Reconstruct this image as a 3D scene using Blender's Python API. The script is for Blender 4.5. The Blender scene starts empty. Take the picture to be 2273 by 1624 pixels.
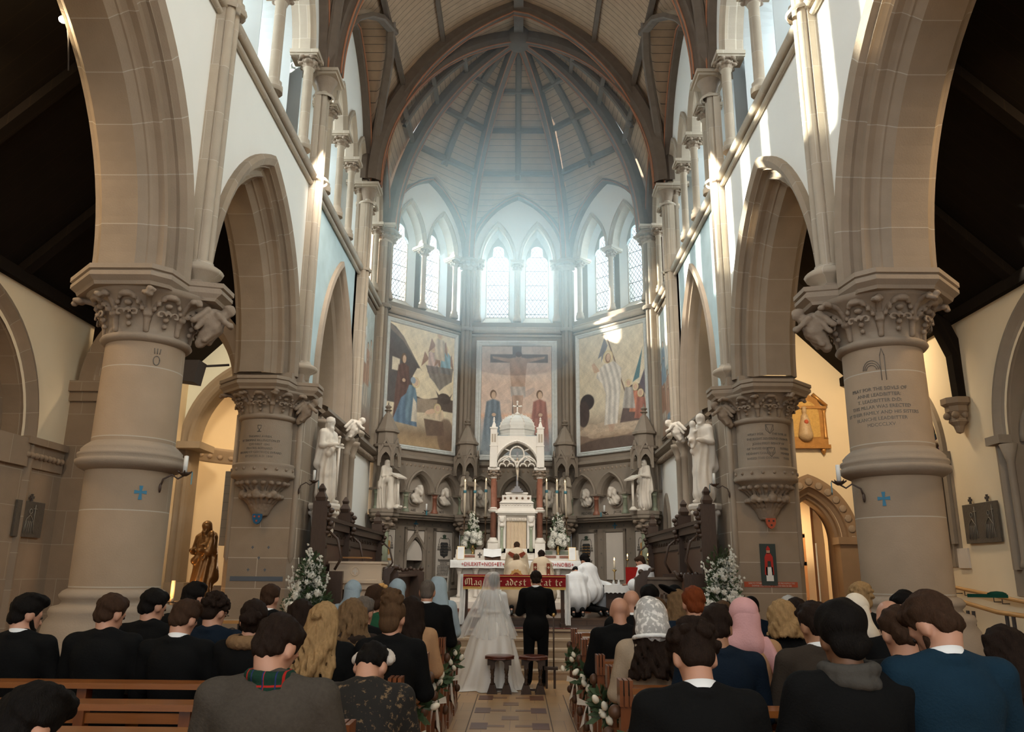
import bpy, math, random
import numpy as np
from mathutils import Vector, Matrix
R = math.radians
rnd = random.Random(7)
C = bpy.context.scene.collection
sc = bpy.context.scene

# ------------------------------------------------------------------ camera
CAM_F, CAM_P, CAM_H, CAM_R, CAM_X, CAM_Y = 1762.0, R(14.591), 1.65, .0092, .08, .0097
_f = Vector((-math.sin(CAM_Y)*math.cos(CAM_P), math.cos(CAM_Y)*math.cos(CAM_P), math.sin(CAM_P)))
_r0 = Vector((math.cos(CAM_Y), math.sin(CAM_Y), 0)); _u0 = _r0.cross(_f)
_r = _r0*math.cos(CAM_R) + _u0*math.sin(CAM_R); _u = _u0*math.cos(CAM_R) - _r0*math.sin(CAM_R)
cam_d = bpy.data.cameras.new('camera'); cam = bpy.data.objects.new('camera', cam_d); C.objects.link(cam)
M_ = Matrix((( _r.x, _u.x, -_f.x, CAM_X), (_r.y, _u.y, -_f.y, 0), (_r.z, _u.z, -_f.z, CAM_H), (0, 0, 0, 1)))
cam.matrix_world = M_
cam_d.sensor_width = 36; cam_d.lens = 36*CAM_F/2273; cam_d.clip_start = .05; cam_d.clip_end = 300
sc.camera = cam

# ------------------------------------------------------------------ world, sun, daylight
w = bpy.data.worlds.new('sky'); sc.world = w; w.use_nodes = True
wn = w.node_tree.nodes; wl = w.node_tree.links
wn['Background'].inputs[0].default_value = (.90, .96, 1, 1)
wn['Background'].inputs[1].default_value = .9
sun_d = bpy.data.lights.new('sun', 'SUN'); sun = bpy.data.objects.new('sun', sun_d); C.objects.link(sun)
sun_d.energy = 26; sun_d.angle = R(1.2); sun_d.color = (1, .9, .74)
sun.rotation_euler = Vector((8.0, -3.0, -2.3)).to_track_quat('-Z', 'Y').to_euler()
def area(name, loc, target, sx, sy, power, col=(1, 1, 1), spread=180):
    d = bpy.data.lights.new(name, 'AREA'); o = bpy.data.objects.new(name, d); C.objects.link(o)
    d.shape = 'RECTANGLE'; d.size = sx; d.size_y = sy; d.energy = power; d.color = col; d.spread = R(spread)
    o.location = loc; o.rotation_euler = (Vector(target)-Vector(loc)).to_track_quat('-Z', 'Y').to_euler()
    return o
area('west_fill', (0, -3.4, 7.5), (0, 14, 5), 6, 6, 175, (1, .95, .88))  # added fill from behind the camera; no west window is built
for s in (-1, 1):
    for yy, en in ((6.1, 430), (10.5, 430), (14.8, 520), (18.1, 200)):
        area('clerestory_daylight', (s*5.1, yy, 10.7), (-s*2, yy+(2.5 if yy > 14 else 0), 6.8 if yy < 14 else 3.5), 3.2 if yy < 17 else 2.0, 2.6, en, (.97, .985, 1))
area('east_window_daylight', (0, 22.9, 10.2), (0, 15, 8.2), 2.4, 2.8, 520, (.72, .9, 1))
for s in (-1, 1):
    area('east_window_daylight', (s*3.45, 21.5, 10.2), (-s*.6, 15.5, 8.4), 2.2, 2.8, 320, (.74, .9, 1))
    # lamps of the aisles
    area('aisle_lamp', (s*5.7, 6.5, 6.6), (s*6.8, 9.5, 2), .5, .5, 60, (1, .74, .45))
    area('aisle_lamp', (s*5.5, 13.2, 6.2), (s*6.3, 16.5, 3), .5, .5, 95, (1, .78, .5))
sc.view_settings.view_transform = 'Standard'; sc.view_settings.look = 'None'
sc.view_settings.exposure = .32; sc.view_settings.gamma = 1; sc.view_settings.use_curve_mapping = False
try:
    sc.cycles.use_denoising = True; sc.cycles.max_bounces = 7; sc.cycles.diffuse_bounces = 4
    sc.cycles.transparent_max_bounces = 12; sc.cycles.volume_bounces = 1; sc.cycles.caustics_reflective = False
    sc.cycles.caustics_refractive = False; sc.cycles.sample_clamp_indirect = 6; sc.cycles.volume_step_rate = 3
except Exception:
    pass

for s in (-1, 1):     # added fill lights, unseen, that brighten the altar and lower sanctuary
    area('chancel_fill', (s*3.15, 12.2, 8.7), (0, 19.2, 2.4), .6, .6, 80, (1, .91, .8), 110)
# ------------------------------------------------------------------ materials
MATS = {}
def srgb(h):
    if isinstance(h, str):
        h = [int(h[i:i+2], 16)/255 for i in (0, 2, 4)]
        h = [c/12.92 if c <= .04045 else ((c+.055)/1.055)**2.4 for c in h]
    return (h[0], h[1], h[2], 1)
def mat(name, col, rough=.7, var=.15, scale=6, bump=0, bscale=40, metal=0, spec=.4, brick=None, stripes=None, stretch=None, sheen=0, coat=0, emit=None):
    """procedural principled surface; brick=(w,h,mortar,colour) block joints on the UV map"""
    if name in MATS: return MATS[name]
    m = bpy.data.materials.new(name); m.use_nodes = True; nt = m.node_tree; N = nt.nodes; L = nt.links
    b = N['Principled BSDF']; col = srgb(col)
    b.inputs['Roughness'].default_value = rough; b.inputs['Metallic'].default_value = metal
    b.inputs['Specular IOR Level'].default_value = spec
    if sheen: b.inputs['Sheen Weight'].default_value = sheen
    if coat: b.inputs['Coat Weight'].default_value = coat; b.inputs['Coat Roughness'].default_value = .12
    tc = N.new('ShaderNodeTexCoord'); src = tc.outputs['Object']
    if stretch:
        mp = N.new('ShaderNodeMapping'); mp.inputs['Scale'].default_value = stretch; L.new(src, mp.inputs[0]); src = mp.outputs[0]
    nz = N.new('ShaderNodeTexNoise'); nz.inputs['Scale'].default_value = scale; nz.inputs['Detail'].default_value = 5
    L.new(src, nz.inputs['Vector'])
    mx = N.new('ShaderNodeMix'); mx.data_type = 'RGBA'
    mx.inputs['A'].default_value = (col[0]*(1-var), col[1]*(1-var), col[2]*(1-var*1.1), 1)
    mx.inputs['B'].default_value = (min(1, col[0]*(1+var)), min(1, col[1]*(1+var)), min(1, col[2]*(1+var)), 1)
    L.new(nz.outputs['Fac'], mx.inputs['Factor']); out = mx.outputs['Result']
    hgt = None
    if brick:
        bw, bh, mo, mc = brick
        uv = N.new('ShaderNodeUVMap'); bt = N.new('ShaderNodeTexBrick'); L.new(uv.outputs[0], bt.inputs['Vector'])
        bt.inputs['Scale'].default_value = 1; bt.inputs['Brick Width'].default_value = bw; bt.inputs['Row Height'].default_value = bh
        bt.inputs['Mortar Size'].default_value = mo; bt.inputs['Mortar Smooth'].default_value = .3
        bt.inputs['Color1'].default_value = (.9, .9, .9, 1); bt.inputs['Color2'].default_value = (1.07, 1.05, 1.02, 1)
        mu = N.new('ShaderNodeMix'); mu.data_type = 'RGBA'; mu.blend_type = 'MULTIPLY'; mu.inputs['Factor'].default_value = 1
        L.new(out, mu.inputs['A']); L.new(bt.outputs['Color'], mu.inputs['B'])
        m2 = N.new('ShaderNodeMix'); m2.data_type = 'RGBA'; m2.inputs['B'].default_value = srgb(mc)
        L.new(bt.outputs['Fac'], m2.inputs['Factor']); L.new(mu.outputs['Result'], m2.inputs['A']); out = m2.outputs['Result']
        bt.inputs['Mortar'].default_value = (1, 1, 1, 1)
    if stripes:   # (axis, period, width, colour) thin lines on the UV map
        ax, per, wd, scol = stripes
        uv = N.new('ShaderNodeUVMap'); sp = N.new('ShaderNodeSeparateXYZ'); L.new(uv.outputs[0], sp.inputs[0])
        dv = N.new('ShaderNodeMath'); dv.operation = 'DIVIDE'; dv.inputs[1].default_value = per; L.new(sp.outputs[ax], dv.inputs[0])
        fr = N.new('ShaderNodeMath'); fr.operation = 'FRACT'; L.new(dv.outputs[0], fr.inputs[0])
        lt = N.new('ShaderNodeMath'); lt.operation = 'LESS_THAN'; lt.inputs[1].default_value = wd/per; L.new(fr.outputs[0], lt.inputs[0])
        m3 = N.new('ShaderNodeMix'); m3.data_type = 'RGBA'; m3.inputs['B'].default_value = srgb(scol)
        L.new(lt.outputs[0], m3.inputs['Factor']); L.new(out, m3.inputs['A']); out = m3.outputs['Result']
    L.new(out, b.inputs['Base Color'])
    if bump:
        n2 = N.new('ShaderNodeTexNoise'); n2.inputs['Scale'].default_value = bscale; n2.inputs['Detail'].default_value = 3
        L.new(src, n2.inputs['Vector'])
        bp = N.new('ShaderNodeBump'); bp.inputs['Strength'].default_value = bump; bp.inputs['Distance'].default_value = .01
        L.new(n2.outputs['Fac'], bp.inputs['Height']); L.new(bp.outputs[0], b.inputs['Normal'])
    if emit:
        b.inputs['Emission Color'].default_value = srgb(emit[0]); b.inputs['Emission Strength'].default_value = emit[1]
    MATS[name] = m
    return m

STONE = mat('sandstone', (.30, .235, .175), .85, .16, 3.5, .25, 60, brick=(.95, .46, .006, (.52, .45, .36)))
STONE_P = mat('sandstone_plain', (.31, .245, .185), .85, .14, 4, .25, 60)
STONE_L = mat('pale_sandstone', (.44, .37, .29), .85, .12, 4, .2, 60, brick=(.55, .62, .005, (.52, .46, .38)))
STONE_G = mat('grey_sandstone', (.25, .205, .16), .85, .14, 4, .2, 60)
STONE_C = mat('carved_sandstone', (.28, .215, .16), .85, .2, 9, .5, 45)
PLASTER = mat('white_plaster', (.84, .82, .76), .9, .03, 2)
CREAM = mat('cream_plaster', (.74, .62, .44), .9, .05, 2)
BLUEW = mat('reveal_plaster', (.70, .76, .78), .9, .05, 2)
MARBLE_W = mat('white_marble', (.72, .67, .60), .55, .08, 8, .1, 40)
STATUE = mat('statue_stone', (.70, .63, .54), .7, .08, 9, .15, 60)
MARBLE_R = mat('red_marble', (.27, .11, .07), .3, .45, 14)
MARBLE_G = mat('green_marble', (.30, .33, .24), .3, .4, 8)
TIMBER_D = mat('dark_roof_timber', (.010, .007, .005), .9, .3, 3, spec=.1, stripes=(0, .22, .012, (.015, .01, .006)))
BOARD = mat('vault_boards', (.40, .27, .175), .8, .22, 5, .2, 30, stripes=(1, .17, .013, (.10, .075, .055)))
RIBM = mat('vault_rib_timber', (.13, .095, .07), .7, .25, 6)
RIBRED = mat('rib_red_line', (.35, .14, .07), .7, .2, 6)
OAK = mat('dark_carved_oak', (.055, .03, .018), .5, .35, 8, .3, 50, stretch=(6, 6, 1), coat=.2)
OAK_P = mat('dark_oak_panelling', (.09, .042, .022), .5, .3, 8, stretch=(6, 6, .6), stripes=(0, .13, .012, (.02, .012, .008)))
PINE = mat('varnished_pine', (.24, .078, .016), .32, .3, 4, .08, 30, stretch=(1, 9, 9), spec=.5, coat=.35)
PINE_E = mat('varnished_pine_end', (.17, .05, .013), .35, .3, 4, .08, 30, stretch=(9, 9, 1), spec=.5, coat=.35)

# ------------------------------------------------------------------ mesh builder
class MB:
    def __init__(s, fr=None): s.v = []; s.f = []; s.uv = []; s.fr = fr; s.sm = []
    def add(s, pts, faces, uvs=None, smooth=False):
        o = len(s.v)
        s.v += [s.fr(*p) for p in pts] if s.fr else [tuple(p) for p in pts]
        for i, f in enumerate(faces):
            s.f.append([o+k for k in f]); s.uv.append(uvs[i] if uvs else None); s.sm.append(smooth)
        return s
    def box(s, x0, x1, y0, y1, z0, z1):
        p = [(x, y, z) for z in (z0, z1) for y in (y0, y1) for x in (x0, x1)]
        return s.add(p, [(0, 2, 3, 1), (4, 5, 7, 6), (0, 1, 5, 4), (2, 6, 7, 3), (0, 4, 6, 2), (1, 3, 7, 5)])
    def obox(s, c, size, rz=0, tilt=0):
        m = Matrix.Rotation(rz, 3, 'Z') @ Matrix.Rotation(tilt, 3, 'X'); sx, sy, sz = [q/2 for q in size]
        p = [tuple(Vector(c) + m @ Vector((x, y, z))) for z in (-sz, sz) for y in (-sy, sy) for x in (-sx, sx)]
        return s.add(p, [(0, 2, 3, 1), (4, 5, 7, 6), (0, 1, 5, 4), (2, 6, 7, 3), (0, 4, 6, 2), (1, 3, 7, 5)])
    def quad(s, a, b, c, d, uv=None): return s.add([a, b, c, d], [(0, 1, 2, 3)], [uv] if uv else None)
    def prism(s, poly, axis, a, b):
        """poly in the two other axes; axis 0,1,2 extruded from a to b"""
        n = len(poly)
        def mk(q, t):
            return [(t, q[0], q[1]), (q[0], t, q[1]), (q[0], q[1], t)][axis]
        p = [mk(q, a) for q in poly] + [mk(q, b) for q in poly]
        f = [tuple(range(n))[::-1], tuple(range(n, 2*n))] + [(i, (i+1) % n, n+(i+1) % n, n+i) for i in range(n)]
        return s.add(p, f)
    def lathe(s, prof, c=(0, 0, 0), n=24, a0=0, a1=2*math.pi, smooth=True, rot=0, sx=1, sy=1, cap=True):
        full = abs(a1-a0-2*math.pi) < 1e-6; m = n if full else n+1
        p = []
        for r, z in prof:
            for i in range(m):
                a = a0+(a1-a0)*i/n+rot; p.append((c[0]+sx*r*math.cos(a), c[1]+sy*r*math.sin(a), c[2]+z))
        f = []; uv = []; rr = max(q[0] for q in prof)
        for j in range(len(prof)-1):
            for i in range(n):
                k = (i+1) % m; f.append((j*m+i, j*m+k, (j+1)*m+k, (j+1)*m+i))
                ua, ub = rr*(a0+(a1-a0)*i/n), rr*(a0+(a1-a0)*(i+1)/n); za, zb = c[2]+prof[j][1], c[2]+prof[j+1][1]
                uv.append(((ua, za), (ub, za), (ub, zb), (ua, zb)))
        s.add(p, f, uv, smooth)
        if cap and full:
            o = len(s.v)-len(p)
            for j, flip in ((0, True), (len(prof)-1, False)):
                if prof[j][0] > 1e-4:
                    q = [o+j*m+i for i in range(m)]; s.f.append(q[::-1] if flip else q); s.uv.append(None); s.sm.append(False)
        return s
    def tube(s, pts, r, n=8, cap=True, smooth=True, flat=1.0):
        pts = [Vector(p) for p in pts]; rs = r if isinstance(r, (list, tuple)) else [r]*len(pts)
        t0 = (pts[1]-pts[0]).normalized(); up = Vector((0, 0, 1)) if abs(t0.z) < .9 else Vector((0, 1, 0))
        nx = t0.cross(up).normalized(); P = []
        for i, p in enumerate(pts):
            t = (pts[min(i+1, len(pts)-1)]-pts[max(i-1, 0)]).normalized()
            nx = (nx-t*nx.dot(t)).normalized(); ny = t.cross(nx)
            for k in range(n):
                a = 2*math.pi*k/n; P.append(tuple(p+nx*math.cos(a)*rs[i]+ny*math.sin(a)*rs[i]*flat))
        f = [(j*n+i, j*n+(i+1) % n, (j+1)*n+(i+1) % n, (j+1)*n+i) for j in range(len(pts)-1) for i in range(n)]
        s.add(P, f, None, smooth)
        if cap:
            o = len(s.v)-len(P); s.f.append([o+i for i in range(n)][::-1]); s.f.append([o+(len(pts)-1)*n+i for i in range(n)])
            s.uv += [None, None]; s.sm += [False, False]
        return s
    def ball(s, c, r, n=12, m=8):
        if not isinstance(r, (tuple, list)): r = (r, r, r)
        P = []; f = []
        for j in range(m+1):
            b = math.pi*j/m
            for i in range(n):
                a = 2*math.pi*i/n; P.append((c[0]+r[0]*math.sin(b)*math.cos(a), c[1]+r[1]*math.sin(b)*math.sin(a), c[2]-r[2]*math.cos(b)))
        for j in range(m):
            for i in range(n): f.append((j*n+i, j*n+(i+1) % n, (j+1)*n+(i+1) % n, (j+1)*n+i))
        return s.add(P, f, None, True)
    def sweep(s, path, prof, closed=False, smooth=False, uvlen=True):
        """path: list of (point, out, side) ; prof: list of (a,b) -> point + out*a + side*b"""
        P = []; n = len(prof)
        for p, o, d in path:
            for a, b in prof: P.append(tuple(Vector(p)+Vector(o)*a+Vector(d)*b))
        L = [0.]
        for i in range(1, len(path)): L.append(L[-1]+(Vector(path[i][0])-Vector(path[i-1][0])).length)
        W = [0.]
        for i in range(1, n): W.append(W[-1]+math.hypot(prof[i][0]-prof[i-1][0], prof[i][1]-prof[i-1][1]))
        f = []; uv = []
        for j in range(len(path)-1):
            for i in range(n if closed else n-1):
                k = (i+1) % n; f.append((j*n+i, j*n+k, (j+1)*n+k, (j+1)*n+i))
                wk = W[k] if k else W[-1]+.1
                uv.append(((W[i], L[j]), (wk, L[j]), (wk, L[j+1]), (W[i], L[j+1])))
        return s.add(P, f, uv, smooth)
    def join(s, o):
        k = len(s.v); s.v += o.v; s.f += [[k+i for i in f] for f in o.f]; s.uv += o.uv; s.sm += o.sm; return s
    def mesh(s, name, m):
        me = bpy.data.meshes.new(name); me.from_pydata([tuple(map(float, p)) for p in s.v], [], s.f); me.update()
        uvl = me.uv_layers.new(name='UVMap'); n = len(me.loops); uv = np.zeros((n, 2)); k = 0
        co = np.array(s.v, dtype=float)
        for fi, poly in enumerate(me.polygons):
            u = s.uv[fi]; L = poly.loop_total
            if u is not None: uv[k:k+L] = u
            else:
                nx, ny, nz = poly.normal; p = co[s.f[fi]]
                if abs(nz) > .75: uv[k:k+L] = p[:, :2]
                else:
                    h = math.hypot(nx, ny) or 1; uv[k:k+L, 0] = p[:, 0]*(-ny/h)+p[:, 1]*(nx/h); uv[k:k+L, 1] = p[:, 2]
            k += L
        uvl.data.foreach_set('uv', uv.ravel())
        me.polygons.foreach_set('use_smooth', s.sm)
        ms = m if isinstance(m, (list, tuple)) else [m]
        for q in ms: me.materials.append(q)
        return me
def link(name, me, parent=None, loc=None, rz=None):
    o = bpy.data.objects.new(name, me); C.objects.link(o)
    if parent is not None: o.parent = parent
    if loc is not None: o.location = loc
    if rz is not None: o.rotation_euler = (0, 0, rz)
    return o
def obj(name, mb, m, parent=None, **k): return link(name, mb.mesh(name, m), parent, **k)
def tag(o, label=None, cat=None, group=None, kind=None):
    if label: o['label'] = label
    if cat: o['category'] = cat
    if group: o['group'] = group
    if kind: o['kind'] = kind
    return o
def thing(name, label, cat, loc=(0, 0, 0), rz=0, group=None):
    o = bpy.data.objects.new(name, None); C.objects.link(o); o.location = loc; o.rotation_euler = (0, 0, rz); o.empty_display_size = .1
    return tag(o, label, cat, group)
def struct(name, mb, m, parent=None):
    o = obj(name, mb, m, parent)
    if parent is None: o['kind'] = 'structure'
    return o
def dup(root, loc, rz=0, label=None, group=None, scale=None):
    r = root.copy(); C.objects.link(r); r.location = loc; r.rotation_euler = (0, 0, rz)
    if label: r['label'] = label
    if group: r['group'] = group
    if scale: r.scale = (scale,)*3
    for ch in [c for c in root.children]:
        c = ch.copy(); C.objects.link(c); c.parent = r
        for g in [q for q in ch.children]:
            d = g.copy(); C.objects.link(d); d.parent = c
    return r
# frames: (u along, d outward, z up) -> world
def frame(ox, oy, nx, ny, tx, ty): return lambda u, d, z: (ox+nx*d+tx*u, oy+ny*d+ty*u, z)
FL = frame(0, 0, -1, 0, 0, 1); FR = frame(0, 0, 1, 0, 0, 1)       # nave walls: u = y, d = |x|
YC = 18.08; AP = 3.44; HS = AP*math.tan(R(22.5))                   # apse octagon
def facet(deg): a = R(deg); return frame(0, YC, math.sin(a), math.cos(a), math.cos(a), -math.sin(a))

# ------------------------------------------------------------------ arches
def arch(uc, h, zs, Rr, n=14, o=0.0):
    """pointed arch, half span h, rise Rr above the spring zs; o offsets outwards"""
    r = (h*h+Rr*Rr)/(2*h); c = r-h; rr = r+o; a1 = math.acos(max(-1, min(1, c/rr))); L = []
    for i in range(n+1):
        a = math.pi-(math.pi-(math.pi-a1))*i/n if False else math.pi-(a1)*i/n
        L.append((uc+c+rr*math.cos(a), zs+rr*math.sin(a)))
    return L+[(2*uc-u, z) for u, z in L[-2::-1]]
def arch_top(u, uc, h, zs, Rr):
    r = (h*h+Rr*Rr)/(2*h); x = abs(u-uc)+r-h
    return zs+math.sqrt(max(0, r*r-x*x))
def arch_sweep(mb, uc, h, zs, Rr, prof, n=14, zb=None, smooth=False):
    """prof: list of (offset, depth)"""
    rows = []
    for o, d in prof:
        L = arch(uc, h, zs, Rr, n, o)
        if zb is not None: L = [(L[0][0], zb)]+L+[(L[-1][0], zb)]
        rows.append([(u, d, z) for u, z in L])
    m = len(rows[0]); P = [p for r_ in rows for p in r_]; ln = [0.]; wd = [0.]
    for i in range(1, m): ln.append(ln[-1]+math.dist(rows[0][i], rows[0][i-1]))
    for j in range(1, len(rows)): wd.append(wd[-1]+math.dist(rows[j][m//3], rows[j-1][m//3]))
    f = []; uv = []
    for j in range(len(rows)-1):
        for i in range(m-1):
            f.append((j*m+i, j*m+i+1, (j+1)*m+i+1, (j+1)*m+i))
            uv.append(((wd[j], ln[i]), (wd[j], ln[i+1]), (wd[j+1], ln[i+1]), (wd[j+1], ln[i])))
    return mb.add(P, f, uv, smooth)
def wall_holes(mb, u0, u1, z0, z1, d, holes, top=None):
    """holes: (uc,h,zs,rise,sill); top: function u -> z of the upper edge"""
    us = {u0, u1}
    for uc, h, zs, Rr, sill in holes:
        for u, z in arch(uc, h, zs, Rr, 10): us.add(round(u, 5))
    if top:
        for i in range(41): us.add(round(u0+(u1-u0)*i/40, 5))
    us = sorted(q for q in us if u0-1e-6 <= q <= u1+1e-6); T = top or (lambda u: z1)
    for a, b in zip(us, us[1:]):
        if b-a < 1e-4: continue
        mid = (a+b)/2; hh = [q for q in holes if abs(mid-q[0]) < q[1]]
        if hh:
            q = hh[0]; za, zb = arch_top(a, *q[:4]), arch_top(b, *q[:4])
            if T(a) > za+1e-4 or T(b) > zb+1e-4: mb.quad((a, d, za), (b, d, zb), (b, d, max(zb, T(b))), (a, d, max(za, T(a))))
            if q[4] > z0: mb.quad((a, d, z0), (b, d, z0), (b, d, q[4]), (a, d, q[4]))
        else: mb.quad((a, d, z0), (b, d, z0), (b, d, T(b)), (a, d, T(a)))
    return mb
def fmb(fr): return MB(fr)

# ------------------------------------------------------------------ smooth blended solids (surface nets)
def nets(fn, lo, hi, h):
    lo = np.array(lo, float)-2*h; hi = np.array(hi, float)+2*h
    n = np.maximum(3, np.ceil((hi-lo)/h).astype(int)+1)
    ax = [lo[i]+h*np.arange(n[i]) for i in range(3)]
    X, Y, Z = np.meshgrid(*ax, indexing='ij')
    D = fn(X, Y, Z).astype(np.float32)
    S = D < 0
    cell = np.zeros(np.array(n)-1, bool); cnt = np.zeros(np.array(n)-1, np.int32); acc = np.zeros(tuple(np.array(n)-1)+(3,), np.float32)
    sh = tuple(np.array(n)-1)
    def sl(a, o): return a[o[0]:o[0]+sh[0], o[1]:o[1]+sh[1], o[2]:o[2]+sh[2]]
    offs = [(i, j, k) for i in (0, 1) for j in (0, 1) for k in (0, 1)]
    for o in offs:
        for axis in range(3):
            if o[axis]: continue
            o2 = list(o); o2[axis] = 1
            a, b = sl(D, o), sl(D, o2); c = (a < 0) != (b < 0)
            with np.errstate(divide='ignore', invalid='ignore'): t = np.where(c, a/(a-b), 0)
            cnt += c; 
            for q in range(3):
                acc[..., q] += np.where(c, o[q]+(t if q == axis else 0), 0)
    cell = cnt > 0; idx = -np.ones(sh, np.int64); idx[cell] = np.arange(cell.sum())
    ii = np.argwhere(cell); V = lo+(ii+acc[cell]/cnt[cell][:, None])*h
    F = []
    for axis in range(3):
        b_, c_ = (axis+1) % 3, (axis+2) % 3
        s0 = [slice(1, -1)]*3; s0[axis] = slice(0, n[axis]-1); s1 = list(s0); s1[axis] = slice(1, n[axis])
        A, B = S[tuple(s0)], S[tuple(s1)]; ch = A != B; e = np.argwhere(ch)
        if not len(e): continue
        e = e+np.array([0 if q == axis else 1 for q in range(3)])
        def g(db, dc):
            q = e.copy(); q[:, b_] -= db; q[:, c_] -= dc
            return idx[q[:, 0], q[:, 1], q[:, 2]]
        Q = np.stack([g(1, 1), g(0, 1), g(0, 0), g(1, 0)], 1); fl = ~A[ch]
        Q[fl] = Q[fl][:, ::-1]; F.append(Q)
    F = np.concatenate(F) if F else np.zeros((0, 4), int)
    return V, F[(F >= 0).all(1)]
def smin(a, b, k):
    if k <= 0: return np.minimum(a, b)
    h = np.clip(.5+.5*(b-a)/k, 0, 1); return b+(a-b)*h-k*h*(1-h)
def sdf(prims, k=.03, disp=None):
    """prims: ('e',c,(rx,ry,rz)[,rot]) ellipsoid, ('c',a,b,ra,rb[,k]) tapered capsule, ('b',c,(hx,hy,hz),r) box; '-' prefix cuts"""
    def fn(X, Y, Z):
        D = None
        for p in prims:
            t = p[0]; neg = t[0] == '-'; t = t.lstrip('-'); kk = k
            if t == 'e':
                c, r = p[1], p[2]; dx, dy, dz = X-c[0], Y-c[1], Z-c[2]
                if len(p) > 3 and p[3]:
                    m = np.array(Matrix.Rotation(p[3][1], 3, p[3][0]).transposed())
                    dx, dy, dz = [m[i][0]*dx+m[i][1]*dy+m[i][2]*dz for i in range(3)]
                q = np.sqrt((dx/r[0])**2+(dy/r[1])**2+(dz/r[2])**2); q2 = np.sqrt((dx/r[0]**2)**2+(dy/r[1]**2)**2+(dz/r[2]**2)**2)
                d = q*(q-1)/np.maximum(q2, 1e-6)
            elif t == 'c':
                a, b = np.array(p[1], float), np.array(p[2], float); ba = b-a; L = (ba**2).sum()+1e-12
                hh = np.clip(((X-a[0])*ba[0]+(Y-a[1])*ba[1]+(Z-a[2])*ba[2])/L, 0, 1)
                d = np.sqrt((X-a[0]-ba[0]*hh)**2+(Y-a[1]-ba[1]*hh)**2+(Z-a[2]-ba[2]*hh)**2)-(p[3]+(p[4]-p[3])*hh)
                if len(p) > 5: kk = p[5]
            else:
                c, hb, r = p[1], p[2], p[3]
                qx, qy, qz = np.abs(X-c[0])-hb[0]+r, np.abs(Y-c[1])-hb[1]+r, np.abs(Z-c[2])-hb[2]+r
                d = np.sqrt(np.maximum(qx, 0)**2+np.maximum(qy, 0)**2+np.maximum(qz, 0)**2)+np.minimum(np.maximum(qx, np.maximum(qy, qz)), 0)-r
            if D is None: D = d
            elif neg: D = -smin(-D, d, kk)
            else: D = smin(D, d, kk)
        if disp is not None: D = D+disp(X, Y, Z)
        return D
    return fn
def bounds(prims):
    lo = np.full(3, 1e9); hi = -lo
    for p in prims:
        if p[0][0] == '-': continue
        if p[0] == 'c':
            for q, r in ((p[1], p[3]), (p[2], p[4])): lo = np.minimum(lo, np.array(q)-r); hi = np.maximum(hi, np.array(q)+r)
        else:
            r = np.array(p[2], float)
            if p[0] == 'e' and len(p) > 3 and p[3]: r = np.full(3, r.max())
            lo = np.minimum(lo, np.array(p[1])-r); hi = np.maximum(hi, np.array(p[1])+r)
    return lo, hi
def blob_mesh(name, prims, h, m, k=.03, disp=None, pad=0, clip=None, xf=None, sub=None):
    lo, hi = bounds(prims); lo = lo-pad; hi = hi+pad; fn = sdf(prims, k, disp)
    if clip is not None:
        f0 = fn; fn = lambda X, Y, Z: np.maximum(f0(X, Y, Z), clip(X, Y, Z))
    V, F = nets(fn, lo, hi, h)
    if xf is not None: V = np.array([tuple(xf @ Vector(v)) for v in V]) if len(V) else V
    me = bpy.data.meshes.new(name); me.vertices.add(len(V)); me.vertices.foreach_set('co', V.astype(np.float32).ravel())
    nf = len(F); me.loops.add(nf*4); me.polygons.add(nf)
    me.polygons.foreach_set('loop_start', np.arange(0, nf*4, 4, dtype=np.int32)); me.polygons.foreach_set('loop_total', np.full(nf, 4, np.int32))
    me.loops.foreach_set('vertex_index', F.astype(np.int32).ravel()); me.update(calc_edges=True)
    me.polygons.foreach_set('use_smooth', np.ones(nf, bool)); me.materials.append(m); me.validate()
    return me
def blob(name, prims, h, m, parent=None, loc=None, rz=None, **k): return link(name, blob_mesh(name, prims, h, m, **k), parent, loc, rz)
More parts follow.
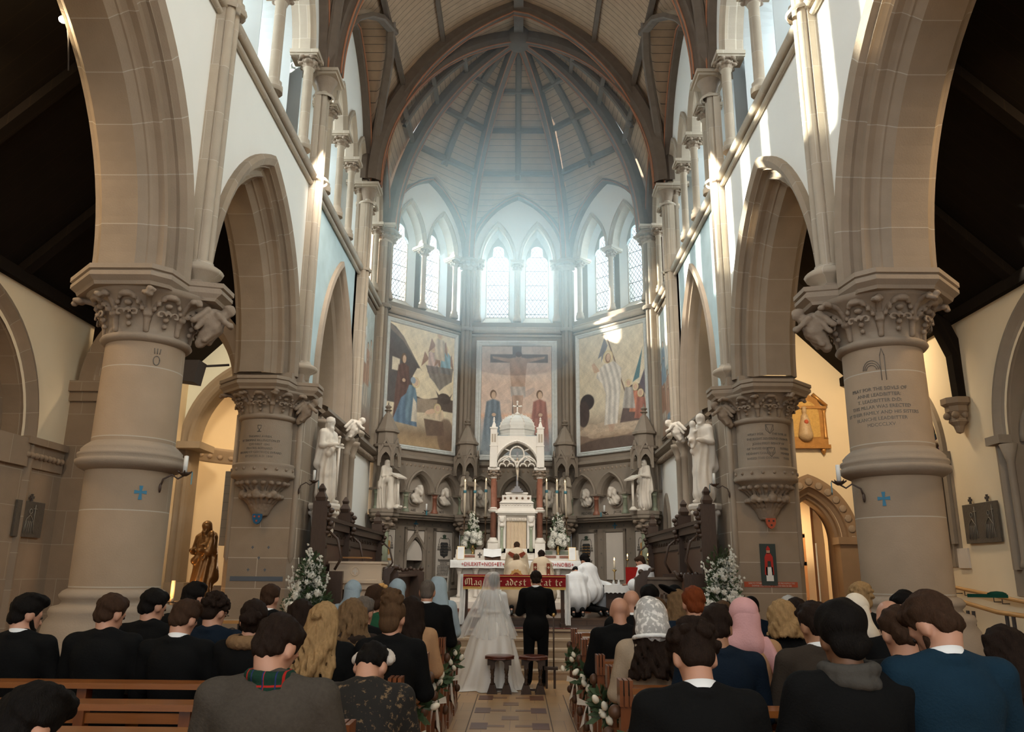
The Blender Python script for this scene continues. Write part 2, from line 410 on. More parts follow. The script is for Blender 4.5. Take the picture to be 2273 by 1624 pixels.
# ================================================================== the shell
D0, D1, D2, D3, D4 = 3.97, 8.32, 12.67, 16.95, 19.5
ZA, ZS, ZC, ZR = 4.67, 8.3, 10.41, 15.45
FLOORZ = .70; PREZ = .85
def off(h, Rr, o):
    r = (h*h+Rr*Rr)/(2*h); return h+o, math.sqrt((r+o)**2-(r-h)**2)
def tri_mat():
    m = bpy.data.materials.new('leaded_clear_glass'); m.use_nodes = True; nt = m.node_tree; N, L = nt.nodes, nt.links
    N.remove(N['Principled BSDF']); out = N['Material Output']
    uv = N.new('ShaderNodeUVMap'); sp = N.new('ShaderNodeSeparateXYZ'); L.new(uv.outputs[0], sp.inputs[0])
    def mth(op, a, b=None):
        n = N.new('ShaderNodeMath'); n.operation = op
        for i, q in enumerate((a, b)):
            if q is None: continue
            if isinstance(q, (int, float)): n.inputs[i].default_value = q
            else: L.new(q, n.inputs[i])
        return n.outputs[0]
    X = mth('DIVIDE', sp.outputs[0], .115); Y = mth('DIVIDE', sp.outputs[1], .17); ln = None
    for op in ('ADD', 'SUBTRACT'):
        q = mth('LESS_THAN', mth('ABSOLUTE', mth('SUBTRACT', mth('FRACT', mth(op, X, Y)), .5)), .065)
        ln = q if ln is None else mth('MAXIMUM', ln, q)
    q = mth('LESS_THAN', mth('FRACT', mth('DIVIDE', sp.outputs[1], .45)), .04); ln = mth('MAXIMUM', ln, q)
    tr = N.new('ShaderNodeBsdfTransparent'); tr.inputs[0].default_value = (.86, .97, 1, 1)
    df = N.new('ShaderNodeBsdfDiffuse'); df.inputs[0].default_value = (.05, .06, .07, 1)
    tl = N.new('ShaderNodeBsdfTranslucent'); tl.inputs[0].default_value = (.8, .9, .95, 1)
    m0 = N.new('ShaderNodeMixShader'); m0.inputs[0].default_value = .05; L.new(tr.outputs[0], m0.inputs[1]); L.new(tl.outputs[0], m0.inputs[2])
    mx = N.new('ShaderNodeMixShader'); L.new(ln, mx.inputs[0]); L.new(m0.outputs[0], mx.inputs[1]); L.new(df.outputs[0], mx.inputs[2])
    L.new(mx.outputs[0], out.inputs[0]); return m
GLASS = tri_mat()

# ---- floors
def aisle_floor_mat():
    m = mat('nave_tile_floor', (.50, .29, .125), .38, .12, 5, .04, 30, brick=(.62, .62, .004, (.25, .15, .08)), coat=.15)
    return m
FLT = aisle_floor_mat()
FL_DK = mat('dark_floor_tile', (.15, .06, .035), .4, .2, 6)
FL_MD = mat('umber_floor_tile', (.24, .13, .075), .4, .2, 6)
FL_AI = mat('side_aisle_floor', (.22, .15, .1), .5, .2, 4, brick=(.4, .4, .006, (.1, .07, .05)))
STEP = mat('step_stone', (.42, .32, .22), .6, .15, 3, .1, 40)
WFLOOR = mat('sanctuary_parquet', (.10, .058, .035), .3, .3, 6, coat=.3, brick=(.9, .09, .004, (.03, .018, .01)))
b = MB(); b.quad((-8, -4, 0), (8, -4, 0), (8, 24, 0), (-8, 24, 0)); fl = struct('floor', b, FLT)
b = MB()
rows_ = [y for y in np.arange(11.6, 4.6, -1.03)]
for i, y in enumerate(rows_):      # inlaid pattern of the centre aisle
    for s in (-1, 1):
        b.box(min(s*.25, s*.44), max(s*.25, s*.44), y-.19, y+.19, 0, .003)
obj('tile_inlay', b, FL_DK, fl)
b = MB()
for y in rows_:
    b.box(-.10, .10, y-.52-.13, y-.52+.13, 0, .003); b.box(-.25, -.06, y-.06, y+.06, 0, .003); b.box(.06, .25, y-.06, y+.06, 0, .003)
obj('tile_inlay', b, FL_MD, fl)
b = MB()
for x in (-.47, .47, -.72, .72): b.box(x-.006, x+.006, 2, 11.9, 0, .0025)
obj('tile_joint', b, mat('dark_joint', (.12, .07, .04), .6), fl)
b = MB()
for k in range(5):
    y0 = 13.5+.28*k
    b.box(-3.3, 3.3, y0, 14.72, .14*k+(.001 if k else 0), .14*(k+1)-.035); b.box(-3.3, 3.3, y0-.025, 14.72, .14*(k+1)-.035, .14*(k+1))
tag(obj('chancel_steps', b, STEP), 'wide pale stone steps rising from nave floor to sanctuary', 'steps')
b = MB(); b.box(-3.7, 3.7, 14.6, 22.2, .64, .7001); b.box(-3.3, -1.95, 13.40, 14.6, 0, .70); b.box(1.95, 3.3, 13.40, 14.6, 0, .70); sf = struct('floor', b, WFLOOR)
b = MB(); b.box(-2.1, 2.15, 15.3, 19.9, .70, PREZ); tag(obj('altar_platform', b, WFLOOR), 'low dark parquet platform under the altar and servers', 'platform')

# ---- arcade walls, soffits, string courses
HI, RI = 1.56, 2.42
PROF = [(.42, 3.60), (.42, 3.52), (.36, 3.49), (.27, 3.53), (.25, 3.60), (.235, 3.60), (.25, 3.64), (.235, 3.69), (.19, 3.72), (.14, 3.71), (.11, 3.67), (.10, 3.70),
        (.11, 3.77), (.08, 3.82), (.06, 3.84), (.06, 3.86), (0, 3.94), (0, 4.32), (.10, 4.40), (.12, 4.45), (.30, 4.45)]
ho, ro = off(HI, RI, .40)
bays = [1.795, 6.145, 10.495]
HI3 = 1.13; RI3 = 2.35; UC3 = 15.2; PROF3 = [(.36, 3.60), (.36, 3.53), (.28, 3.51), (.22, 3.57), (.20, 3.62), (.14, 3.66), (.10, 3.62), (.07, 3.70), (.05, 3.78), (0, 3.84), (0, 4.25)]
h3, r3 = off(HI3, RI3, .34)
MURALB = mat('blue_wall_painting', (.44, .55, .57), .8, .22, 2.2, stretch=(1, 1, 1))
for side, F in (('left', FL), ('right', FR)):
    b = MB(F)
    wall_holes(b, -4, D2, ZA, ZS, 3.6, [(c, ho, ZA, ro, ZA) for c in bays])
    wall = struct('wall_'+side, b, PLASTER)
    b = MB(F); wall_holes(b, -4, D2, ZA, 8.9, 4.45, [(c, *[q for q in (off(HI, RI, .25)[0],)], ZA, off(HI, RI, .25)[1], ZA) for c in bays]); obj('aisle_side_plaster', b, CREAM, wall)
    for c in bays[1:]:
        b = MB(F); arch_sweep(b, c, HI, ZA, RI, PROF, 16); obj('arch_moulding', b, mat('arch_stone', (.32, .25, .185), .85, .18, 3.5, .25, 60, brick=(5, .62, .006, (.45, .39, .32))), wall)
    # third bay: blue painted wall round a tall blind arch
    b = MB(F); wall_holes(b, D2+.3, D3, 4.5, ZS, 3.6, [(UC3, h3, 5.0, r3, 4.5)]); obj('painted_spandrel', b, MURALB, wall)
    b = MB(F); arch_sweep(b, UC3, HI3, 5.0, RI3, PROF3, 16, zb=4.5); obj('arch_moulding', b, STONE_P, wall)
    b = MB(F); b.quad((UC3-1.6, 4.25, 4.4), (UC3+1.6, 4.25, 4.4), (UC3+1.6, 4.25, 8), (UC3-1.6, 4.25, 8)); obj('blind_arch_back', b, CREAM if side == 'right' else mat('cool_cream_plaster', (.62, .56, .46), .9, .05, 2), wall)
    # lower wall of the chancel
    b = MB(F); b.quad((D2+.7, 3.6, 0), (D3, 3.6, 0), (D3, 3.6, 4.5), (D2+.7, 3.6, 4.5)); obj('lower_stonework', b, STONE, wall)
    b = MB(F)
    if side == 'right':
        wall_holes(b, D3-.3, D4+.2, 0, 4.5, 3.6-.002, [(18.95, .26, 2.75, .62, 0)]); obj('lower_plaster', b, PLASTER, wall)
        b = MB(F); arch_sweep(b, 18.95, .26, 2.75, .62, [(.10, 3.60), (.10, 3.55), (.05, 3.53), (0, 3.6), (0, 3.95)], 10, zb=.75); obj('doorway_moulding', b, STONE_G, wall)
        b = MB(F); b.quad((18.4, 3.95, 0), (19.5, 3.95, 0), (19.5, 3.95, 4), (18.4, 3.95, 4)); obj('doorway_back', b, STONE_G, wall)
    else:
        b.quad((D3-.3, 3.598, 0), (D4+.1, 3.598, 0), (D4+.1, 3.598, 4.5), (D3-.3, 3.598, 4.5)); obj('lower_plaster', b, PLASTER, wall)
    # pilasters with little half columns under the blind arch
    for u in (14.05, 15.95, 16.5):
        b = MB(F); b.box(u-.14, u+.14, 3.46, 3.62, .75, 4.3); b.box(u-.2, u+.2, 3.40, 3.62, 2.55, 2.72); obj('pilaster', b, STONE_G, wall)
        b = MB(); c = F(u, 3.44, 0); b.lathe([(.16, 2.62), (.17, 2.68), (.12, 2.76), (.095, 2.8), (.09, 3.92), (.115, 3.95), (.10, 3.99), (.16, 4.17), (.19, 4.2), (.19, 4.26)], c, 14); obj('half_column', b, STONE_P, wall)
    # string course at the clerestory foot
    for z, r_, dd in ((ZS, .075, 3.53), (ZS-.13, .04, 3.56), (ZS+.1, .04, 3.57)):
        b = MB(F); b.tube([(-4, dd, z), (D4-.1, dd, z)], r_, 8); obj('string_course', b, STONE_L, wall)
    # cornice of the chancel
    def cornice(F, u0, u1, wall, d=3.6):
        b = MB(F); path = [((u, d, 4.42), (0, -1, 0), (0, 0, 1)) for u in (u0, u1)]
        b2 = MB(); pr_ = [(0, -.14), (.10, -.13), (.13, -.09), (.09, -.05), (.17, -.02), (.24, .03), (.24, .09), (.18, .12), (0, .17)]
        for (u, d_, z), o, t in path: pass
        P = [[(u, d-a, 4.42+bb) for a, bb in pr_] for u in (u0, u1)]
        n = len(pr_); b.add(P[0]+P[1], [(i, i+1, n+i+1, n+i) for i in range(n-1)]); cn = obj('cornice', b, STONE_G, wall)
        b = MB(F); n = max(1, int(abs(u1-u0)/.135))
        for i in range(n):
            u = u0+(u1-u0)*(i+.5)/n
            b.box(u-.04, u+.04, d-.13, d+.02, 4.26, 4.35); b.ball((u, d-.12, 4.30), (.045, .05, .05), 8, 5)
        obj('corbel_row', b, STONE_C, cn)
    cornice(F, 14.0, D3+.05, wall); 
    # wall shafts
    for u in (D0, D1, D2, D3, D4):
        ch = u > D2-.1
        zb = 4.88 if u < D3-1 else 4.55; zt = 9.95 if u != D4 else 10.1
        b = MB()
        for du in ((-.075, .075) if u < D3-1 else (-.1, 0, .1)):
            dd = 3.47 if du else 3.42
            b.lathe([(.062, zb), (.062, zt+.05)], F(u+du, dd, 0), 10, cap=False)
        b2 = MB(F); b2.box(u-.16, u+.16, 3.5, 3.62, zb, zt)
        b.join(b2); sh = obj('wall_shaft', b, STONE_L, wall)
        for z in (ZS-.02, zt-.02): b = MB(); b.lathe([(.18, z-.03), (.2, z), (.18, z+.03)], F(u, 3.5, 0), 14, cap=False); obj('shaft_ring', b, STONE_L, sh)
        b = MB(); c = F(u, 3.52, 0)
        b.lathe([(.06, zb-.24), (.13, zb-.2), (.15, zb-.1), (.25, zb-.05), (.27, zb-.01), (.24, zb+.02), (.14, zb+.08), (.15, zb+.1), (.1, zb+.12)], c, 18); obj('shaft_corbel', b, STONE_L, sh)
        b = MB(); b.lathe([(.12, zt), (.12, zt+.06), (.17, zt+.25), (.24, zt+.36)], F(u, 3.48, 0), 14, cap=False); obj('shaft_capital', b, STONE_C, sh)
        b = MB(F); b.box(u-.3, u+.3, 3.2, 3.75, zt+.36, zt+.42); b.box(u-.26, u+.26, 3.24, 3.75, zt+.32, zt+.36); obj('capital_abacus', b, STONE_L, sh)
    for u in (12.3, 13.0): pass

# foliage of capitals: curling leaves round a bell
def leaf_prims(c, n, rb, rt, z0, z1, th=.03, ph=0, rows=2):
    P = []
    for row in range(rows):
        for i in range(n):
            a = ph+2*math.pi*(i+.5*row)/n; ca, sa = math.cos(a), math.sin(a)
            zt = z1 if row == 0 else z0+(z1-z0)*.55; re = rt if row == 0 else rb+(rt-rb)*.62
            pts = [(rb, z0), (rb+.02, z0+(zt-z0)*.45), (rb+(re-rb)*.5, z0+(zt-z0)*.85), (re, zt), (re+th*1.1, zt-th*1.6)]
            for (r0, a0), (r1, a1) in zip(pts, pts[1:]):
                P.append(('c', (c[0]+r0*ca, c[1]+r0*sa, c[2]+a0), (c[0]+r1*ca, c[1]+r1*sa, c[2]+a1), th*.8, th, .02))
            P.append(('e', (c[0]+(re+th)*ca, c[1]+(re+th)*sa, c[2]+zt-th*1.2), (th*1.9, th*1.9, th*1.7)))
            for q in (-1, 1):
                P.append(('e', (c[0]+(re)*math.cos(a+q*th/re*2.6), c[1]+re*math.sin(a+q*th/re*2.6), c[2]+zt-th*.4), (th*1.3, th*1.3, th)))
    return P
ROUGH = lambda a, f: (lambda X, Y, Z: a*np.sin(f*X+1)*np.sin(f*Y+2)*np.sin(f*Z))
SMALLCAP = blob_mesh('small_capital_leaves', leaf_prims((0, 0, 0), 6, .075, .15, 0, .2, .022, rows=2), .013, STONE_C, k=.012)
def colonnette(F, u, d, z0, z1, wall, m=STONE_L, r=.075, name='colonnette', q=1.0):
    b = MB(); c = F(u, d, 0)
    b.lathe([(r*1.7, z0), (r*1.7, z0+.1*q), (r*1.35, z0+.14*q), (r*1.45, z0+.18*q), (r*1.05, z0+.22*q), (r, z0+.25*q), (r, z1-.25*q), (r*1.25, z1-.24*q), (r*1.02, z1-.21*q), (r*1.3, z1-.12*q), (r*1.7, z1-.06*q)], c, 12)
    o = obj(name, b, m, wall); l = link('capital_leaves', SMALLCAP, o, (c[0], c[1], z1-.23*q)); l.scale = (q*r/.075*.95, q*r/.075*.95, q*.85)
    if q < 1:
        b = MB(F); b.box(u-.115, u+.115, d-.115, d+.2, z1-.03, z1+.02); obj('capital_abacus', b, STONE_G, o); return o
    b = MB(F); b.box(u-.17, u+.17, d-.17, d+.3, z1-.05, z1-.02); b.box(u-.2, u+.2, d-.2, d+.3, z1-.02, z1+.05); obj('capital_abacus', b, m, o)
    return o
def lunette(F, wall, uc, half, rise, arches, zsill, dwin, hw, gtop, wname, top_open=True):
    """clerestory bay: lunette wall on arches of the nave face, passage, glazed wall behind"""
    n = len(arches); ah, ar = arches[0][1], arches[0][2]
    b = MB(F); topf = lambda u: ZC+math.sqrt(max(0, ((half*half+rise*rise)/(2*half))**2-(abs(u-uc)+(half*half+rise*rise)/(2*half)-half)**2)) if abs(u-uc) < half else ZC
    oh, orr = off(ah, ar, .1)
    wall_holes(b, uc-half, uc+half, ZC, ZC, 3.6, [(c, oh, ZC, orr, ZC) for c, _, _ in arches], top=topf); obj('lunette_plaster', b, PLASTER, wall)
    for c, _, _ in arches:
        b = MB(F); arch_sweep(b, c, ah, ZC, ar, [(.11, 3.60), (.11, 3.55), (.06, 3.53), (.04, 3.58), (0, 3.62), (0, 3.80), (.03, 3.83), (.03, 3.95)], 12); obj('arch_moulding', b, STONE_L, wall)
    # splayed reveals back to the glazed wall
    for c, _, _ in arches:
        b = MB(F); arch_sweep(b, c, ah, ZC, ar, [(.03, 3.95), (-(ah-hw), dwin)], 10, zb=zsill); obj('window_reveal', b, BLUEW, wall)
        b = MB(F); b.add([(c-ah, 3.7, zsill-.05), (c+ah, 3.7, zsill-.05), (c+hw, dwin, zsill+.3), (c-hw, dwin, zsill+.3)], [(0, 1, 2, 3)]); obj('window_sill', b, STONE_L, wall)
        g = MB(F)
        def tf(u, c=c):
            x = abs(u-c)
            return gtop-.42*hw/.33+math.sqrt(max(0, (.58*hw)**2-x*x)) if x < .5*hw else gtop-1.0*hw/.33*.75+math.sqrt(max(0, (.52*hw)**2-(x-.48*hw)**2))
        b = MB(F); us = [c-hw+2*hw*i/28 for i in range(29)]
        for a, e in zip(us, us[1:]): b.quad((a, dwin-.05, tf(a)), (e, dwin-.05, tf(e)), (e, dwin-.05, ZC+ar+.3), (a, dwin-.05, ZC+ar+.3)); b.quad((a, dwin-.05, tf(a)), (e, dwin-.05, tf(e)), (e, dwin+.03, tf(e)), (a, dwin+.03, tf(a)))
        w_ = struct('window_%d' % wname[0], g.quad((c-hw, dwin+.02, zsill+.2), (c+hw, dwin+.02, zsill+.2), (c+hw, dwin+.02, gtop+.1), (c-hw, dwin+.02, gtop+.1)), GLASS); wname[0] += 1
        obj('window_frame', b, mat('grey_window_stone', (.30, .33, .33), .8, .1), w_)
    b = MB(F)
    for s_, e_ in zip([uc-half]+[c+hw for c, _, _ in arches], [c-hw for c, _, _ in arches]+[uc+half]): b.box(s_, e_, dwin-.02, dwin+.25, ZS, 13.6)
    for c, _, _ in arches: b.box(c-hw, c+hw, dwin-.02, dwin+.25, gtop, 13.6); b.box(c-hw, c+hw, dwin-.02, dwin+.25, ZS, zsill+.3)
    b.box(uc-half, uc+half, 3.62, dwin+.2, ZS+.02, zsill-.02 if zsill > ZS+.1 else ZS+.06)
    b.quad((uc-half, 3.6, 13.5), (uc+half, 3.6, 13.5), (uc+half, dwin+.2, 13.5), (uc-half, dwin+.2, 13.5)); obj('clerestory_stonework', b, STONE_G, wall)
wn_ = [1]
walls = {'left': bpy.data.objects['wall_left'], 'right': bpy.data.objects['wall_right']}
for side, F in (('left', FL), ('right', FR)):
    W_ = walls[side]
    # bay of the nave (two lights) and its neighbour towards the viewer
    for u0 in (D0, D1):
        cs = [(u0+.62+.78, .74, 1.25), (u0+4.35-.62-.78, .74, 1.25)]
        lunette(F, W_, u0+2.175, 2.175, 3.2, cs, 8.55, 4.5, .42, 12.0, wn_)
        for u in (u0+.5, u0+2.175, u0+3.85): colonnette(F, u, 3.66, 8.6, ZC, W_, r=.085)
    cs = [(D2+.54+1.07*k, .43, .85) for k in range(4)]
    lunette(F, W_, 14.81, 2.14, 2.8, cs, 8.55, 4.35, .26, 11.4, wn_)
    for k in range(3): colonnette(F, 13.74+1.07*k, 3.66, 8.6, ZC, W_)
# ---- the apse: five bays of the octagon
apse_walls = {}
for deg in (-90, -45, 0, 45, 90):
    F = facet(deg); hw_ = 1.49
    if abs(deg) == 90:
        W_ = walls['left' if deg < 0 else 'right']
    else:
        b = MB(F); b.quad((-hw_, 3.6, 4.4), (hw_, 3.6, 4.4), (hw_, 3.6, ZS), (-hw_, 3.6, ZS))
        W_ = struct('wall_' + {-45: 'apse_left', 0: 'apse_centre', 45: 'apse_right'}[deg], b, STONE_G)
        for z, r_, dd in ((ZS, .075, 3.53), (ZS-.13, .04, 3.56), (ZS+.1, .04, 3.57)):
            b = MB(F); b.tube([(-hw_, dd, z), (hw_, dd, z)], r_, 8); obj('string_course', b, STONE_L, W_)
    apse_walls[deg] = W_
    if abs(deg) == 90: b = MB(F); b.quad((-hw_, 3.6, 4.4), (hw_, 3.6, 4.4), (hw_, 3.6, ZS), (-hw_, 3.6, ZS)); obj('upper_stonework', b, STONE_G, W_)
    cornice(F, -hw_, hw_, W_)
    lunette(F, W_, 0, 1.42, 2.1, [(-.58, .46, 1.15), (.58, .46, 1.15)], 8.6, 4.15, .325, 11.35, wn_)
    for t in (-1.14, 0, 1.14): colonnette(F, t, 3.68, 8.62, ZC, W_, r=.07)
for deg in (-67.5, -22.5, 22.5, 67.5):     # corner shafts of the apse
    a = R(deg); rr = AP/math.cos(R(22.5)); W_ = apse_walls[-45 if deg < 0 else 45]
    px, py = math.sin(a), math.cos(a); b = MB()
    for q in (-.1, 0, .1):
        rq = rr+(.0 if q else -.05)+.0
        b.lathe([(.06, 4.7), (.06, 10.1)], (px*rq+py*q, YC+py*rq-px*q, 0), 10, cap=False)
    b.lathe([(.17, 4.7), (.17, 10.1)], (px*(rr+.12), YC+py*(rr+.12), 0), 6, cap=False)
    sh = obj('wall_shaft', b, STONE_G, W_); c = (px*rr, YC+py*rr, 0)
    b = MB(); b.lathe([(.14, 10.08), (.12, 10.14), (.2, 10.32), (.27, 10.34), (.27, 10.42)], c, 8); obj('shaft_capital', b, STONE_G, sh)
    link('capital_leaves', SMALLCAP, sh, (c[0], c[1], 10.1)).scale = (1.5, 1.5, 1.2)
    b = MB(); b.lathe([(.18, ZS-.05), (.2, ZS), (.18, ZS+.05)], c, 14, cap=False); obj('shaft_ring', b, STONE_G, sh)

# ---- vault
rN = (AP*AP+(ZR-ZC)**2)/(2*AP)
def zmain(q): return ZC+math.sqrt(max(0, rN*rN-(q+rN-AP)**2))
def zlat(u, half, rise):
    r = (half*half+rise*rise)/(2*half)
    return ZC+math.sqrt(max(0, r*r-(abs(u)+r-half)**2)) if abs(u) < half else ZC
ceil = MB(); NQ, NU = 36, 48
qs = [AP*(1-(1-i/NQ)**1.0) for i in range(NQ+1)]
def grid(mb, fn, us, qs):
    P = [fn(u, q) for q in qs for u in us]; n = len(us); f = []; uv = []
    for j in range(len(qs)-1):
        for i in range(n-1):
            k = (j*n+i, j*n+i+1, (j+1)*n+i+1, (j+1)*n+i); f.append(k)
            # boards: u along, v up the curve
            uv.append([(P[t][0] if False else us[t % n], AL[j+(1 if t//n > j else 0)]) for t in k])
    mb.add(P, f, uv, True)
qf = [AP*math.sin(math.pi/2*i/NQ)*1.0 for i in range(NQ+1)]
qf = [AP*(1-(1-i/NQ)**1.6) for i in range(NQ+1)]
AL = [0.]
for i in range(1, len(qf)): AL.append(AL[-1]+math.hypot(qf[i]-qf[i-1], zmain(qf[i])-zmain(qf[i-1])))
ext = AP+.2
for s in (-1, 1):
    for u0, u1, half, rise in ((D0-4.35, D0, 2.175, 3.2), (D0, D1, 2.175, 3.2), (D1, D2, 2.175, 3.2), (D2, D3, 2.14, 2.8)):
        um = (u0+u1)/2; us = [um+(u1-u0)/2*math.sin(math.pi/2*(i/24-1)) for i in range(49)]
        def fn(u, q): return (s*q*ext/AP, u, max(zmain(q), zlat(u-um, half, rise)))
        P = None
        b = MB()
        n = len(us); pts = [fn(u, q) for q in qf for u in us]
        f = []; uv = []
        for j in range(len(qf)-1):
            for i in range(n-1):
                f.append((j*n+i, j*n+i+1, (j+1)*n+i+1, (j+1)*n+i)); uv.append(((AL[j], us[i]), (AL[j], us[i+1]), (AL[j+1], us[i+1]), (AL[j+1], us[i])))
        ceil.add(pts, f, [[(q[1], q[0]) for q in t] for t in uv] and uv, True)
rr45 = math.tan(R(22.5))
for deg in (-90, -45, 0, 45, 90):
    F = facet(deg); b = MB(F); pts = []; ts = [math.sin(math.pi/2*(i/20-1)) for i in range(41)]
    for q in qf:
        for t in ts: u = t*q*rr45; pts.append((u, q*ext/AP, max(zmain(q), zlat(u, 1.42, 2.1))))
    n = len(ts); f = []; uv = []
    for j in range(len(qf)-1):
        for i in range(n-1):
            f.append((j*n+i, j*n+i+1, (j+1)*n+i+1, (j+1)*n+i)); uv.append(((ts[i], AL[j]), (ts[i+1], AL[j]), (ts[i+1], AL[j+1]), (ts[i], AL[j+1])))
    b.add(pts, f, uv, True); ceil.join(b)
# the small wedge between the transverse arch and the dome
b = MB()
for s in (-1, 1):
    n = 24; P = [(0, YC, zmain(0)), ] ; pts = []
    for i in range(n+1):
        q = AP*i/n; pts += [(s*q, YC-q*rr45, zmain(q)), (s*q, D3 - (YC-HS-D3) if False else min(D3, YC-q*rr45), zmain(q))]
    b.add(pts, [(2*i, 2*i+2, 2*i+3, 2*i+1) for i in range(n)], None, True)
ceil.join(b)
ceiling = struct('ceiling', ceil, BOARD)
def rib(pts, w, h, m, name='vault_rib', line=True):
    """bar hanging below a curve; pts world"""
    last = side0
    b = MB(); n = len(pts); P = []; pts = [Vector(p) for p in pts]
    for i, p in enumerate(pts):
        t = (pts[min(i+1, n-1)]-pts[max(0, i-1)]).normalized()
        sd = Vector((0, 0, 1)).cross(t); sd = sd.normalized() if sd.length > .05 else last
        last = sd; dn = t.cross(sd).normalized()
        if dn.z > 0 or (abs(dn.z) < .2 and dn.dot(Vector((0, 17, 11))-p) < 0): dn = -dn
        for a, c in ((-w/2, -.05), (-w/2, h*.55), (-w*.3, h), (w*.3, h), (w/2, h*.55), (w/2, -.05)): P.append(tuple(p+sd*a+dn*c))
    f = [(j*6+i, j*6+i+1, (j+1)*6+i+1, (j+1)*6+i) for j in range(n-1) for i in range(5)]
    b.add(P, f); o = obj(name, b, m, ceiling)
    if line:
        b = MB()
        for e in (-1, 1):
            pp = []
            for j in range(n):
                q = [Vector(P[j*6+i]) for i in range(6)]; pp.append(q[2] if e < 0 else q[3])
            b.tube(pp, .018, 5)
        obj('rib_edge_line', b, RIBRED, o)
    return o
def curve_q(n=28, q0=AP, q1=.12): return [q0+(q1-q0)*(1-math.cos(math.pi/2*i/n)) for i in range(n+1)]
side0 = Vector((0, 1, 0))
for y, w_, h_ in ((D1, .28, .22), (D2, .30, .24), (D3, .28, .24)):
    L = [(-q, y, zmain(q)) for q in curve_q()]; L += [(-x, y, z) for x, y, z in L[::-1][1:]]
    side0 = Vector((0, 1, 0)); 
    b = MB(); P = []
    for i, p in enumerate(L):
        p = Vector(p); t = (Vector(L[min(i+1, len(L)-1)])-Vector(L[max(0, i-1)])).normalized(); nn = Vector((t.z, 0, -t.x))
        for a, c in ((-w_/2, -.1), (-w_/2, h_*.5), (-w_*.3, h_*.62), (-w_*.25, h_), (w_*.25, h_), (w_*.3, h_*.62), (w_/2, h_*.5), (w_/2, -.1)): P.append(tuple(p+Vector((0, a, 0))+nn*c))
    b.add(P, [(j*8+i, j*8+i+1, (j+1)*8+i+1, (j+1)*8+i) for j in range(len(L)-1) for i in range(7)]); o = obj('transverse_arch', b, RIBM, ceiling)
    b = MB()
    for e in (3, 4): b.tube([P[j*8+e] for j in range(len(L))], .02, 5)
    obj('rib_edge_line', b, RIBRED, o)
for deg in (-112.5, -67.5, -22.5, 22.5, 67.5, 112.5):
    a = R(deg); side0 = Vector((math.cos(a), -math.sin(a), 0)); k = 1/math.cos(R(22.5))
    rib([(math.sin(a)*q*k, YC+math.cos(a)*q*k, zmain(q)) for q in curve_q()], .24, .28, RIBM)
for deg in (-90, -45, 0, 45, 90):
    a = R(deg); side0 = Vector((math.cos(a), -math.sin(a), 0))
    qq = [q for q in curve_q(28, AP, .12) if zmain(q) > ZC+2.15]
    rib([(math.sin(a)*q, YC+math.cos(a)*q, zmain(q)) for q in qq], .17, .08, RIBM, line=False)
    for zz in (12.9, 13.9, 14.65):     # purlins between the ribs
        q = next(q for q in qf if False) if False else -(rN-AP)+math.sqrt(rN*rN-(zz-ZC)**2)
        F = facet(deg); b = MB(F); u = q*rr45; b.box(-u, u, q-.05, q+.05, zz-.1, zz+.02); obj('purlin', b, RIBM, ceiling)
    F = facet(deg); b = MB(F); arch_sweep(b, 0, 1.36, ZC, 2.02, [(.16, 3.62), (.16, 3.5), (.1, 3.4), (.02, 3.4), (-.02, 3.46), (-.03, 3.62)], 14); o = obj('wall_rib', b, RIBM, ceiling)
    b = MB(F); b.tube([(u, 3.4, z) for u, z in arch(0, 1.38, ZC, 2.04, 14)], .018, 5); obj('rib_edge_line', b, RIBRED, o)
for s, F in ((-1, FL), (1, FR)):
    for uc, half, rise in ((10.495, 2.0, 3.0), (14.81, 1.98, 2.62)):
        b = MB(F); arch_sweep(b, uc, half, ZC, rise, [(.16, 3.62), (.16, 3.5), (.1, 3.42), (.02, 3.42), (-.02, 3.46), (-.03, 3.62)], 16); o = obj('wall_rib', b, RIBM, ceiling)
        b = MB(F); b.tube([(u, 3.42, z) for u, z in arch(uc, half+.02, ZC, rise+.02, 14)], .018, 5); obj('rib_edge_line', b, RIBRED, o)
        # groin boards
        L = []
        for i in range(25):
            q = AP*(1-i/24)**1.0; r_ = (half*half+rise*rise)/(2*half); zz = zmain(q)
            if zz-ZC > rise+.1: break
            x = math.sqrt(max(0, r_*r_-(zz-ZC)**2))-(r_-half); L.append((q, x, zz))
        for e in (-1, 1):
            side0 = Vector((0, 1, 0)); rib([(s*q, uc+e*(x+.12), zz) for q, x, zz in L], .2, .06, RIBM, 'groin_rib', False)
b = MB(); b.lathe([(.05, 14.95), (.22, 15.0), (.34, 15.12), (.36, 15.4)], (0, YC, 0), 16); obj('vault_boss', b, RIBM, ceiling)
for z in (13.1, 14.3):
    q = -(rN-AP)+math.sqrt(rN*rN-(z-ZC)**2)
    for s in (-1, 1):
        b = MB(); b.box(min(s*q, s*(q+.1)), max(s*q, s*(q+.1)), D2, D3+.5, z-.09, z+.05); obj('purlin', b, RIBM, ceiling)
b = MB(); b.box(-.12, .12, D2, YC, 15.2, 15.5); obj('ridge_piece', b, RIBM, ceiling)

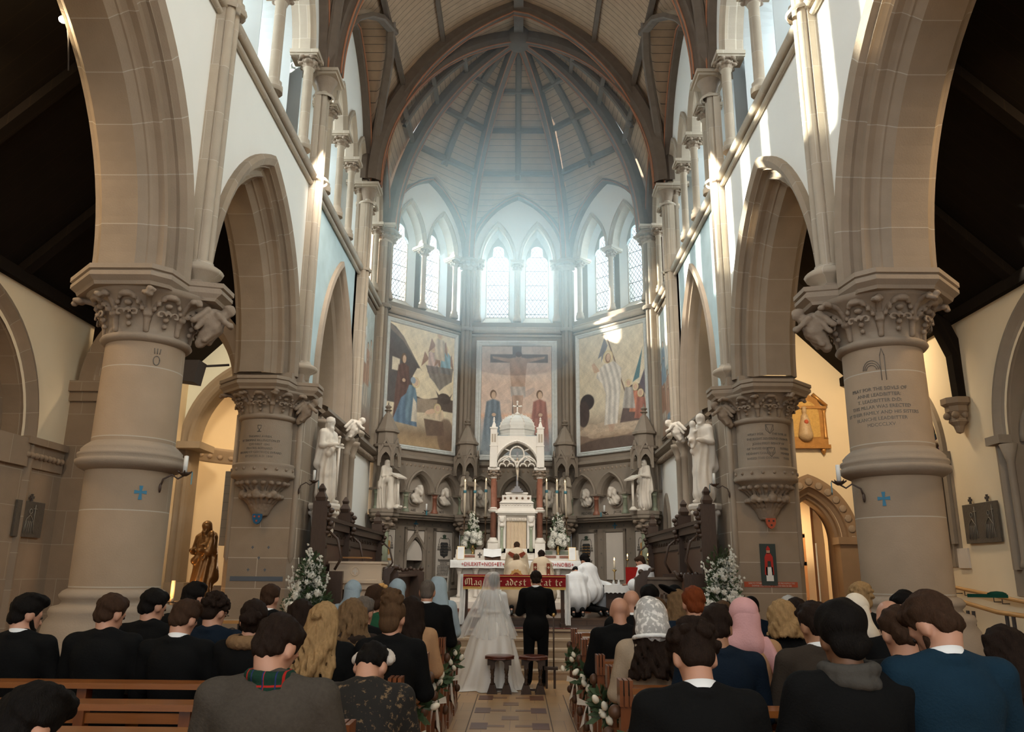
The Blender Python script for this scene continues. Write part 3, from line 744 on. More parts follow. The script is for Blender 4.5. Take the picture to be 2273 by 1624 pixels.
# ---- aisles
for side, F, s in (('left', FL, -1), ('right', FR, 1)):
    b = MB(F)
    holes = {'left': [(10.0, 1.12, 3.45, 1.65, 0)], 'right': [(10.1, 1.05, 3.6, 1.6, 1.75), (13.7, .66, 3.6, 1.15, 2.15)]}[side]
    wall_holes(b, -4, 16.6, 0, 6.1, 7.0, [h for h in holes])
    if side == 'left': pass
    aw = struct('wall_aisle_'+side, b, CREAM)
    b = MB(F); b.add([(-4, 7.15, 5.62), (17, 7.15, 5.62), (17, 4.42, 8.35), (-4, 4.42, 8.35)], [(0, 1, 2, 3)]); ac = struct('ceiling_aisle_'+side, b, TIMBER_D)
    for u in (D1, 10.5, D2, 14.8):
        b = MB(F); b.add([(u-.09, 7.1, 5.5), (u+.09, 7.1, 5.5), (u+.09, 4.42, 8.2), (u-.09, 4.42, 8.2), (u-.09, 7.1, 5.7), (u+.09, 7.1, 5.7), (u+.09, 4.42, 8.4), (u-.09, 4.42, 8.4)], [(0, 1, 2, 3), (0, 3, 7, 4), (1, 2, 6, 5)]); obj('rafter', b, TIMBER_D, ac)
    b = MB(F); b.box(-4, 17, 6.9, 7.02, 5.55, 5.72); obj('wall_plate', b, TIMBER_D, ac)
# ================================================================== columns of the nave
JOINT = mat('drum_stone', (.34, .255, .18), .85, .28, 1.7, .2, 60, brick=(40, .74, .006, (.46, .40, .32)))
ROUNDEL = STONE_C
def abacus(b, c, s, zt, half=.76, dz=.2, nave=True, k=1.0):
    """octagonal slab with a spur under the wall shaft towards the nave; s=-1 left, 1 right"""
    h = half; q = h*.42
    L = [(h, -q), (h, q), (q, h), (-q, h)]
    L += [(-h*.62, h*.80), (-h*.62-.04, .26), (-h-.08, .17), (-h-.08, -.17), (-h*.62-.04, -.26), (-h*.62, -h*.80)] if nave else [(-h, q), (-h, -q)]
    L += [(-q, -h), (q, -h)]
    lay = [(1.0, 0), (1.0, -.05), (.965, -.06), (.99, -.08), (.99, -.12), (.92, -.165), (.90, -dz)]
    P = [(c[0]+s*x*m*k, c[1]+y*m*k, zt+z) for m, z in lay for x, y in L]; n = len(L)
    f = [(j*n+i, j*n+(i+1) % n, (j+1)*n+(i+1) % n, (j+1)*n+i) for j in range(len(lay)-1) for i in range(n)]+[tuple(range(n)), tuple(range((len(lay)-1)*n, len(lay)*n))]
    b.add(P, f); return b
def big_leaves():
    P = []; rs = np.random.RandomState(2)
    cyl = lambda r, a, z: (r*math.cos(a), r*math.sin(a), z)
    for i in range(8):
        a = 2*math.pi*i/8+R(22.5); re = .60 if i % 2 else .68
        pr_ = [(.42, 0), (.43, .10), (.45, .2), (.50, .29), (.56, .345), (re, .36)]
        for (r0, z0), (r1, z1) in zip(pr_, pr_[1:]): P.append(('c', cyl(r0, a, z0), cyl(r1, a, z1), .030, .030, .02))
        for e in (-1, 1):      # ribs arching to the neighbouring leaves
            da = [0, .03, .09, .17, .27, .36]
            for k in range(5):
                r0, z0 = pr_[k]; r1, z1 = pr_[k+1]; r1 = min(r1, .60); P.append(('c', cyl(r0, a+e*da[k], z0), cyl(r1, a+e*da[k+1], z1), .022, .020, .012))
            for k in range(4): P.append(('e', cyl(.475+.03*k, a+e*(.05+.07*k), .16+.05*k), (.026, .026, .03)))
            pv = None
            for k in range(10): t_ = k/9*1.7*math.pi; rr = .05*(1-k/13); q = cyl(.53, a+e*(.25+rr*math.cos(t_)/.5), .15+rr*math.sin(t_)); P += [('c', pv, q, .014, .014, .006)] if pv else []; pv = q
        for k in range(7): v = rs.randn(3); v /= np.linalg.norm(v); c0 = cyl(re+.045, a, .33); P.append(('e', (c0[0]+v[0]*.045, c0[1]+v[1]*.045, c0[2]+v[2]*.035), (.032, .032, .026)))
        a3 = a+R(22.5)
        for k in range(4): P.append(('e', cyl(.45+.022*k, a3, .05+.07*k), (.028+.005*k, .028+.005*k, .03)))
        for k in range(3): P.append(('e', cyl(.58, a3+.07*(k-1), .335), (.04, .04, .028)))
    return P
LEAVES = blob_mesh('capital_leaves', big_leaves(), .016, STONE_C, k=.018)
def angel_mesh():
    """small winged half figure leaning out under the shaft corbel, faces -x"""
    P = [('e', (.0, 0, .02), (.11, .1, .12)), ('c', (0, 0, .02), (-.10, 0, .07), .075, .055), ('e', (-.155, 0, .115), (.05, .045, .055)), ('e', (-.14, 0, .14), (.055, .055, .04)),
         ('c', (-.07, -.075, .06), (-.15, -.04, -.02), .03, .024), ('c', (-.07, .075, .06), (-.15, .04, -.02), .03, .024), ('e', (-.17, 0, -.03), (.03, .05, .035)),
         ('c', (.02, -.09, .10), (.12, -.16, -.02), .035, .03), ('c', (.02, .09, .10), (.12, .16, -.02), .035, .03), ('c', (.02, -.08, .04), (.10, -.12, -.08), .03, .025), ('c', (.02, .08, .04), (.10, .12, -.08), .03, .025), ('c', (0, 0, -.05), (.10, 0, -.20), .10, .05), ('c', (-.05, -.04, -.05), (.04, -.05, -.18), .035, .03), ('c', (-.05, .04, -.05), (.04, .05, -.18), .035, .03)]
    return blob_mesh('carved_angel', P, .011, STONE_C, k=.014, disp=lambda X, Y, Z: .004*np.sin(90*Y+30*X)*np.sin(70*Z))
ANGEL = angel_mesh()
def column(s, y, label):
    x = s*4.0; t = thing('column', label, 'column', (x, y, 0)); c = (0, 0, 0)
    b = MB(); b.lathe([(.78, 0), (.78, .52), (.74, .6)], c, 8, smooth=False, rot=R(22.5)); b.lathe([(.70, .58), (.68, .72), (.62, 1.02), (.60, 1.14), (.56, 1.2), (.575, 1.24), (.555, 1.29), (.48, 1.31), (.46, 1.34), (.49, 1.37), (.50, 1.40), (.47, 1.44), (.43, 1.46)], c, 40); obj('base', b, STONE_P, t)
    b = MB(); b.lathe([(.425, 1.44), (.425, 2.66)], c, 40, cap=False); b.lathe([(.41, 2.88), (.40, 3.98)], c, 40, cap=False); obj('shaft', b, JOINT, t)
    b = MB(); b.lathe([(.42, 2.62), (.50, 2.66), (.53, 2.69), (.535, 2.73), (.50, 2.745), (.525, 2.77), (.52, 2.8), (.49, 2.81), (.495, 2.84), (.46, 2.88), (.40, 2.93)], c, 40); obj('shaft_ring', b, STONE_P, t)
    b = MB(); b.lathe([(.40, 3.96), (.44, 3.98), (.465, 4.01), (.45, 4.04), (.41, 4.06), (.415, 4.14), (.44, 4.25), (.50, 4.36), (.60, 4.45), (.68, 4.5)], c, 40); cp = obj('capital', b, STONE_P, t)
    link('capital_leaves', LEAVES, cp, (0, 0, 4.08)); a = link('carved_angel', ANGEL, cp, (-s*.70, 0, 4.28), 0 if s > 0 else math.pi); a.scale = (1.15,)*3
    b = MB(); abacus(b, c, s, 4.68); obj('abacus', b, STONE_P, t)
    b = MB(); b.box(-s*.40-.2 if s > 0 else .2, -.2 if s > 0 else .60, -.2, .2, 4.68, 4.72); obj('shaft_pedestal', b, STONE_P, t)
    return t
COL = {}
for s in (-1, 1):
    nm = 'left' if s < 0 else 'right'
    COL[s] = column(s, D1, 'massive round sandstone column with leafy capital, nearest on the %s of the nave' % nm)
# joined pier of the chancel arch with the corbelled half column
CORB = []
for i in range(11):
    a = math.pi+math.pi*i/10; q = lambda r, z: (r*math.cos(a), r*math.sin(a), z)
    CORB += [('c', q(.27, .50), q(.36, .60), .03, .035), ('e', q(.39, .585), (.045, .045, .035)), ('c', q(.20, .30), q(.28, .40), .03, .035), ('e', q(.31, .385), (.045, .045, .04)), ('e', q(.24, .46), (.03, .03, .03)), ('c', q(.10, .12), q(.17, .26), .025, .03)]
CORB += [('e', (0, -.30, .42), (.07, .07, .075)), ('e', (-.24, -.20, .42), (.06, .06, .06)), ('e', (.24, -.20, .42), (.06, .06, .06)), ('c', (0, 0, .1), (0, -.05, .34), .05, .16)]
CORBM = blob_mesh('corbel_leaves', CORB, .015, STONE_C, k=.02, disp=ROUGH(.006, 60))
def pier(s, label):
    x = s*3.98; t = tag(thing('trim_%d' % (1 if s < 0 else 2), label, None, (x, D2, 0)), kind='structure'); c = (0, -.03, 0)
    b = MB(); h = .56
    L = [(-h, .9), (-h, .12), (-h+.1, .02), (h-.1, .02), (h, .12), (h, .9)]
    b.prism([(q[0], q[1]) for q in L], 2, 0, 4.4); b.prism([(q[0]*1.12, q[1]-.06 if q[1] < .5 else q[1]) for q in L], 2, 0, .95); obj('pier_body', b, STONE, t)
    b = MB()
    for e in (-1, 1): b.lathe([(.0, 1.75), (.05, 1.85), (.05, 4.1)], (e*(h-.06), .06, 0), 10)
    obj('corner_roll', b, STONE_P, t)
    b = MB(); b.lathe([(.41, 3.25), (.405, 3.98)], c, 32, a0=math.pi, a1=2*math.pi, cap=False); obj('half_shaft', b, STONE_P, t)
    b = MB(); b.lathe([(.41, 3.28), (.47, 3.27), (.49, 3.24), (.48, 3.22), (.49, 3.12), (.5, 3.10), (.49, 3.06), (.42, 3.04), (.38, 2.98), (.33, 2.93), (.25, 2.88), (.28, 2.80), (.2, 2.72), (.13, 2.62), (.07, 2.5), (.02, 2.42)], c, 32, a0=math.pi, a1=2*math.pi, cap=False); rg = obj('corbel', b, STONE_P, t)
    for i in range(9): a = math.pi+math.pi*(i+.5)/9; obj('rosette', MB().ball((c[0]+.49*math.cos(a), c[1]+.49*math.sin(a), 3.17), (.025, .025, .025), 8, 5), STONE_C, rg)
    link('corbel_leaves', CORBM, rg, (0, -.03, 2.38))
    b = MB(); b.lathe([(.40, 3.95), (.44, 3.97), (.465, 4.0), (.45, 4.03), (.41, 4.05), (.44, 4.2), (.50, 4.28), (.60, 4.36), (.64, 4.4)], c, 32); cp = obj('capital', b, STONE_P, t)
    l = link('capital_leaves', LEAVES, cp, (0, -.03, 4.05)); l.scale = (1, 1, .85); a = link('carved_angel', ANGEL, cp, (-s*.60, -.05, 4.18), 0 if s > 0 else math.pi)
    b = MB(); abacus(b, (0, -.03, 0), s, 4.58, .74, .2); b.box(-.62, .62, .3, .9, 4.38, 4.58); obj('abacus', b, STONE_P, t)
    b = MB(); b.box(-.43, .45, -.45, .85, 4.58, 4.70); b.box((-.55 if s > 0 else .25), (-.25 if s > 0 else .55), -.2, .2, 4.58, 4.74); obj('impost', b, STONE_P, t)
    return t
PIER = {-1: pier(-1, 'stone chancel pier left of the altar with carved half column and blue shield'), 1: pier(1, 'stone chancel pier right of the altar with carved half column and red shield')}
# ================================================================== figures
def rotm(b=0, yaw=0, roll=0): return Matrix.Rotation(yaw, 3, 'Z') @ Matrix.Rotation(-b, 3, 'X') @ Matrix.Rotation(roll, 3, 'Y')
def XF(prims, M, t, s=1.0):
    out = []
    for p in prims:
        q = lambda v: tuple(M @ (Vector(v)*s)+Vector(t))
        if p[0].lstrip('-') == 'c': out.append((p[0], q(p[1]), q(p[2]), p[3]*s, p[4]*s)+tuple(p[5:]))
        else:
            m = M.copy()
            if len(p) > 3 and p[3]: m = M @ Matrix.Rotation(p[3][1], 3, p[3][0])
            ax, an = m.to_quaternion().to_axis_angle(); out.append((p[0], q(p[1]), tuple(r*s for r in p[2]), (ax, an)))
    return out
HEADP = [('e', (0, -.014, .032), (.074, .092, .083)), ('e', (0, .03, -.022), (.058, .058, .083)), ('e', (0, .046, -.075), (.042, .04, .03)), ('c', (0, .088, .008), (0, .103, -.028), .008, .013, .012),
         ('e', (0, .078, -.052), (.022, .014, .010)), ('c', (-.045, .066, .022), (.045, .066, .022), .012, .012, .015), ('e', (-.075, -.006, -.012), (.010, .020, .030)), ('e', (.075, -.006, -.012), (.010, .020, .030))]
def hand_prims(sx=1, curl=.5):
    """relaxed hand, wrist at origin, fingers along +y, palm down (-z), thumb towards -x*sx"""
    P = [('e', (0, .045, 0), (.040, .052, .016)), ('c', (0, -.02, 0), (0, .02, 0), .026, .028)]
    for i, (x, L) in enumerate(((-.029, .072), (-.010, .08), (.010, .075), (.028, .058))):
        a = (x*sx, .085, 0); c = curl*(.9+.12*i)
        b = (x*1.15*sx, .085+L*.5*math.cos(c*.5), -L*.5*math.sin(c*.5)); d = (x*1.2*sx, b[1]+L*.5*math.cos(c*1.3), b[2]-L*.5*math.sin(c*1.3))
        P += [('c', a, b, .0095, .009, .004), ('c', b, d, .009, .0078, .004)]
    P += [('c', (-.026*sx, .02, -.004), (-.055*sx, .055, -.012), .014, .011, .012), ('c', (-.055*sx, .055, -.012), (-.058*sx, .088, -.02), .011, .009, .004)]
    return P
HANDV = {}
def hand_geo(sx):
    if sx not in HANDV:
        P = hand_prims(sx); lo, hi = bounds(P); HANDV[sx] = nets(sdf(P, .008), lo, hi, .0065)
    return HANDV[sx]
def skeleton(zt, pose='kneel', bow=25, turn=0, lean=0, sw=.185, arms='front', s=1.0, roll=0):
    """joint positions for a figure facing +y with the crown of the head at height zt"""
    up = .47*s; b, tl = R(bow), R(lean)
    hip = Vector((0, 0, 0)); sh = hip+Vector((0, math.sin(tl)*up, math.cos(tl)*up)); na = tl+R(14)+b*.45
    nb = sh+Vector((0, math.sin(tl)*.045, math.cos(tl)*.045))*s; hc = nb+Vector((0, math.sin(na), math.cos(na)))*.118*s
    M = rotm(b+tl*.5, R(turn), R(roll)); top = hc.z+.10*s
    dz = zt-top
    J = dict(hip=hip, sh=sh, nb=nb, hc=hc)
    for k in J: J[k] = J[k]+Vector((0, 0, dz))
    J['M'] = M; J['s'] = s; J['sw'] = sw*s; J['top'] = zt
    for e in (-1, 1):
        S = J['sh']+Vector((e*sw*s, 0, -.03)); n = 'L' if e < 0 else 'R'
        if arms == 'front': E_ = S+Vector((e*.06, .06, -.27))*s; Wr = Vector((e*.06*s, E_.y+.20*s, E_.z+.06*s))
        elif arms == 'down': E_ = S+Vector((e*.05, .0, -.29))*s; Wr = E_+Vector((e*-.01, .06, -.24))*s
        elif arms == 'pray': E_ = S+Vector((e*.07, .12, -.22))*s; Wr = Vector((e*.03*s, E_.y+.19*s, E_.z+.17*s))
        elif arms == 'hold': E_ = S+Vector((e*.06, .04, -.27))*s; Wr = Vector((e*.10*s, E_.y+.24*s, E_.z+.02*s))
        J['S'+n], J['E'+n], J['W'+n] = S, E_, Wr
    H = J['hip']
    for e in (-1, 1):
        n = 'L' if e < 0 else 'R'; hp = H+Vector((e*.095*s, 0, -.02)); J['H'+n] = hp
        if pose == 'stand': J['K'+n] = Vector((e*.10*s, .03, H.z*.53)); J['A'+n] = Vector((e*.11*s, -.02, .09)); J['T'+n] = Vector((e*.13*s, .13, .04))
        elif pose == 'kneel': J['K'+n] = Vector((e*.11*s, .10, max(.16, H.z-.44*s))); J['A'+n] = Vector((e*.10*s, -.34, max(.13, H.z-.46*s))); J['T'+n] = Vector((e*.10*s, -.40, .05))
        else: J['K'+n] = Vector((e*.12*s, .44, H.z-.02)); J['A'+n] = Vector((e*.12*s, .46, .10)); J['T'+n] = Vector((e*.12*s, .60, .05))
    return J
def body_mesh(J, m, h=.013, hands=True, bare_back=False):
    s = J['s']; P = XF(HEADP, J['M'], J['hc'], s)
    P += [('c', tuple(J['hc']+J['M'] @ Vector((0, -.03, -.05))*s), tuple(J['nb']-Vector((0, 0, .02))), .050*s, .060*s, .02)]
    P += [('c', tuple(J['nb']-Vector((0, 0, .03))), tuple(J['SL']), .05*s, .045*s), ('c', tuple(J['nb']-Vector((0, 0, .03))), tuple(J['SR']), .05*s, .045*s)]
    mid = (J['sh']+J['hip'])/2
    P += [('e', tuple(J['sh']-Vector((0, 0, .13*s))), (.15*s, .095*s, .17*s)), ('e', tuple(mid-Vector((0, 0, .05))), (.125*s, .09*s, .17*s)), ('e', tuple(J['hip']), (.15*s, .11*s, .12*s))]
    for n in 'LR':
        P += [('c', tuple(J['S'+n]), tuple(J['E'+n]), .042*s, .034*s, .02), ('c', tuple(J['E'+n]), tuple(J['W'+n]), .034*s, .024*s, .02),
              ('c', tuple(J['H'+n]), tuple(J['K'+n]), .075*s, .052*s), ('c', tuple(J['K'+n]), tuple(J['A'+n]), .05*s, .033*s, .02), ('c', tuple(J['A'+n]), tuple(J['T'+n]), .035*s, .028*s, .02)]
    lo, hi = bounds(P); V, F = nets(sdf(P, .03), lo, hi, h)
    if hands:
        for n, e in (('L', -1), ('R', 1)):
            hv, hf = hand_geo(-e); d = (J['W'+n]-J['E'+n]).normalized(); sd = Vector((0, 0, 1)).cross(d); sd = sd.normalized() if sd.length > .1 else Vector((0, -e, 0))
            sd = -sd; up = sd.cross(d); Mx = np.array([[sd.x, d.x, up.x], [sd.y, d.y, up.y], [sd.z, d.z, up.z]])
            V = np.concatenate([V, (hv*s) @ Mx.T+np.array(J['W'+n])]) ; F = np.concatenate([F, hf+len(V)-len(hv)])
    me = bpy.data.meshes.new('body'); me.from_pydata(V.tolist(), [], F.tolist()); me.polygons.foreach_set('use_smooth', np.ones(len(F), bool)); me.materials.append(m); me.update()
    return me
def coat_prims(J, fat=1.0, length=.22, arms=True, skirt=0):
    s = J['s']; f = fat; z = Vector((0, 0, 1)); P = []
    sh, hip = J['sh'], J['hip']; mid = (sh+hip)/2
    P += [('e', tuple(sh-z*.14*s), (.175*s*f, .122*s*f, .20*s)), ('e', tuple(sh-z*.10*s-Vector((0, .02, 0))), (.17*s*f, .115*s*f, .14*s)), ('e', tuple(mid-z*.03), (.158*s*f, .118*s*f, .20*s)), ('e', tuple(hip+z*.0), (.185*s*f, .14*s*f, .17*s))]
    if length: P += [('c', tuple(hip), tuple(hip-z*length+Vector((0, .02, 0))), .155*s*f, .165*s*f+skirt)]
    for n, e in (('L', -1), ('R', 1)):
        P += [('c', tuple(J['nb']+Vector((e*.04*s, -.012, -.022*s))), tuple(J['S'+n]+z*.008), .048*s*f, .05*s*f), ('c', tuple(J['nb']+Vector((e*.03*s, -.02, -.03*s))), tuple(J['S'+n]*.55+J['nb']*.45-z*.03), .05*s*f, .05*s*f)]
        if arms: P += [('c', tuple(J['S'+n]), tuple(J['E'+n]), .066*s*f, .056*s*f, .03), ('c', tuple(J['E'+n]), tuple(J['W'+n]), .054*s*f, .042*s*f, .03)]
    return P
def collar_mesh(J, m, r=.066, z0=-.012, h=.035, th=.006, back=1.0):
    """band round the neck, tilted with it"""
    s = J['s']; ax = (J['hc']-J['nb']).normalized(); ax = (ax+Vector((0, 0, .6))).normalized(); b = MB(); q = Vector((0, 0, 1)).rotation_difference(ax).to_matrix()
    b.lathe([(r*s*1.05, z0), (r*s, z0+h), (r*s-th, z0+h), (r*s-th, z0)], (0, 0, 0), 24, cap=False, sy=1.02)
    me = b.mesh('shirt_collar', m)
    for v in me.vertices: v.co = q @ v.co+J['nb']
    return me
def ring_prims(J, r=.07, zc=.0, th=.02, sy=1.05):
    P = []; s = J['s']; n = 14
    for i in range(n):
        a0, a1 = 2*math.pi*i/n, 2*math.pi*(i+1)/n
        P.append(('c', tuple(J['nb']+Vector((r*math.cos(a0), r*sy*math.sin(a0), zc))*s), tuple(J['nb']+Vector((r*math.cos(a1), r*sy*math.sin(a1), zc))*s), th*s, th*s, .012))
    return P
# hair shapes in head space (facing +y)
def strands(n, z1, r=.017, wave=0, back=1.0, spread=.08, seed=1, y1=-.05):
    rs = np.random.RandomState(seed); P = []
    for i in range(n):
        a = R(200+140*i/(n-1)) if back == 1 else R(180+180*i/(n-1)); ca, sa = math.cos(a), math.sin(a); pts = []
        for k in range(8):
            t = k/7; rr = .088 if t < .3 else .088+.01*math.sin(t*9+i)
            z = .06+(z1-.06)*t; x = ca*(rr+spread*t*.6)+wave*math.sin(t*11+i*1.7)*t; y = sa*(rr+.012)*(1+.45*t)+y1*t*.5+wave*.6*math.cos(t*10+i)*t
            pts.append((x, y, z))
        for p, q in zip(pts, pts[1:]): P.append(('c', p, q, r*1.05, r, .008))
    return P
CAP = [('e', (0, -.022, .042), (.087, .100, .090)), ('e', (0, -.058, -.03), (.07, .05, .075)), ('-c', (-.06, .11, -.01), (.06, .11, -.01), .072, .072, .02), ('-c', (-.09, .03, -.06), (.09, .03, -.06), .05, .05, .02)]
CAPS = [('e', (0, -.020, .044), (.086, .100, .090)), ('e', (0, -.058, -.022), (.068, .048, .062)), ('-c', (-.06, .115, -.0), (.06, .115, -.0), .074, .074, .02), ('-c', (-.1, .025, -.06), (.1, .025, -.06), .055, .055, .02), ('-c', (-.09, -.07, -.14), (.09, -.07, -.14), .055, .055, .02)]
def hair(kind, seed=0):
    """returns prims, displacement"""
    fine = lambda X, Y, Z: .003*np.sin(150*X+40*Z+seed)*np.sin(60*Y+seed)+.003*np.sin(90*X-50*Y+70*Z)+.002*np.sin(230*X+90*Y)
    if kind == 'short': return CAPS+[('e', (0, .04, .095), (.06, .05, .035))], fine
    if kind == 'quiff': return CAPS+[('e', (0, .05, .105), (.062, .05, .042)), ('e', (.01, 0, .115), (.07, .07, .03))], fine
    if kind == 'buzz': return [('e', (0, -.016, .036), (.077, .095, .086)), ('e', (0, -.055, -.02), (.064, .045, .06)), ('-c', (-.06, .115, -.01), (.06, .115, -.01), .07, .07, .02), ('-c', (-.1, .025, -.05), (.1, .025, -.05), .055, .055, .02), ('-c', (-.09, -.08, -.13), (.09, -.08, -.13), .055, .055, .02)], None
    if kind == 'curly':
        rs = np.random.RandomState(seed); P = list(CAPS)
        for i in range(90):
            a, b_ = rs.rand()*2*math.pi, rs.rand()*math.pi*.58; v = (math.sin(b_)*math.cos(a), math.sin(b_)*math.sin(a), math.cos(b_)); P.append(('e', (v[0]*.092, -.022+v[1]*.104, .046+v[2]*.092), (.019, .019, .019)))
        return P, None
    if kind == 'thick': return [('e', (0, -.03, .055), (.096, .11, .10)), ('e', (0, -.07, -.03), (.078, .05, .06)), ('-c', (-.06, .125, -.01), (.06, .125, -.01), .075, .075, .02), ('-c', (-.1, .03, -.07), (.1, .03, -.07), .05, .05, .02)], lambda X, Y, Z: .005*np.sin(55*X+seed)*np.sin(50*Z+40*Y)
    if kind == 'bald': return None, None
    if kind == 'fringe': return [('e', (0, -.02, .0), (.082, .096, .055)), ('-e', (0, .0, .085), (.075, .088, .055)), ('-c', (-.06, .1, -.01), (.06, .1, -.01), .08, .08, .02)], fine
    if kind == 'long': return CAP+strands(12, -.34, .022, .004, 1, .05, seed), fine
    if kind == 'wavy': return CAP+strands(12, -.36, .02, .018, 1, .09, seed), fine
    if kind == 'wild': return CAP+strands(16, -.30, .017, .028, 0, .16, seed), fine
    if kind == 'bob': return [('e', (0, -.03, .03), (.10, .108, .105)), ('e', (0, -.05, -.07), (.105, .08, .085)), ('-c', (-.07, .13, -.03), (.07, .13, -.03), .085, .085, .02)]+strands(14, -.14, .016, .004, 0, .03, seed), fine
    if kind == 'half_up': return CAP+strands(12, -.34, .019, .016, 1, .09, seed)+[('c', (-.07, -.04, .08), (0, -.13, .03), .018, .02, .01), ('c', (.07, -.04, .08), (0, -.13, .03), .018, .02, .01), ('e', (0, -.14, .02), (.03, .025, .03))], fine
    if kind == 'bun':
        rs = np.random.RandomState(3); P = list(CAP)
        for i in range(46):
            a, b_ = rs.rand()*2*math.pi, rs.rand()*math.pi; P.append(('e', (.07*math.sin(b_)*math.cos(a), -.07+.06*math.sin(b_)*math.sin(a), .12+.055*math.cos(b_)), (.018, .018, .018)))
        return P+[('e', (0, -.07, .12), (.062, .055, .05))], None
    if kind == 'low_bun': return CAP+[('e', (0, -.13, -.03), (.055, .045, .045)), ('c', (-.04, -.14, -.03), (.04, -.14, -.02), .03, .03, .008), ('c', (0, -.15, -.06), (.0, -.15, .01), .022, .022, .008)], fine
    if kind == 'ponytail': return CAP+[('e', (0, -.12, .05), (.03, .03, .03)), ('c', (0, -.13, .05), (.01, -.16, -.08), .028, .024), ('c', (.01, -.16, -.08), (.015, -.15, -.2), .026, .012)], fine
    raise ValueError(kind)
EYE = MB().ball((0, 0, 0), .0105, 8, 6).mesh('eye', mat('dark_eye', (.03, .02, .015), .2))
HAIRC = {}
def hairmat(n, c, **k): return mat('hair_'+n, tuple(q*.75 for q in c), .7, .5, 34, .6, 150, spec=.10, stretch=(1.6, 1.6, .35), **k)
H_BLK, H_DBR, H_BRN, H_RED, H_BLD, H_DBL, H_GRY, H_LBR = (hairmat('black', (.008, .006, .005)), hairmat('dark_brown', (.022, .012, .008)), hairmat('brown', (.055, .028, .016)), hairmat('red', (.20, .045, .012)),
    hairmat('blonde', (.42, .26, .12)), hairmat('dark_blonde', (.20, .12, .06)), hairmat('grey', (.16, .13, .11)), hairmat('light_brown', (.11, .06, .03)))
SKIN1 = mat('fair_skin', (.50, .26, .17), .5, .06, 10); SKIN2 = mat('tan_skin', (.36, .18, .10), .5, .06, 10); SKIN3 = mat('deep_skin', (.20, .095, .05), .5, .06, 10)
def cloth(n, c, rough=.9, **k): return mat('cloth_'+n, c, rough, k.pop('var', .12), k.pop('scale', 12), .3, 90, spec=.12, **k)
BLACKC = cloth('black_wool', (.005, .005, .005)); NAVY = cloth('navy_wool', (.006, .012, .022)); TEAL = cloth('blue_suit', (.008, .026, .045)); CHAR = cloth('charcoal_tweed', (.022, .023, .023), brick=(.09, .11, .001, (.04, .03, .022)))
TWEED = cloth('brown_grey_tweed', (.06, .05, .04), var=.25, scale=60); CAMEL = cloth('camel_wool', (.40, .23, .12)); BEIGE = cloth('beige_wool', (.34, .26, .18)); GREENC = cloth('green_wool', (.015, .07, .035)); GREYC = cloth('grey_wool', (.06, .055, .048)); WHITEC = cloth('white_linen', (.78, .78, .76)); TAUPE = cloth('quilted_taupe', (.06, .045, .036), stripes=(1, .06, .006, (.03, .02, .015)))
SHIRT = mat('shirt_white', (.8, .8, .8), .7); BLUEH = cloth('pale_blue_scarf', (.33, .41, .46)); PINKH = cloth('pink_scarf', (.60, .33, .33)); IVORY = cloth('ivory_scarf', (.72, .64, .52)); SHOE = mat('black_leather', (.01, .01, .01), .35)
def person(x, y, zt, label, coat=BLACKC, skin=SKIN1, hk='short', hm=H_DBR, pose='kneel', bow=25, turn=0, lean=0, sw=.185, arms='front', rz=0, z0=0, s=1.1, fat=.98, collar=None, coatcol=True, h=.014, hh=.009, length=.22,
           trousers=BLACKC, extra=None, group=None, roll=0, coatname='jacket', skirt=0, seed=0):
    t = thing('person', label, 'person', (x, y, z0), rz, group)
    J = skeleton(zt-z0, pose, bow, turn, lean, sw, arms, s, roll)
    body = link('body', body_mesh(J, skin, h), t)
    for e in (-1, 1): link('eye', EYE, t, tuple(J['hc']+J['M'] @ Vector((e*.03, .083, .006))*s))
    P = coat_prims(J, fat, length, skirt=skirt)
    if coatcol: P += ring_prims(J, .072, -.01, .018)
    blob(coatname, P, h*1.1, coat, t, k=.035, disp=lambda X, Y, Z: .0035*np.sin(28*X+13*Z+seed)*np.sin(21*Z+9*Y))
    if collar: link('shirt_collar', collar_mesh(J, collar), t)
    P = []
    for n in 'LR': P += [('c', tuple(J['H'+n]), tuple(J['K'+n]), .095*s, .075*s, .03), ('c', tuple(J['K'+n]), tuple(J['A'+n]), .072*s, .055*s, .02)]
    P.append(('e', tuple(J['hip']), (.165*s, .125*s, .12*s)))
    if trousers: blob('trousers' if skirt == 0 else 'skirt', P, h*1.3, trousers, t, k=.02)
    for n in 'LR':
        a, d = J['A'+n], J['T'+n]; blob('shoe', [('c', tuple(a-Vector((0, 0, .03))), tuple(d), .043*s, .036*s)], .014, SHOE, t)
    if hk:
        hp, disp = hair(hk, seed)
        if hp:
            lo, hi = bounds(hp); V, F = nets(sdf(hp, .005 if hk in ('curly', 'bun') else .012, disp), lo, hi, hh)
            Mx = np.array(J['M']); V = (V*s) @ Mx.T+np.array(J['hc']); me = bpy.data.meshes.new('hair'); me.from_pydata(V.tolist(), [], F.tolist()); me.polygons.foreach_set('use_smooth', np.ones(len(F), bool)); me.materials.append(hm); me.update(); link('hair', me, t)
    if extra: extra(t, J)
    return t, J
def head_blob(name, prims, J, m, parent, h=.01, k=.02, disp=None):
    lo, hi = bounds(prims); V, F = nets(sdf(prims, k, disp), lo, hi, h); V = (V*J['s']) @ np.array(J['M']).T+np.array(J['hc'])
    me = bpy.data.meshes.new(name); me.from_pydata(V.tolist(), [], F.tolist()); me.polygons.foreach_set('use_smooth', np.ones(len(F), bool)); me.materials.append(m); me.update(); return link(name, me, parent)
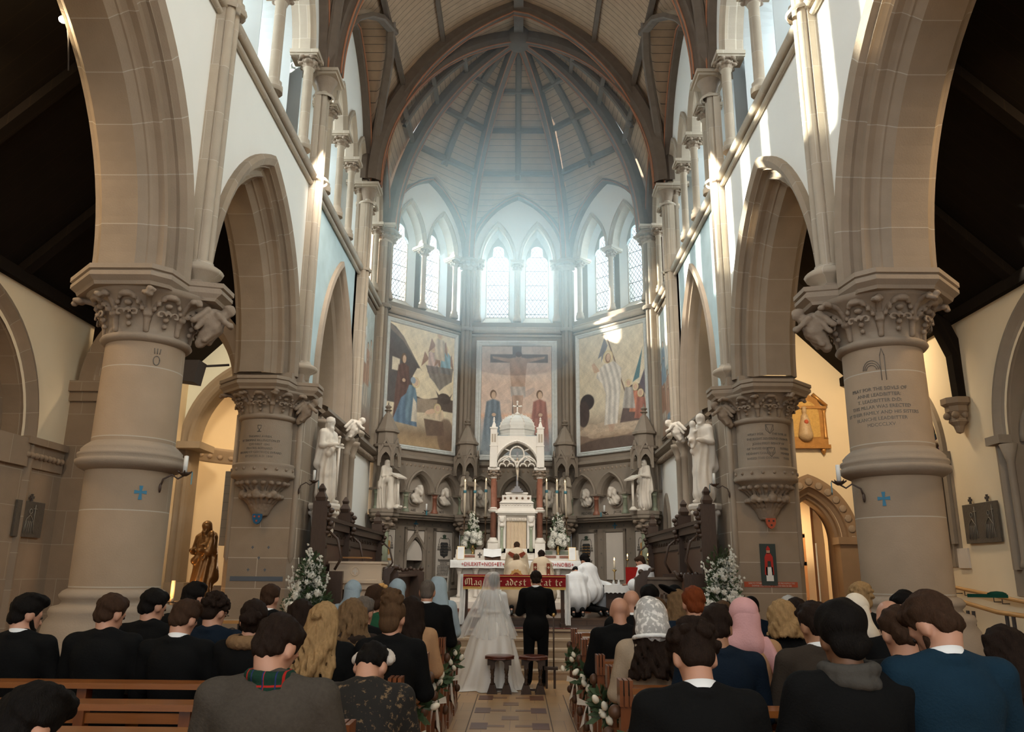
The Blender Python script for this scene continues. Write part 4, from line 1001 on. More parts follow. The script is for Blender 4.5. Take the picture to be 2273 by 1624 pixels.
def headscarf(m, drape=-.26):
    def fn(t, J):
        P = [('e', (0, -.02, .035), (.094, .115, .10)), ('-c', (-.04, .13, -.02), (.04, .13, -.02), .068, .068, .02)]
        head_blob('headscarf', P, J, m, t, .01, .02, lambda X, Y, Z: .003*np.sin(45*Z+30*X+20*Y))
        nb, hc = J['nb'], J['hc']; Q = [('c', tuple(hc+J['M'] @ Vector((0, -.05, 0))), tuple(nb+Vector((0, -.03, -.02))), .098, .105), ('e', tuple(nb+Vector((0, -.02, -.05))), (.15, .115, .10))]
        blob('scarf_drape', Q, .012, m, t, k=.05, disp=lambda X, Y, Z: .008*np.sin(34*X+8*Z)*np.clip((J['hc'].z-Z)*6, 0, 1))
    return fn
# ================================================================== apse: lower walls, cornice figures, wall paintings
PANELW = mat('pale_memorial_stone', (.60, .54, .47), .7, .06, 6)
PAINT = {}
def flat(name, col, rough=.8, **k): return mat(name, col, rough, .08, 10, **k)
INK = flat('dark_lettering', (.06, .05, .045)); INKG = flat('grey_lettering', (.16, .14, .12)); HBLUE = flat('blue_cross_paint', (.05, .19, .30)); RED_P = flat('red_shield_paint', (.45, .09, .04)); GOLD_P = flat('ochre_paint', (.55, .30, .10))
GREENP = flat('green_hat_paint', (.06, .09, .06)); BLACKP = flat('black_shield_paint', (.045, .045, .045)); WHITEP = flat('white_paint', (.75, .75, .72))
def text(name, s, size, fr, u, d, z, m, parent=None, align='CENTER', depth=.004, flip=1, sx=1.0, bend=None, shear=0):
    """lettering: local x -> u*flip, y -> z on the frame plane, optional bend=(radius,a0,cx,cy) wraps round a column"""
    cu = bpy.data.curves.new(name, 'FONT'); cu.body = s; cu.size = size; cu.align_x = align; cu.extrude = depth/2; cu.resolution_u = 2; cu.shear = shear
    o = bpy.data.objects.new(name, cu); me = bpy.data.meshes.new_from_object(o); bpy.data.objects.remove(o)
    n = len(me.vertices); co = np.zeros(n*3); me.vertices.foreach_get('co', co); co = co.reshape(-1, 3)
    out = []
    for x, y, t in co:
        x *= sx
        if bend:
            rad, a0, cx, cy = bend; a = a0+flip*x/rad; out.append((cx+(rad+t+.002)*math.cos(a), cy+(rad+t+.002)*math.sin(a), z+y))
        else: out.append(fr(u+flip*x, d-t-.002, z+y))
    me.vertices.foreach_set('co', np.array(out).ravel()); me.materials.clear(); me.materials.append(m); me.update()
    return link(name, me, parent)
def plate(mb, poly, d, th=.012):
    """flat figure standing proud of the plane at depth d (front towards smaller d)"""
    n = len(poly); P = [(u, d, z) for u, z in poly]+[(u, d-th, z) for u, z in poly]
    return mb.add(P, [tuple(range(n)), tuple(range(n, 2*n))[::-1]]+[(i, (i+1) % n, n+(i+1) % n, n+i) for i in range(n)])
def cross_poly(u, z, s, w=.22):
    a = s/2; c = a*w
    return [(u-c*.6, z-c*.6), (u-c, z-a), (u+c, z-a), (u+c*.6, z-c*.6), (u+a*.8, z-c), (u+a*.8, z+c), (u+c*.6, z+c*.6), (u+c, z+a*.85), (u-c, z+a*.85), (u-c*.6, z+c*.6), (u-a*.8, z+c), (u-a*.8, z-c)]

# ---- painter: a picture as colour values on a fine mesh
class Canvas:
    def __init__(s, w, h, base): s.w, s.h = w, h; s.X, s.Y = np.meshgrid(np.linspace(0, 1, w), np.linspace(0, 1, h)); s.c = np.zeros((h, w, 3)); s.c[:] = base; s.rs = np.random.RandomState(5)
    def mix(s, m, col):
        m = np.clip(m, 0, 1)[..., None]; s.c = s.c*(1-m)+np.array(col)*m; return s
    def ell(s, x, y, rx, ry, col, rot=0, soft=.12, a=1, fold=0, ff=60):
        c, n = math.cos(rot), math.sin(rot); dx, dy = s.X-x, s.Y-y; p = (dx*c+dy*n)/rx; q = (-dx*n+dy*c)/ry; r = np.sqrt(p*p+q*q)
        m = np.clip((1-r)/soft, 0, 1)*a; s.mix(m, col)
        if fold: s.c *= 1+m[..., None]*(fold*np.sin(ff*(dx*c+dy*n)+8*dy)[..., None])
        return s
    def poly(s, pts, col, soft=.004, a=1, fold=0, ff=70):
        ins = np.zeros(s.X.shape, bool); dm = np.full(s.X.shape, 9.); n = len(pts)
        for i in range(n):
            (x0, y0), (x1, y1) = pts[i], pts[(i+1) % n]
            cnd = ((y0 > s.Y) != (y1 > s.Y)) & (s.X < (x1-x0)*(s.Y-y0)/((y1-y0) or 1e-9)+x0); ins ^= cnd
            L = (x1-x0)**2+(y1-y0)**2+1e-12; t = np.clip(((s.X-x0)*(x1-x0)+(s.Y-y0)*(y1-y0))/L, 0, 1); dm = np.minimum(dm, np.hypot(s.X-x0-t*(x1-x0), s.Y-y0-t*(y1-y0)))
        m = np.clip(np.where(ins, .5+dm/soft/2, .5-dm/soft/2), 0, 1)*a; s.mix(m, col)
        if fold: s.c *= 1+m[..., None]*(fold*np.sin(ff*s.X+14*s.Y+3*np.sin(9*s.Y))[..., None])
        return s
    def halo(s, x, y, r, asp):
        s.ell(x, y, r*asp, r, (.62, .48, .25), soft=.1); s.ell(x, y, r*asp*.85, r*.85, (.66, .55, .36), soft=.1); return s
    def build(s, name, fn, parent, m):
        P = [fn(x, y) for y in np.linspace(0, 1, s.h) for x in np.linspace(0, 1, s.w)]; w = s.w
        me = bpy.data.meshes.new(name); f = [(j*w+i, j*w+i+1, (j+1)*w+i+1, (j+1)*w+i) for j in range(s.h-1) for i in range(w-1)]
        me.from_pydata(P, [], f); ca = me.color_attributes.new('paint', 'FLOAT_COLOR', 'POINT')
        X, Y = s.X*9, s.Y*12; nn = np.sin(X*3+np.sin(Y*2.1))*np.sin(Y*2.7+np.sin(X*1.7))+.6*np.sin(X*7.3+2*np.sin(Y*3))*np.sin(Y*6.1+X)+.5*np.sin(X*15+3*np.sin(Y*5))*np.sin(Y*17+X*3)
        s.c *= (1+.09*nn)[..., None]; s.c *= 1+.05*s.rs.randn(s.h, s.w, 1)
        col = np.ones((s.h*s.w, 4)); col[:, :3] = np.clip(s.c.reshape(-1, 3), 0, 1); ca.data.foreach_set('color', col.ravel()); me.materials.append(m); me.update()
        return link(name, me, parent)
def paint_mat():
    m = bpy.data.materials.new('wall_painting'); m.use_nodes = True; N, L = m.node_tree.nodes, m.node_tree.links
    a = N.new('ShaderNodeAttribute'); a.attribute_name = 'paint'; L.new(a.outputs['Color'], N['Principled BSDF'].inputs['Base Color']); N['Principled BSDF'].inputs['Roughness'].default_value = .5
    return m
PM = paint_mat()
FRAME_S = mat('silvered_stone_frame', (.60, .62, .60), .5, .2, 14, .6, 30)
def mural(deg, label, cv, u0, u1, z0, z1, d=3.56, fm=FRAME_S, wd=.16, key='painting'):
    F = facet(deg) if not callable(deg) else deg
    t = thing('wall_painting', label, key)
    cv.build('picture', lambda x, y: F(u0+(u1-u0)*x, d+.01, z0+(z1-z0)*y), t, PM)
    b = MB(F); pr_ = [(0, .02), (.02, -.015), (wd*.4, -.03), (wd*.5, -.01), (wd*.75, -.035), (wd, -.02), (wd, .04)]
    L = [(u0, z0, -1, -1), (u1, z0, 1, -1), (u1, z1, 1, 1), (u0, z1, -1, 1), (u0, z0, -1, -1)]
    P = [(u+a*du, d+bb, z+a*dz) for u, z, du, dz in L for a, bb in pr_]; n = len(pr_)
    b.add(P, [(j*n+i, j*n+i+1, (j+1)*n+i+1, (j+1)*n+i) for j in range(4) for i in range(n-1)]); obj('frame', b, fm, t)
    return t
def figure(cv, x, y, h, robe, skin=(.55, .38, .26), asp=.65, lean=0, hair=(.15, .09, .05), w=.2, fold=.18):
    """standing draped figure, y = feet, h = height (canvas units)"""
    ww = h*w*asp; tx = x+lean*h
    cv.poly([(x-ww*1.25, y), (x+ww*1.2, y), (tx+ww*.95, y+h*.55), (tx+ww*.75, y+h*.82), (tx, y+h*.87), (tx-ww*.75, y+h*.82), (tx-ww*1.0, y+h*.5)], robe, .008, fold=fold, ff=95/max(.3, asp))
    cv.ell(tx, y+h*.94, h*.078*asp, h*.082, hair); cv.ell(tx+.012*h, y+h*.925, h*.052*asp, h*.066, skin)
    cv.poly([(tx-ww*.5, y+h*.55), (tx+ww*.6, y+h*.5), (tx+ww*.5, y+h*.62), (tx-ww*.1, y+h*.66)], tuple(c*.75 for c in robe), .01); cv.ell(tx+ww*.1, y+h*.60, h*.05*asp, h*.03, skin)
# centre: a crucifixion
cv = Canvas(170, 250, (.66, .50, .40)); Y = cv.Y
cv.mix(np.clip((Y-.62)*2, 0, 1), (.60, .53, .46)); cv.mix(np.clip((.36-Y)*6, 0, 1), (.36, .36, .36)); cv.mix(np.clip(1-np.abs(Y-.35)/.035, 0, 1)*.7, (.75, .42, .25))
cv.ell(.66, .56, .12, .03, (.42, .36, .33), a=.5, rot=.4); cv.ell(.30, .48, .14, .02, (.5, .4, .34), a=.4)
cv.poly([(.44, .12), (.57, .12), (.57, 1.0), (.44, 1.0)], (.16, .13, .12)); cv.poly([(.12, .845), (.95, .845), (.95, .925), (.12, .925)], (.16, .13, .12))
SK = (.44, .30, .22)
cv.poly([(.15, .905), (.16, .885), (.40, .845), (.41, .72), (.43, .60), (.62, .60), (.63, .72), (.65, .845), (.90, .885), (.91, .905), (.66, .885), (.53, .90), (.40, .885)], SK, fold=.08, ff=40)
cv.poly([(.415, .62), (.625, .62), (.63, .53), (.55, .51), (.42, .53)], (.45, .40, .36), fold=.15); cv.poly([(.44, .54), (.60, .54), (.57, .30), (.55, .14), (.49, .14), (.47, .30)], SK, fold=.08, ff=50)
cv.ell(.53, .905, .042, .035, SK); cv.ell(.53, .925, .05, .028, (.12, .07, .05))
figure(cv, .17, .03, .55, (.15, .20, .24), asp=1.15); figure(cv, .83, .03, .55, (.32, .13, .10), asp=1.15, w=.19)
cv.mix(np.clip((.2-Y)*6, 0, .75), (.25, .30, .32))
mural(0, 'central wall painting of a crucifixion above the altar in a silvery frame', cv, -.98, .98, 4.78, 7.86)
# left: a nativity
cv = Canvas(190, 260, (.74, .64, .46)); Y = cv.Y; cv.mix(np.clip((.30-Y)*5, 0, 1), (.24, .17, .11)); cv.mix(np.clip((.14-Y)*9, 0, 1), (.40, .28, .16))
cv.poly([(0, .99), (.08, .97), (.2, .90), (.47, .66), (.42, .655), (.36, .58), (.36, .33), (.0, .33)], (.10, .085, .08)); cv.poly([(.05, .60), (.16, .60), (.16, .70), (.05, .71)], (.66, .58, .44))
cv.poly([(0, .99), (.20, .90), (.47, .66), (.50, .64), (.2, .86), (0, .94)], (.2, .16, .13))
cv.poly([(.36, .33), (1, .33), (1, .44), (.75, .44), (.55, .40), (.42, .42)], (.12, .09, .075)); cv.poly([(.42, .40), (.75, .42), (.75, .30), (.42, .28)], (.34, .27, .20))
figure(cv, .22, .20, .55, (.13, .07, .055), asp=.95, fold=.1); cv.poly([(.02, .18), (.45, .16), (.42, .34), (.30, .44), (.2, .38), (.1, .2)], (.13, .20, .28), fold=.2)
cv.poly([(.28, .2), (.44, .2), (.44, .4), (.4, .50), (.31, .50), (.26, .4)], (.15, .23, .29), fold=.2); cv.poly([(.36, .2), (.45, .2), (.43, .36), (.38, .4)], (.60, .54, .44), fold=.1)
cv.halo(.41, .53, .048, 1.3); cv.ell(.41, .53, .04, .032, (.60, .42, .30)); cv.ell(.37, .545, .04, .03, (.3, .36, .42))
cv.poly([(.55, .24), (.85, .24), (.88, .12), (.6, .10)], (.16, .11, .08)); cv.poly([(.53, .27), (.88, .24), (.84, .34), (.6, .31)], (.60, .48, .34), fold=.15); cv.ell(.66, .31, .1, .022, (.66, .46, .33), rot=.2); cv.halo(.76, .345, .045, 1.3); cv.ell(.76, .345, .035, .028, (.66, .46, .33))
cv.ell(.86, .44, .11, .05, (.09, .07, .06)); cv.poly([(.72, .50), (.78, .46), (.94, .46), (.99, .50), (.95, .44), (.76, .44)], (.1, .08, .07)); cv.ell(.9, .12, .14, .16, (.17, .11, .08), a=.8)
for ax, ay, rc in ((.66, .80, (.52, .40, .36)), (.86, .82, (.25, .40, .46)), (.76, .93, (.55, .47, .36))):
    cv.poly([(ax-.13, ay+.02), (ax-.18, ay-.12), (ax-.06, ay-.04)], (.33, .20, .14)); cv.poly([(ax+.1, ay+.02), (ax+.14, ay-.12), (ax+.04, ay-.04)], (.33, .20, .14))
    cv.poly([(ax-.08, ay-.16), (ax+.09, ay-.16), (ax+.08, ay+.01), (ax, ay+.05), (ax-.07, ay+.01)], rc, fold=.2); cv.halo(ax, ay+.06, .036, 1.3); cv.ell(ax, ay+.06, .033, .026, (.58, .40, .28))
cv.poly([(.55, .70), (.99, .72), (.97, .60), (.86, .55), (.78, .50), (.7, .56), (.62, .6)], (.19, .17, .16), a=.9, fold=.15)
mural(-45, 'left wall painting of a nativity with angels above a stable', cv, -1.10, 1.10, 4.82, 8.0, wd=.12)
# right: an ascension
cv = Canvas(190, 260, (.66, .57, .42)); Y = cv.Y; X = cv.X; cv.mix(np.clip((.35-Y)*5, 0, 1), (.26, .18, .13))
for i in range(14): cv.ell(.1+.065*i, .16+.035*math.sin(i*2), .12, .035, (.60, .47, .34), a=.55)
cv.ell(.5, .03, .6, .07, (.13, .09, .07)); cv.ell(.5, .12, .35, .03, (.42, .30, .2), a=.6)
cv.ell(.12, .42, .12, .075, (.05, .04, .04)); cv.ell(.06, .32, .1, .12, (.07, .05, .045))
cv.poly([(.42, .995), (.44, .995), (.72, .45), (.70, .45)], (.2, .13, .09)); cv.poly([(.37, .99), (.49, .99), (.49, .98), (.37, .98)], (.2, .13, .09)); cv.poly([(.41, .96), (.30, .78), (.36, .80), (.35, .74), (.46, .88)], (.22, .22, .24))
cv.poly([(.74, .50), (.98, .50), (1, .2), (.62, .2)], (.13, .09, .08)); cv.poly([(.82, .52), (.98, .80), (.92, .55)], (.10, .20, .22)); cv.poly([(.92, .5), (1, .62), (1, .4)], (.12, .1, .12))
for ax, ay, rc in ((.86, .42, (.50, .20, .12)), (.76, .46, (.40, .36, .32)), (.93, .36, (.35, .14, .1))): cv.poly([(ax-.1, ay-.14), (ax+.09, ay-.16), (ax+.06, ay+.02), (ax-.05, ay+.03)], rc, fold=.2); cv.halo(ax, ay+.06, .036, 1.3); cv.ell(ax, ay+.06, .03, .025, (.6, .4, .28))
cv.poly([(.38, .2), (.58, .2), (.64, .48), (.66, .66), (.56, .73), (.42, .73), (.30, .68), (.27, .62), (.36, .56), (.42, .46), (.40, .3)], (.62, .57, .50), fold=.2, ff=80); cv.poly([(.24, .66), (.2, .74), (.24, .755), (.33, .67)], (.55, .38, .26))
cv.poly([(.44, .20), (.46, .14), (.52, .14), (.54, .20)], (.5, .34, .24)); cv.halo(.46, .78, .06, 1.35); cv.ell(.46, .77, .045, .045, (.28, .15, .09)); cv.ell(.465, .775, .032, .036, (.58, .40, .28))
mural(45, 'right wall painting of a white robed figure rising with a banner', cv, -1.10, 1.10, 4.82, 8.0, wd=.12)
def crowd(seed, w=90, h=250, blue=False):
    cv = Canvas(w, h, (.42, .46, .42) if not blue else (.42, .52, .54)); rs = np.random.RandomState(seed); cv.mix(np.clip((.4-cv.Y)*3, 0, 1), (.30, .20, .14))
    for i in range(9):
        x, y = rs.rand()*.9+.05, .04+.42*rs.rand()*(1 if i < 6 else 1.3)
        figure(cv, x, y, .34, [(.30, .16, .10), (.20, .28, .34), (.46, .40, .32), (.40, .24, .16)][i % 4], asp=2.0)
    figure(cv, .45, .52, .34, (.62, .60, .54), asp=1.8); cv.halo(.45, .84, .04, 2)
    return cv
mural(-90, 'narrow left wall painting crowded with standing robed figures', crowd(3), -.95, .95, 4.85, 7.9, wd=.08, fm=STONE_G)
mural(90, 'narrow right wall painting of robed figures below a pale risen figure', crowd(9), -.95, .95, 4.85, 7.9, wd=.08, fm=STONE_G)

# ---- lower walls with arcade of busts, ledge and memorial tablets
def names_for(deg): return {-45: ['ADAM', 'ABEL', 'NOE'], 0: ['', '', ''], 45: ['MELCHISEDECH', 'JACOB', 'JOSEPH']}[deg]
def bust_mesh(seed, bald=False):
    rs = np.random.RandomState(seed); q = 1 if seed % 2 else -1
    P = [('e', (.0, -.10, .0), (.19, .10, .13)), ('c', (0, -.12, .02), (.02*q, -.17, .14), .075, .06), ('e', (.03*q, -.20, .20), (.078, .085, .105)), ('e', (.03*q, -.275, .17), (.02, .03, .03)), ('e', (.03*q, -.25, .11), (.055, .05, .07)),
         ('e', (.03*q, -.18, .25), (.085, .09, .075)), ('e', (-.06*q, -.15, .16), (.045, .06, .10)), ('e', (.12*q, -.16, .17), (.035, .06, .09)), ('e', (0, -.14, -.09), (.17, .07, .07)), ('c', (-.15, -.12, .03), (.1, -.18, -.1), .05, .04)]
    return blob_mesh('relief_bust', P, .013, STATUE, k=.025, disp=lambda X, Y, Z: .006*np.sin(60*X+40*Z+seed))
BUSTS = [bust_mesh(i) for i in range(3)]
bust_labels = {(-45, 0): 'white relief bust of a bearded man above the name ADAM', (-45, 1): 'white relief bust above the name ABEL', (-45, 2): 'white relief bust above the name NOE',
               (45, 0): 'white relief bust above the name MELCHISEDECH', (45, 1): 'white relief bust above the name JACOB', (45, 2): 'white relief bust above the name JOSEPH, by the standing statue',
               (0, 0): 'relief bust behind the left altar candles', (0, 1): 'relief bust hidden behind the altar canopy', (0, 2): 'relief bust behind the right altar candles'}
def tablet(F, u, kind, label):
    t = thing('memorial_tablet', label, 'tablet'); w = .27
    b = MB(F); b.box(u-w, u+w, 3.56, 3.6, 1.5, 2.66); obj('slab', b, PANELW, t)
    if kind == 'blank': return t
    cols = {'lion': (GOLD_P, RED_P), 'waves': (BLACKP, INKG), 'dark': (BLACKP, GOLD_P), 'star': (GOLD_P, BLACKP)}[kind]
    b = MB(F); plate(b, [(u-.13, 2.36), (u-.10, 2.40), (u+.10, 2.40), (u+.13, 2.36), (u+.12, 2.25), (u+.14, 2.2), (u+.12, 2.07), (u+.04, 2.04), (u, 2.0), (u-.04, 2.04), (u-.12, 2.07), (u-.14, 2.2), (u-.12, 2.25)], 3.56); sh = obj('shield', b, cols[0], t)
    b = MB(F)
    if kind == 'lion': plate(b, [(u-.05, 2.08), (u-.01, 2.16), (u-.05, 2.2), (u-.02, 2.3), (u-.06, 2.34), (u, 2.37), (u+.03, 2.32), (u+.02, 2.27), (u+.07, 2.26), (u+.03, 2.22), (u+.05, 2.16), (u+.02, 2.06), (u, 2.13)], 3.548); obj('lion_emblem', b, cols[1], sh)
    elif kind == 'star':
        plate(b, [(u, 2.395), (u+.10, 2.395), (u+.13, 2.36), (u+.12, 2.25), (u+.135, 2.2), (u+.12, 2.07), (u+.04, 2.04), (u, 2.0)], 3.548); obj('dark_half', b, BLACKP, sh)
        b = MB(F); plate(b, [(u+.06+(.05 if i % 2 == 0 else .02)*math.sin(i*math.pi/5), 2.22+(.05 if i % 2 == 0 else .02)*math.cos(i*math.pi/5)) for i in range(10)], 3.536, .01); obj('star_emblem', b, WHITEP, sh)
    else:
        for k in range(4): plate(b, [(u-.12, 2.1+.07*k), (u-.06, 2.115+.07*k), (u, 2.1+.07*k), (u+.06, 2.115+.07*k), (u+.12, 2.1+.07*k), (u+.12, 2.12+.07*k), (u, 2.12+.07*k), (u-.12, 2.12+.07*k)], 3.548)
        obj('wavy_bars', b, cols[1], sh)
    b = MB(F); plate(b, [(u-.09, 2.50), (u-.04, 2.52), (u-.06, 2.58), (u, 2.60), (u+.06, 2.58), (u+.04, 2.52), (u+.09, 2.50), (u+.06, 2.49), (u-.06, 2.49)], 3.56); obj('hat_emblem', b, GREENP, t)
    for e in (-1, 1):
        b = MB(F); b.tube([(u+e*.06, 3.55, 2.5), (u+e*.13, 3.55, 2.52), (u+e*.17, 3.55, 2.47), (u+e*.18, 3.55, 2.38)], .006, 5)
        for i, (a, z) in enumerate(((.18, 2.34), (.16, 2.28), (.2, 2.28), (.15, 2.22), (.18, 2.22), (.21, 2.22))): plate(b, [(u+e*a-.008, z+.03), (u+e*a+.008, z+.03), (u+e*a+.014, z-.02), (u+e*a-.014, z-.02)], 3.56)
        obj('tassel_cord', b, INKG, t)
    b = MB(F); plate(b, [(u-.19, 1.985), (u-.16, 1.97), (u+.16, 1.97), (u+.19, 1.985), (u+.19, 1.93), (u+.16, 1.92), (u-.16, 1.92), (u-.19, 1.93)], 3.56); obj('motto_scroll', b, GOLD_P if kind in ('lion', 'star') else INKG, t)
    b = MB(F); rr = random.Random(kind)
    for k in range(9):
        z = 1.885-.038*k; hw = .12 if k < 2 else (.22-.03*rr.random()); x = u-hw
        while x < u+hw:
            l = .02+.04*rr.random(); plate(b, [(x, z-.011), (min(x+l, u+hw), z-.011), (min(x+l, u+hw), z+.011), (x, z+.011)], 3.56, .006); x += l+.012
    obj('inscription', b, INKG, t); return t
for deg in (-45, 0, 45):
    F = facet(deg); W_ = apse_walls[deg]
    b = MB(F); HL = {-45: [(0, .26, 2.05, .42, 1.5)], 0: [], 45: []}[deg]
    wall_holes(b, -1.49, 1.49, .75, 3.0, 3.6, HL); obj('lower_stonework', b, STONE_G, W_)
    b = MB(F); cs = [-.93, 0, .93]
    ho_, ro_ = off(.33, .46, .04)
    wall_holes(b, -1.49, 1.49, 3.0, 4.42, 3.45, [(c, ho_, 3.62, ro_, 3.0) for c in cs]); obj('arcade_stonework', b, STONE_G, W_)
    b = MB(F); b.quad((-1.56, 3.72, 2.9), (1.56, 3.72, 2.9), (1.56, 3.72, 4.5), (-1.56, 3.72, 4.5)); obj('arcade_back', b, mat('niche_plaster', (.52, .45, .37), .85, .08), W_)
    for z0, z1, d0 in ((3.04, 3.09, 3.22), (2.98, 3.04, 3.27), (2.93, 2.98, 3.33)): b = MB(F); b.box(-1.40, 1.40, d0, 3.75, z0, z1); obj('ledge', b, STONE_G, W_)
    b = MB(F); b.box(-1.42, 1.42, 3.42, 3.62, .75, 1.28); b.box(-1.42, 1.42, 3.40, 3.62, 1.24, 1.32); obj('plinth', b, STONE_G, W_)
    for c in cs:
        b = MB(F); arch_sweep(b, c, .33, 3.62, .46, [(.13, 3.45), (.13, 3.41), (.09, 3.39), (.06, 3.43), (.04, 3.45), (.02, 3.47), (0, 3.55), (.01, 3.72)], 12); obj('arch_moulding', b, STONE_G, W_)
    for i, t in enumerate((-1.38, -.465, .465, 1.38)):
        if abs(t) > 1: colonnette(F, t*.985, 3.44, 3.09, 3.62, W_, m=MARBLE_G, r=.06, q=.5)
        else: colonnette(F, t, 3.44, 3.09, 3.62, W_, m=[MARBLE_G, MARBLE_G, MARBLE_R][i] if deg < 0 else [MARBLE_G, MARBLE_R, MARBLE_G][i], r=.06, q=.5)
    for i, c in enumerate(cs):
        t = thing('relief_bust', bust_labels[(deg, i)], 'sculpture', F(c, 3.70, 3.50), -R(deg))
        link('bust', BUSTS[(i+(deg > 0)) % 3], t)
        b = MB(); b.lathe([(.19, 0), (.21, .02), (.19, .04)], (0, 0, 0), 24, cap=False)
        me = b.mesh('roundel', STATUE)
        for v in me.vertices: v.co = Vector((v.co.x, -v.co.z, v.co.y))
        o = link('roundel', me, t)
        if names_for(deg)[i]: text('name_lettering', names_for(deg)[i], .10, lambda u, d, z: (u, d, z), 0, .01, -.34, INKG, t, sx=.8)
    # panels
    for i, c in enumerate(cs):
        for e in (-1, 1): b = MB(F); b.box(c+e*.31-.035, c+e*.31+.035, 3.55, 3.62, 1.4, 2.75); obj('panel_frame', b, STONE_G, W_)
        b = MB(F); b.box(c-.345, c+.345, 3.55, 3.62, 2.68, 2.75); b.box(c-.345, c+.345, 3.54, 3.62, 1.4, 1.47); obj('panel_frame', b, STONE_G, W_)
    b = MB(F); plate(b, cross_poly(0, 2.84, .16), 3.59); obj('consecration_cross', b, HBLUE, W_)
    b = MB(F)
    for k in range(9):
        if k != 4: plate(b, cross_poly(-1.1+.275*k, 2.84, .05, .4), 3.6, .006)
    for c in (-.465, .465):
        for k in range(3): plate(b, cross_poly(c, 2.5-.35*k, .05, .4), 3.6, .006)
    obj('stencilled_ornament', b, INKG, W_)
tablet(facet(-45), -.93, 'lion', 'white memorial tablet with ochre shield and red lion, left of the altar')
tablet(facet(-45), .93, 'waves', 'white memorial tablet with dark wavy barred shield, left of the altar')
tablet(facet(45), -.93, 'dark', 'white memorial tablet with dark brown shield behind the servers')
tablet(facet(45), 0, 'blank', 'tall blank pale panel between two heraldic tablets on the right')
tablet(facet(45), .93, 'star', 'white memorial tablet with half dark shield and white star on the right')
F = facet(-45); W_ = apse_walls[-45]
b = MB(F); arch_sweep(b, 0, .26, 2.05, .42, [(.09, 3.6), (.09, 3.55), (.04, 3.53), (0, 3.58), (0, 3.95)], 12, zb=1.5)
plate(b, [(-.34, 2.2), (-.28, 2.18), (0, 2.56), (.28, 2.18), (.34, 2.2), (0, 2.66)], 3.58, .05); plate(b, cross_poly(0, 2.72, .2, .5), 3.58, .06); ni = obj('aumbry_surround', b, STONE_G, W_)
b = MB(F); b.quad((-.3, 3.95, 1.4), (.3, 3.95, 1.4), (.3, 3.95, 2.6), (-.3, 3.95, 2.6)); b.box(-.3, .3, 3.6, 3.95, 1.4, 1.5); obj('aumbry_back', b, STONE_G, ni)
b = MB(F); tp = [(u, z) for u, z in arch(0, .24, 2.05, .38, 8)]; plate(b, [(-.24, 1.93)]+tp+[(.24, 1.93)], 3.62, .02); obj('carved_tympanum', b, PANELW, ni)
b = MB(F)
for e in (-1, 1): plate(b, [(e*.3, 2.66), (e*.3, 2.3), (e*.03, 2.66)], 3.6, .02)
obj('pale_infill', b, PANELW, ni)
# ---- gabled canopies at the corners
def canopy(x, y, ang, wall):
    b = MB(); z = 4.2
    for k in range(3):
        a = R(-60+60*k); m = lambda u, d, zz, a=a: (u*math.cos(a)+d*math.sin(a), -(d*math.cos(a)-u*math.sin(a)) if False else -d*math.cos(a)+u*math.sin(a), zz)
        F_ = lambda u, d, zz: m(u, d, zz)
        bb = MB(F_)
        wall_holes(bb, -.16, .16, 4.2, 4.62, .28, [(0, .11, 4.26, .2, 4.2)]); plate(bb, [(-.19, 4.45), (-.16, 4.42), (0, 4.72), (.16, 4.42), (.19, 4.45), (0, 4.82)], .28, -.04); b.join(bb)
        for e in (-1, 1):
            bb = MB(F_); bb.box(e*.16-.03, e*.16+.03, .24, .31, 4.12, 4.62); b.join(bb)
    b.lathe([(.33, 4.60), (.35, 4.66), (.27, 4.68), (.25, 4.95), (.31, 4.97), (.31, 5.03), (.27, 5.05), (.09, 5.42), (.05, 5.46), (.05, 5.50), (.10, 5.53), (.04, 5.57), (.09, 5.62), (.02, 5.68), (.01, 5.74)], (0, 0, 0), 8, smooth=False, rot=R(22.5))
    for k in range(4):
        bb = MB(); a = math.pi+math.pi*k/3; bb.box(-.04, .04, -.02, .02, 4.72, 4.92); 
    o = obj('niche_canopy', b, STONE_G, wall); o.location = (x, y, 0); o.rotation_euler = (0, 0, ang)
for deg in (-67.5, -22.5, 22.5, 67.5):
    a = R(deg); rr = 3.44; canopy(math.sin(a)*rr, YC+math.cos(a)*rr, -a, apse_walls[-45 if deg < 0 else 45])
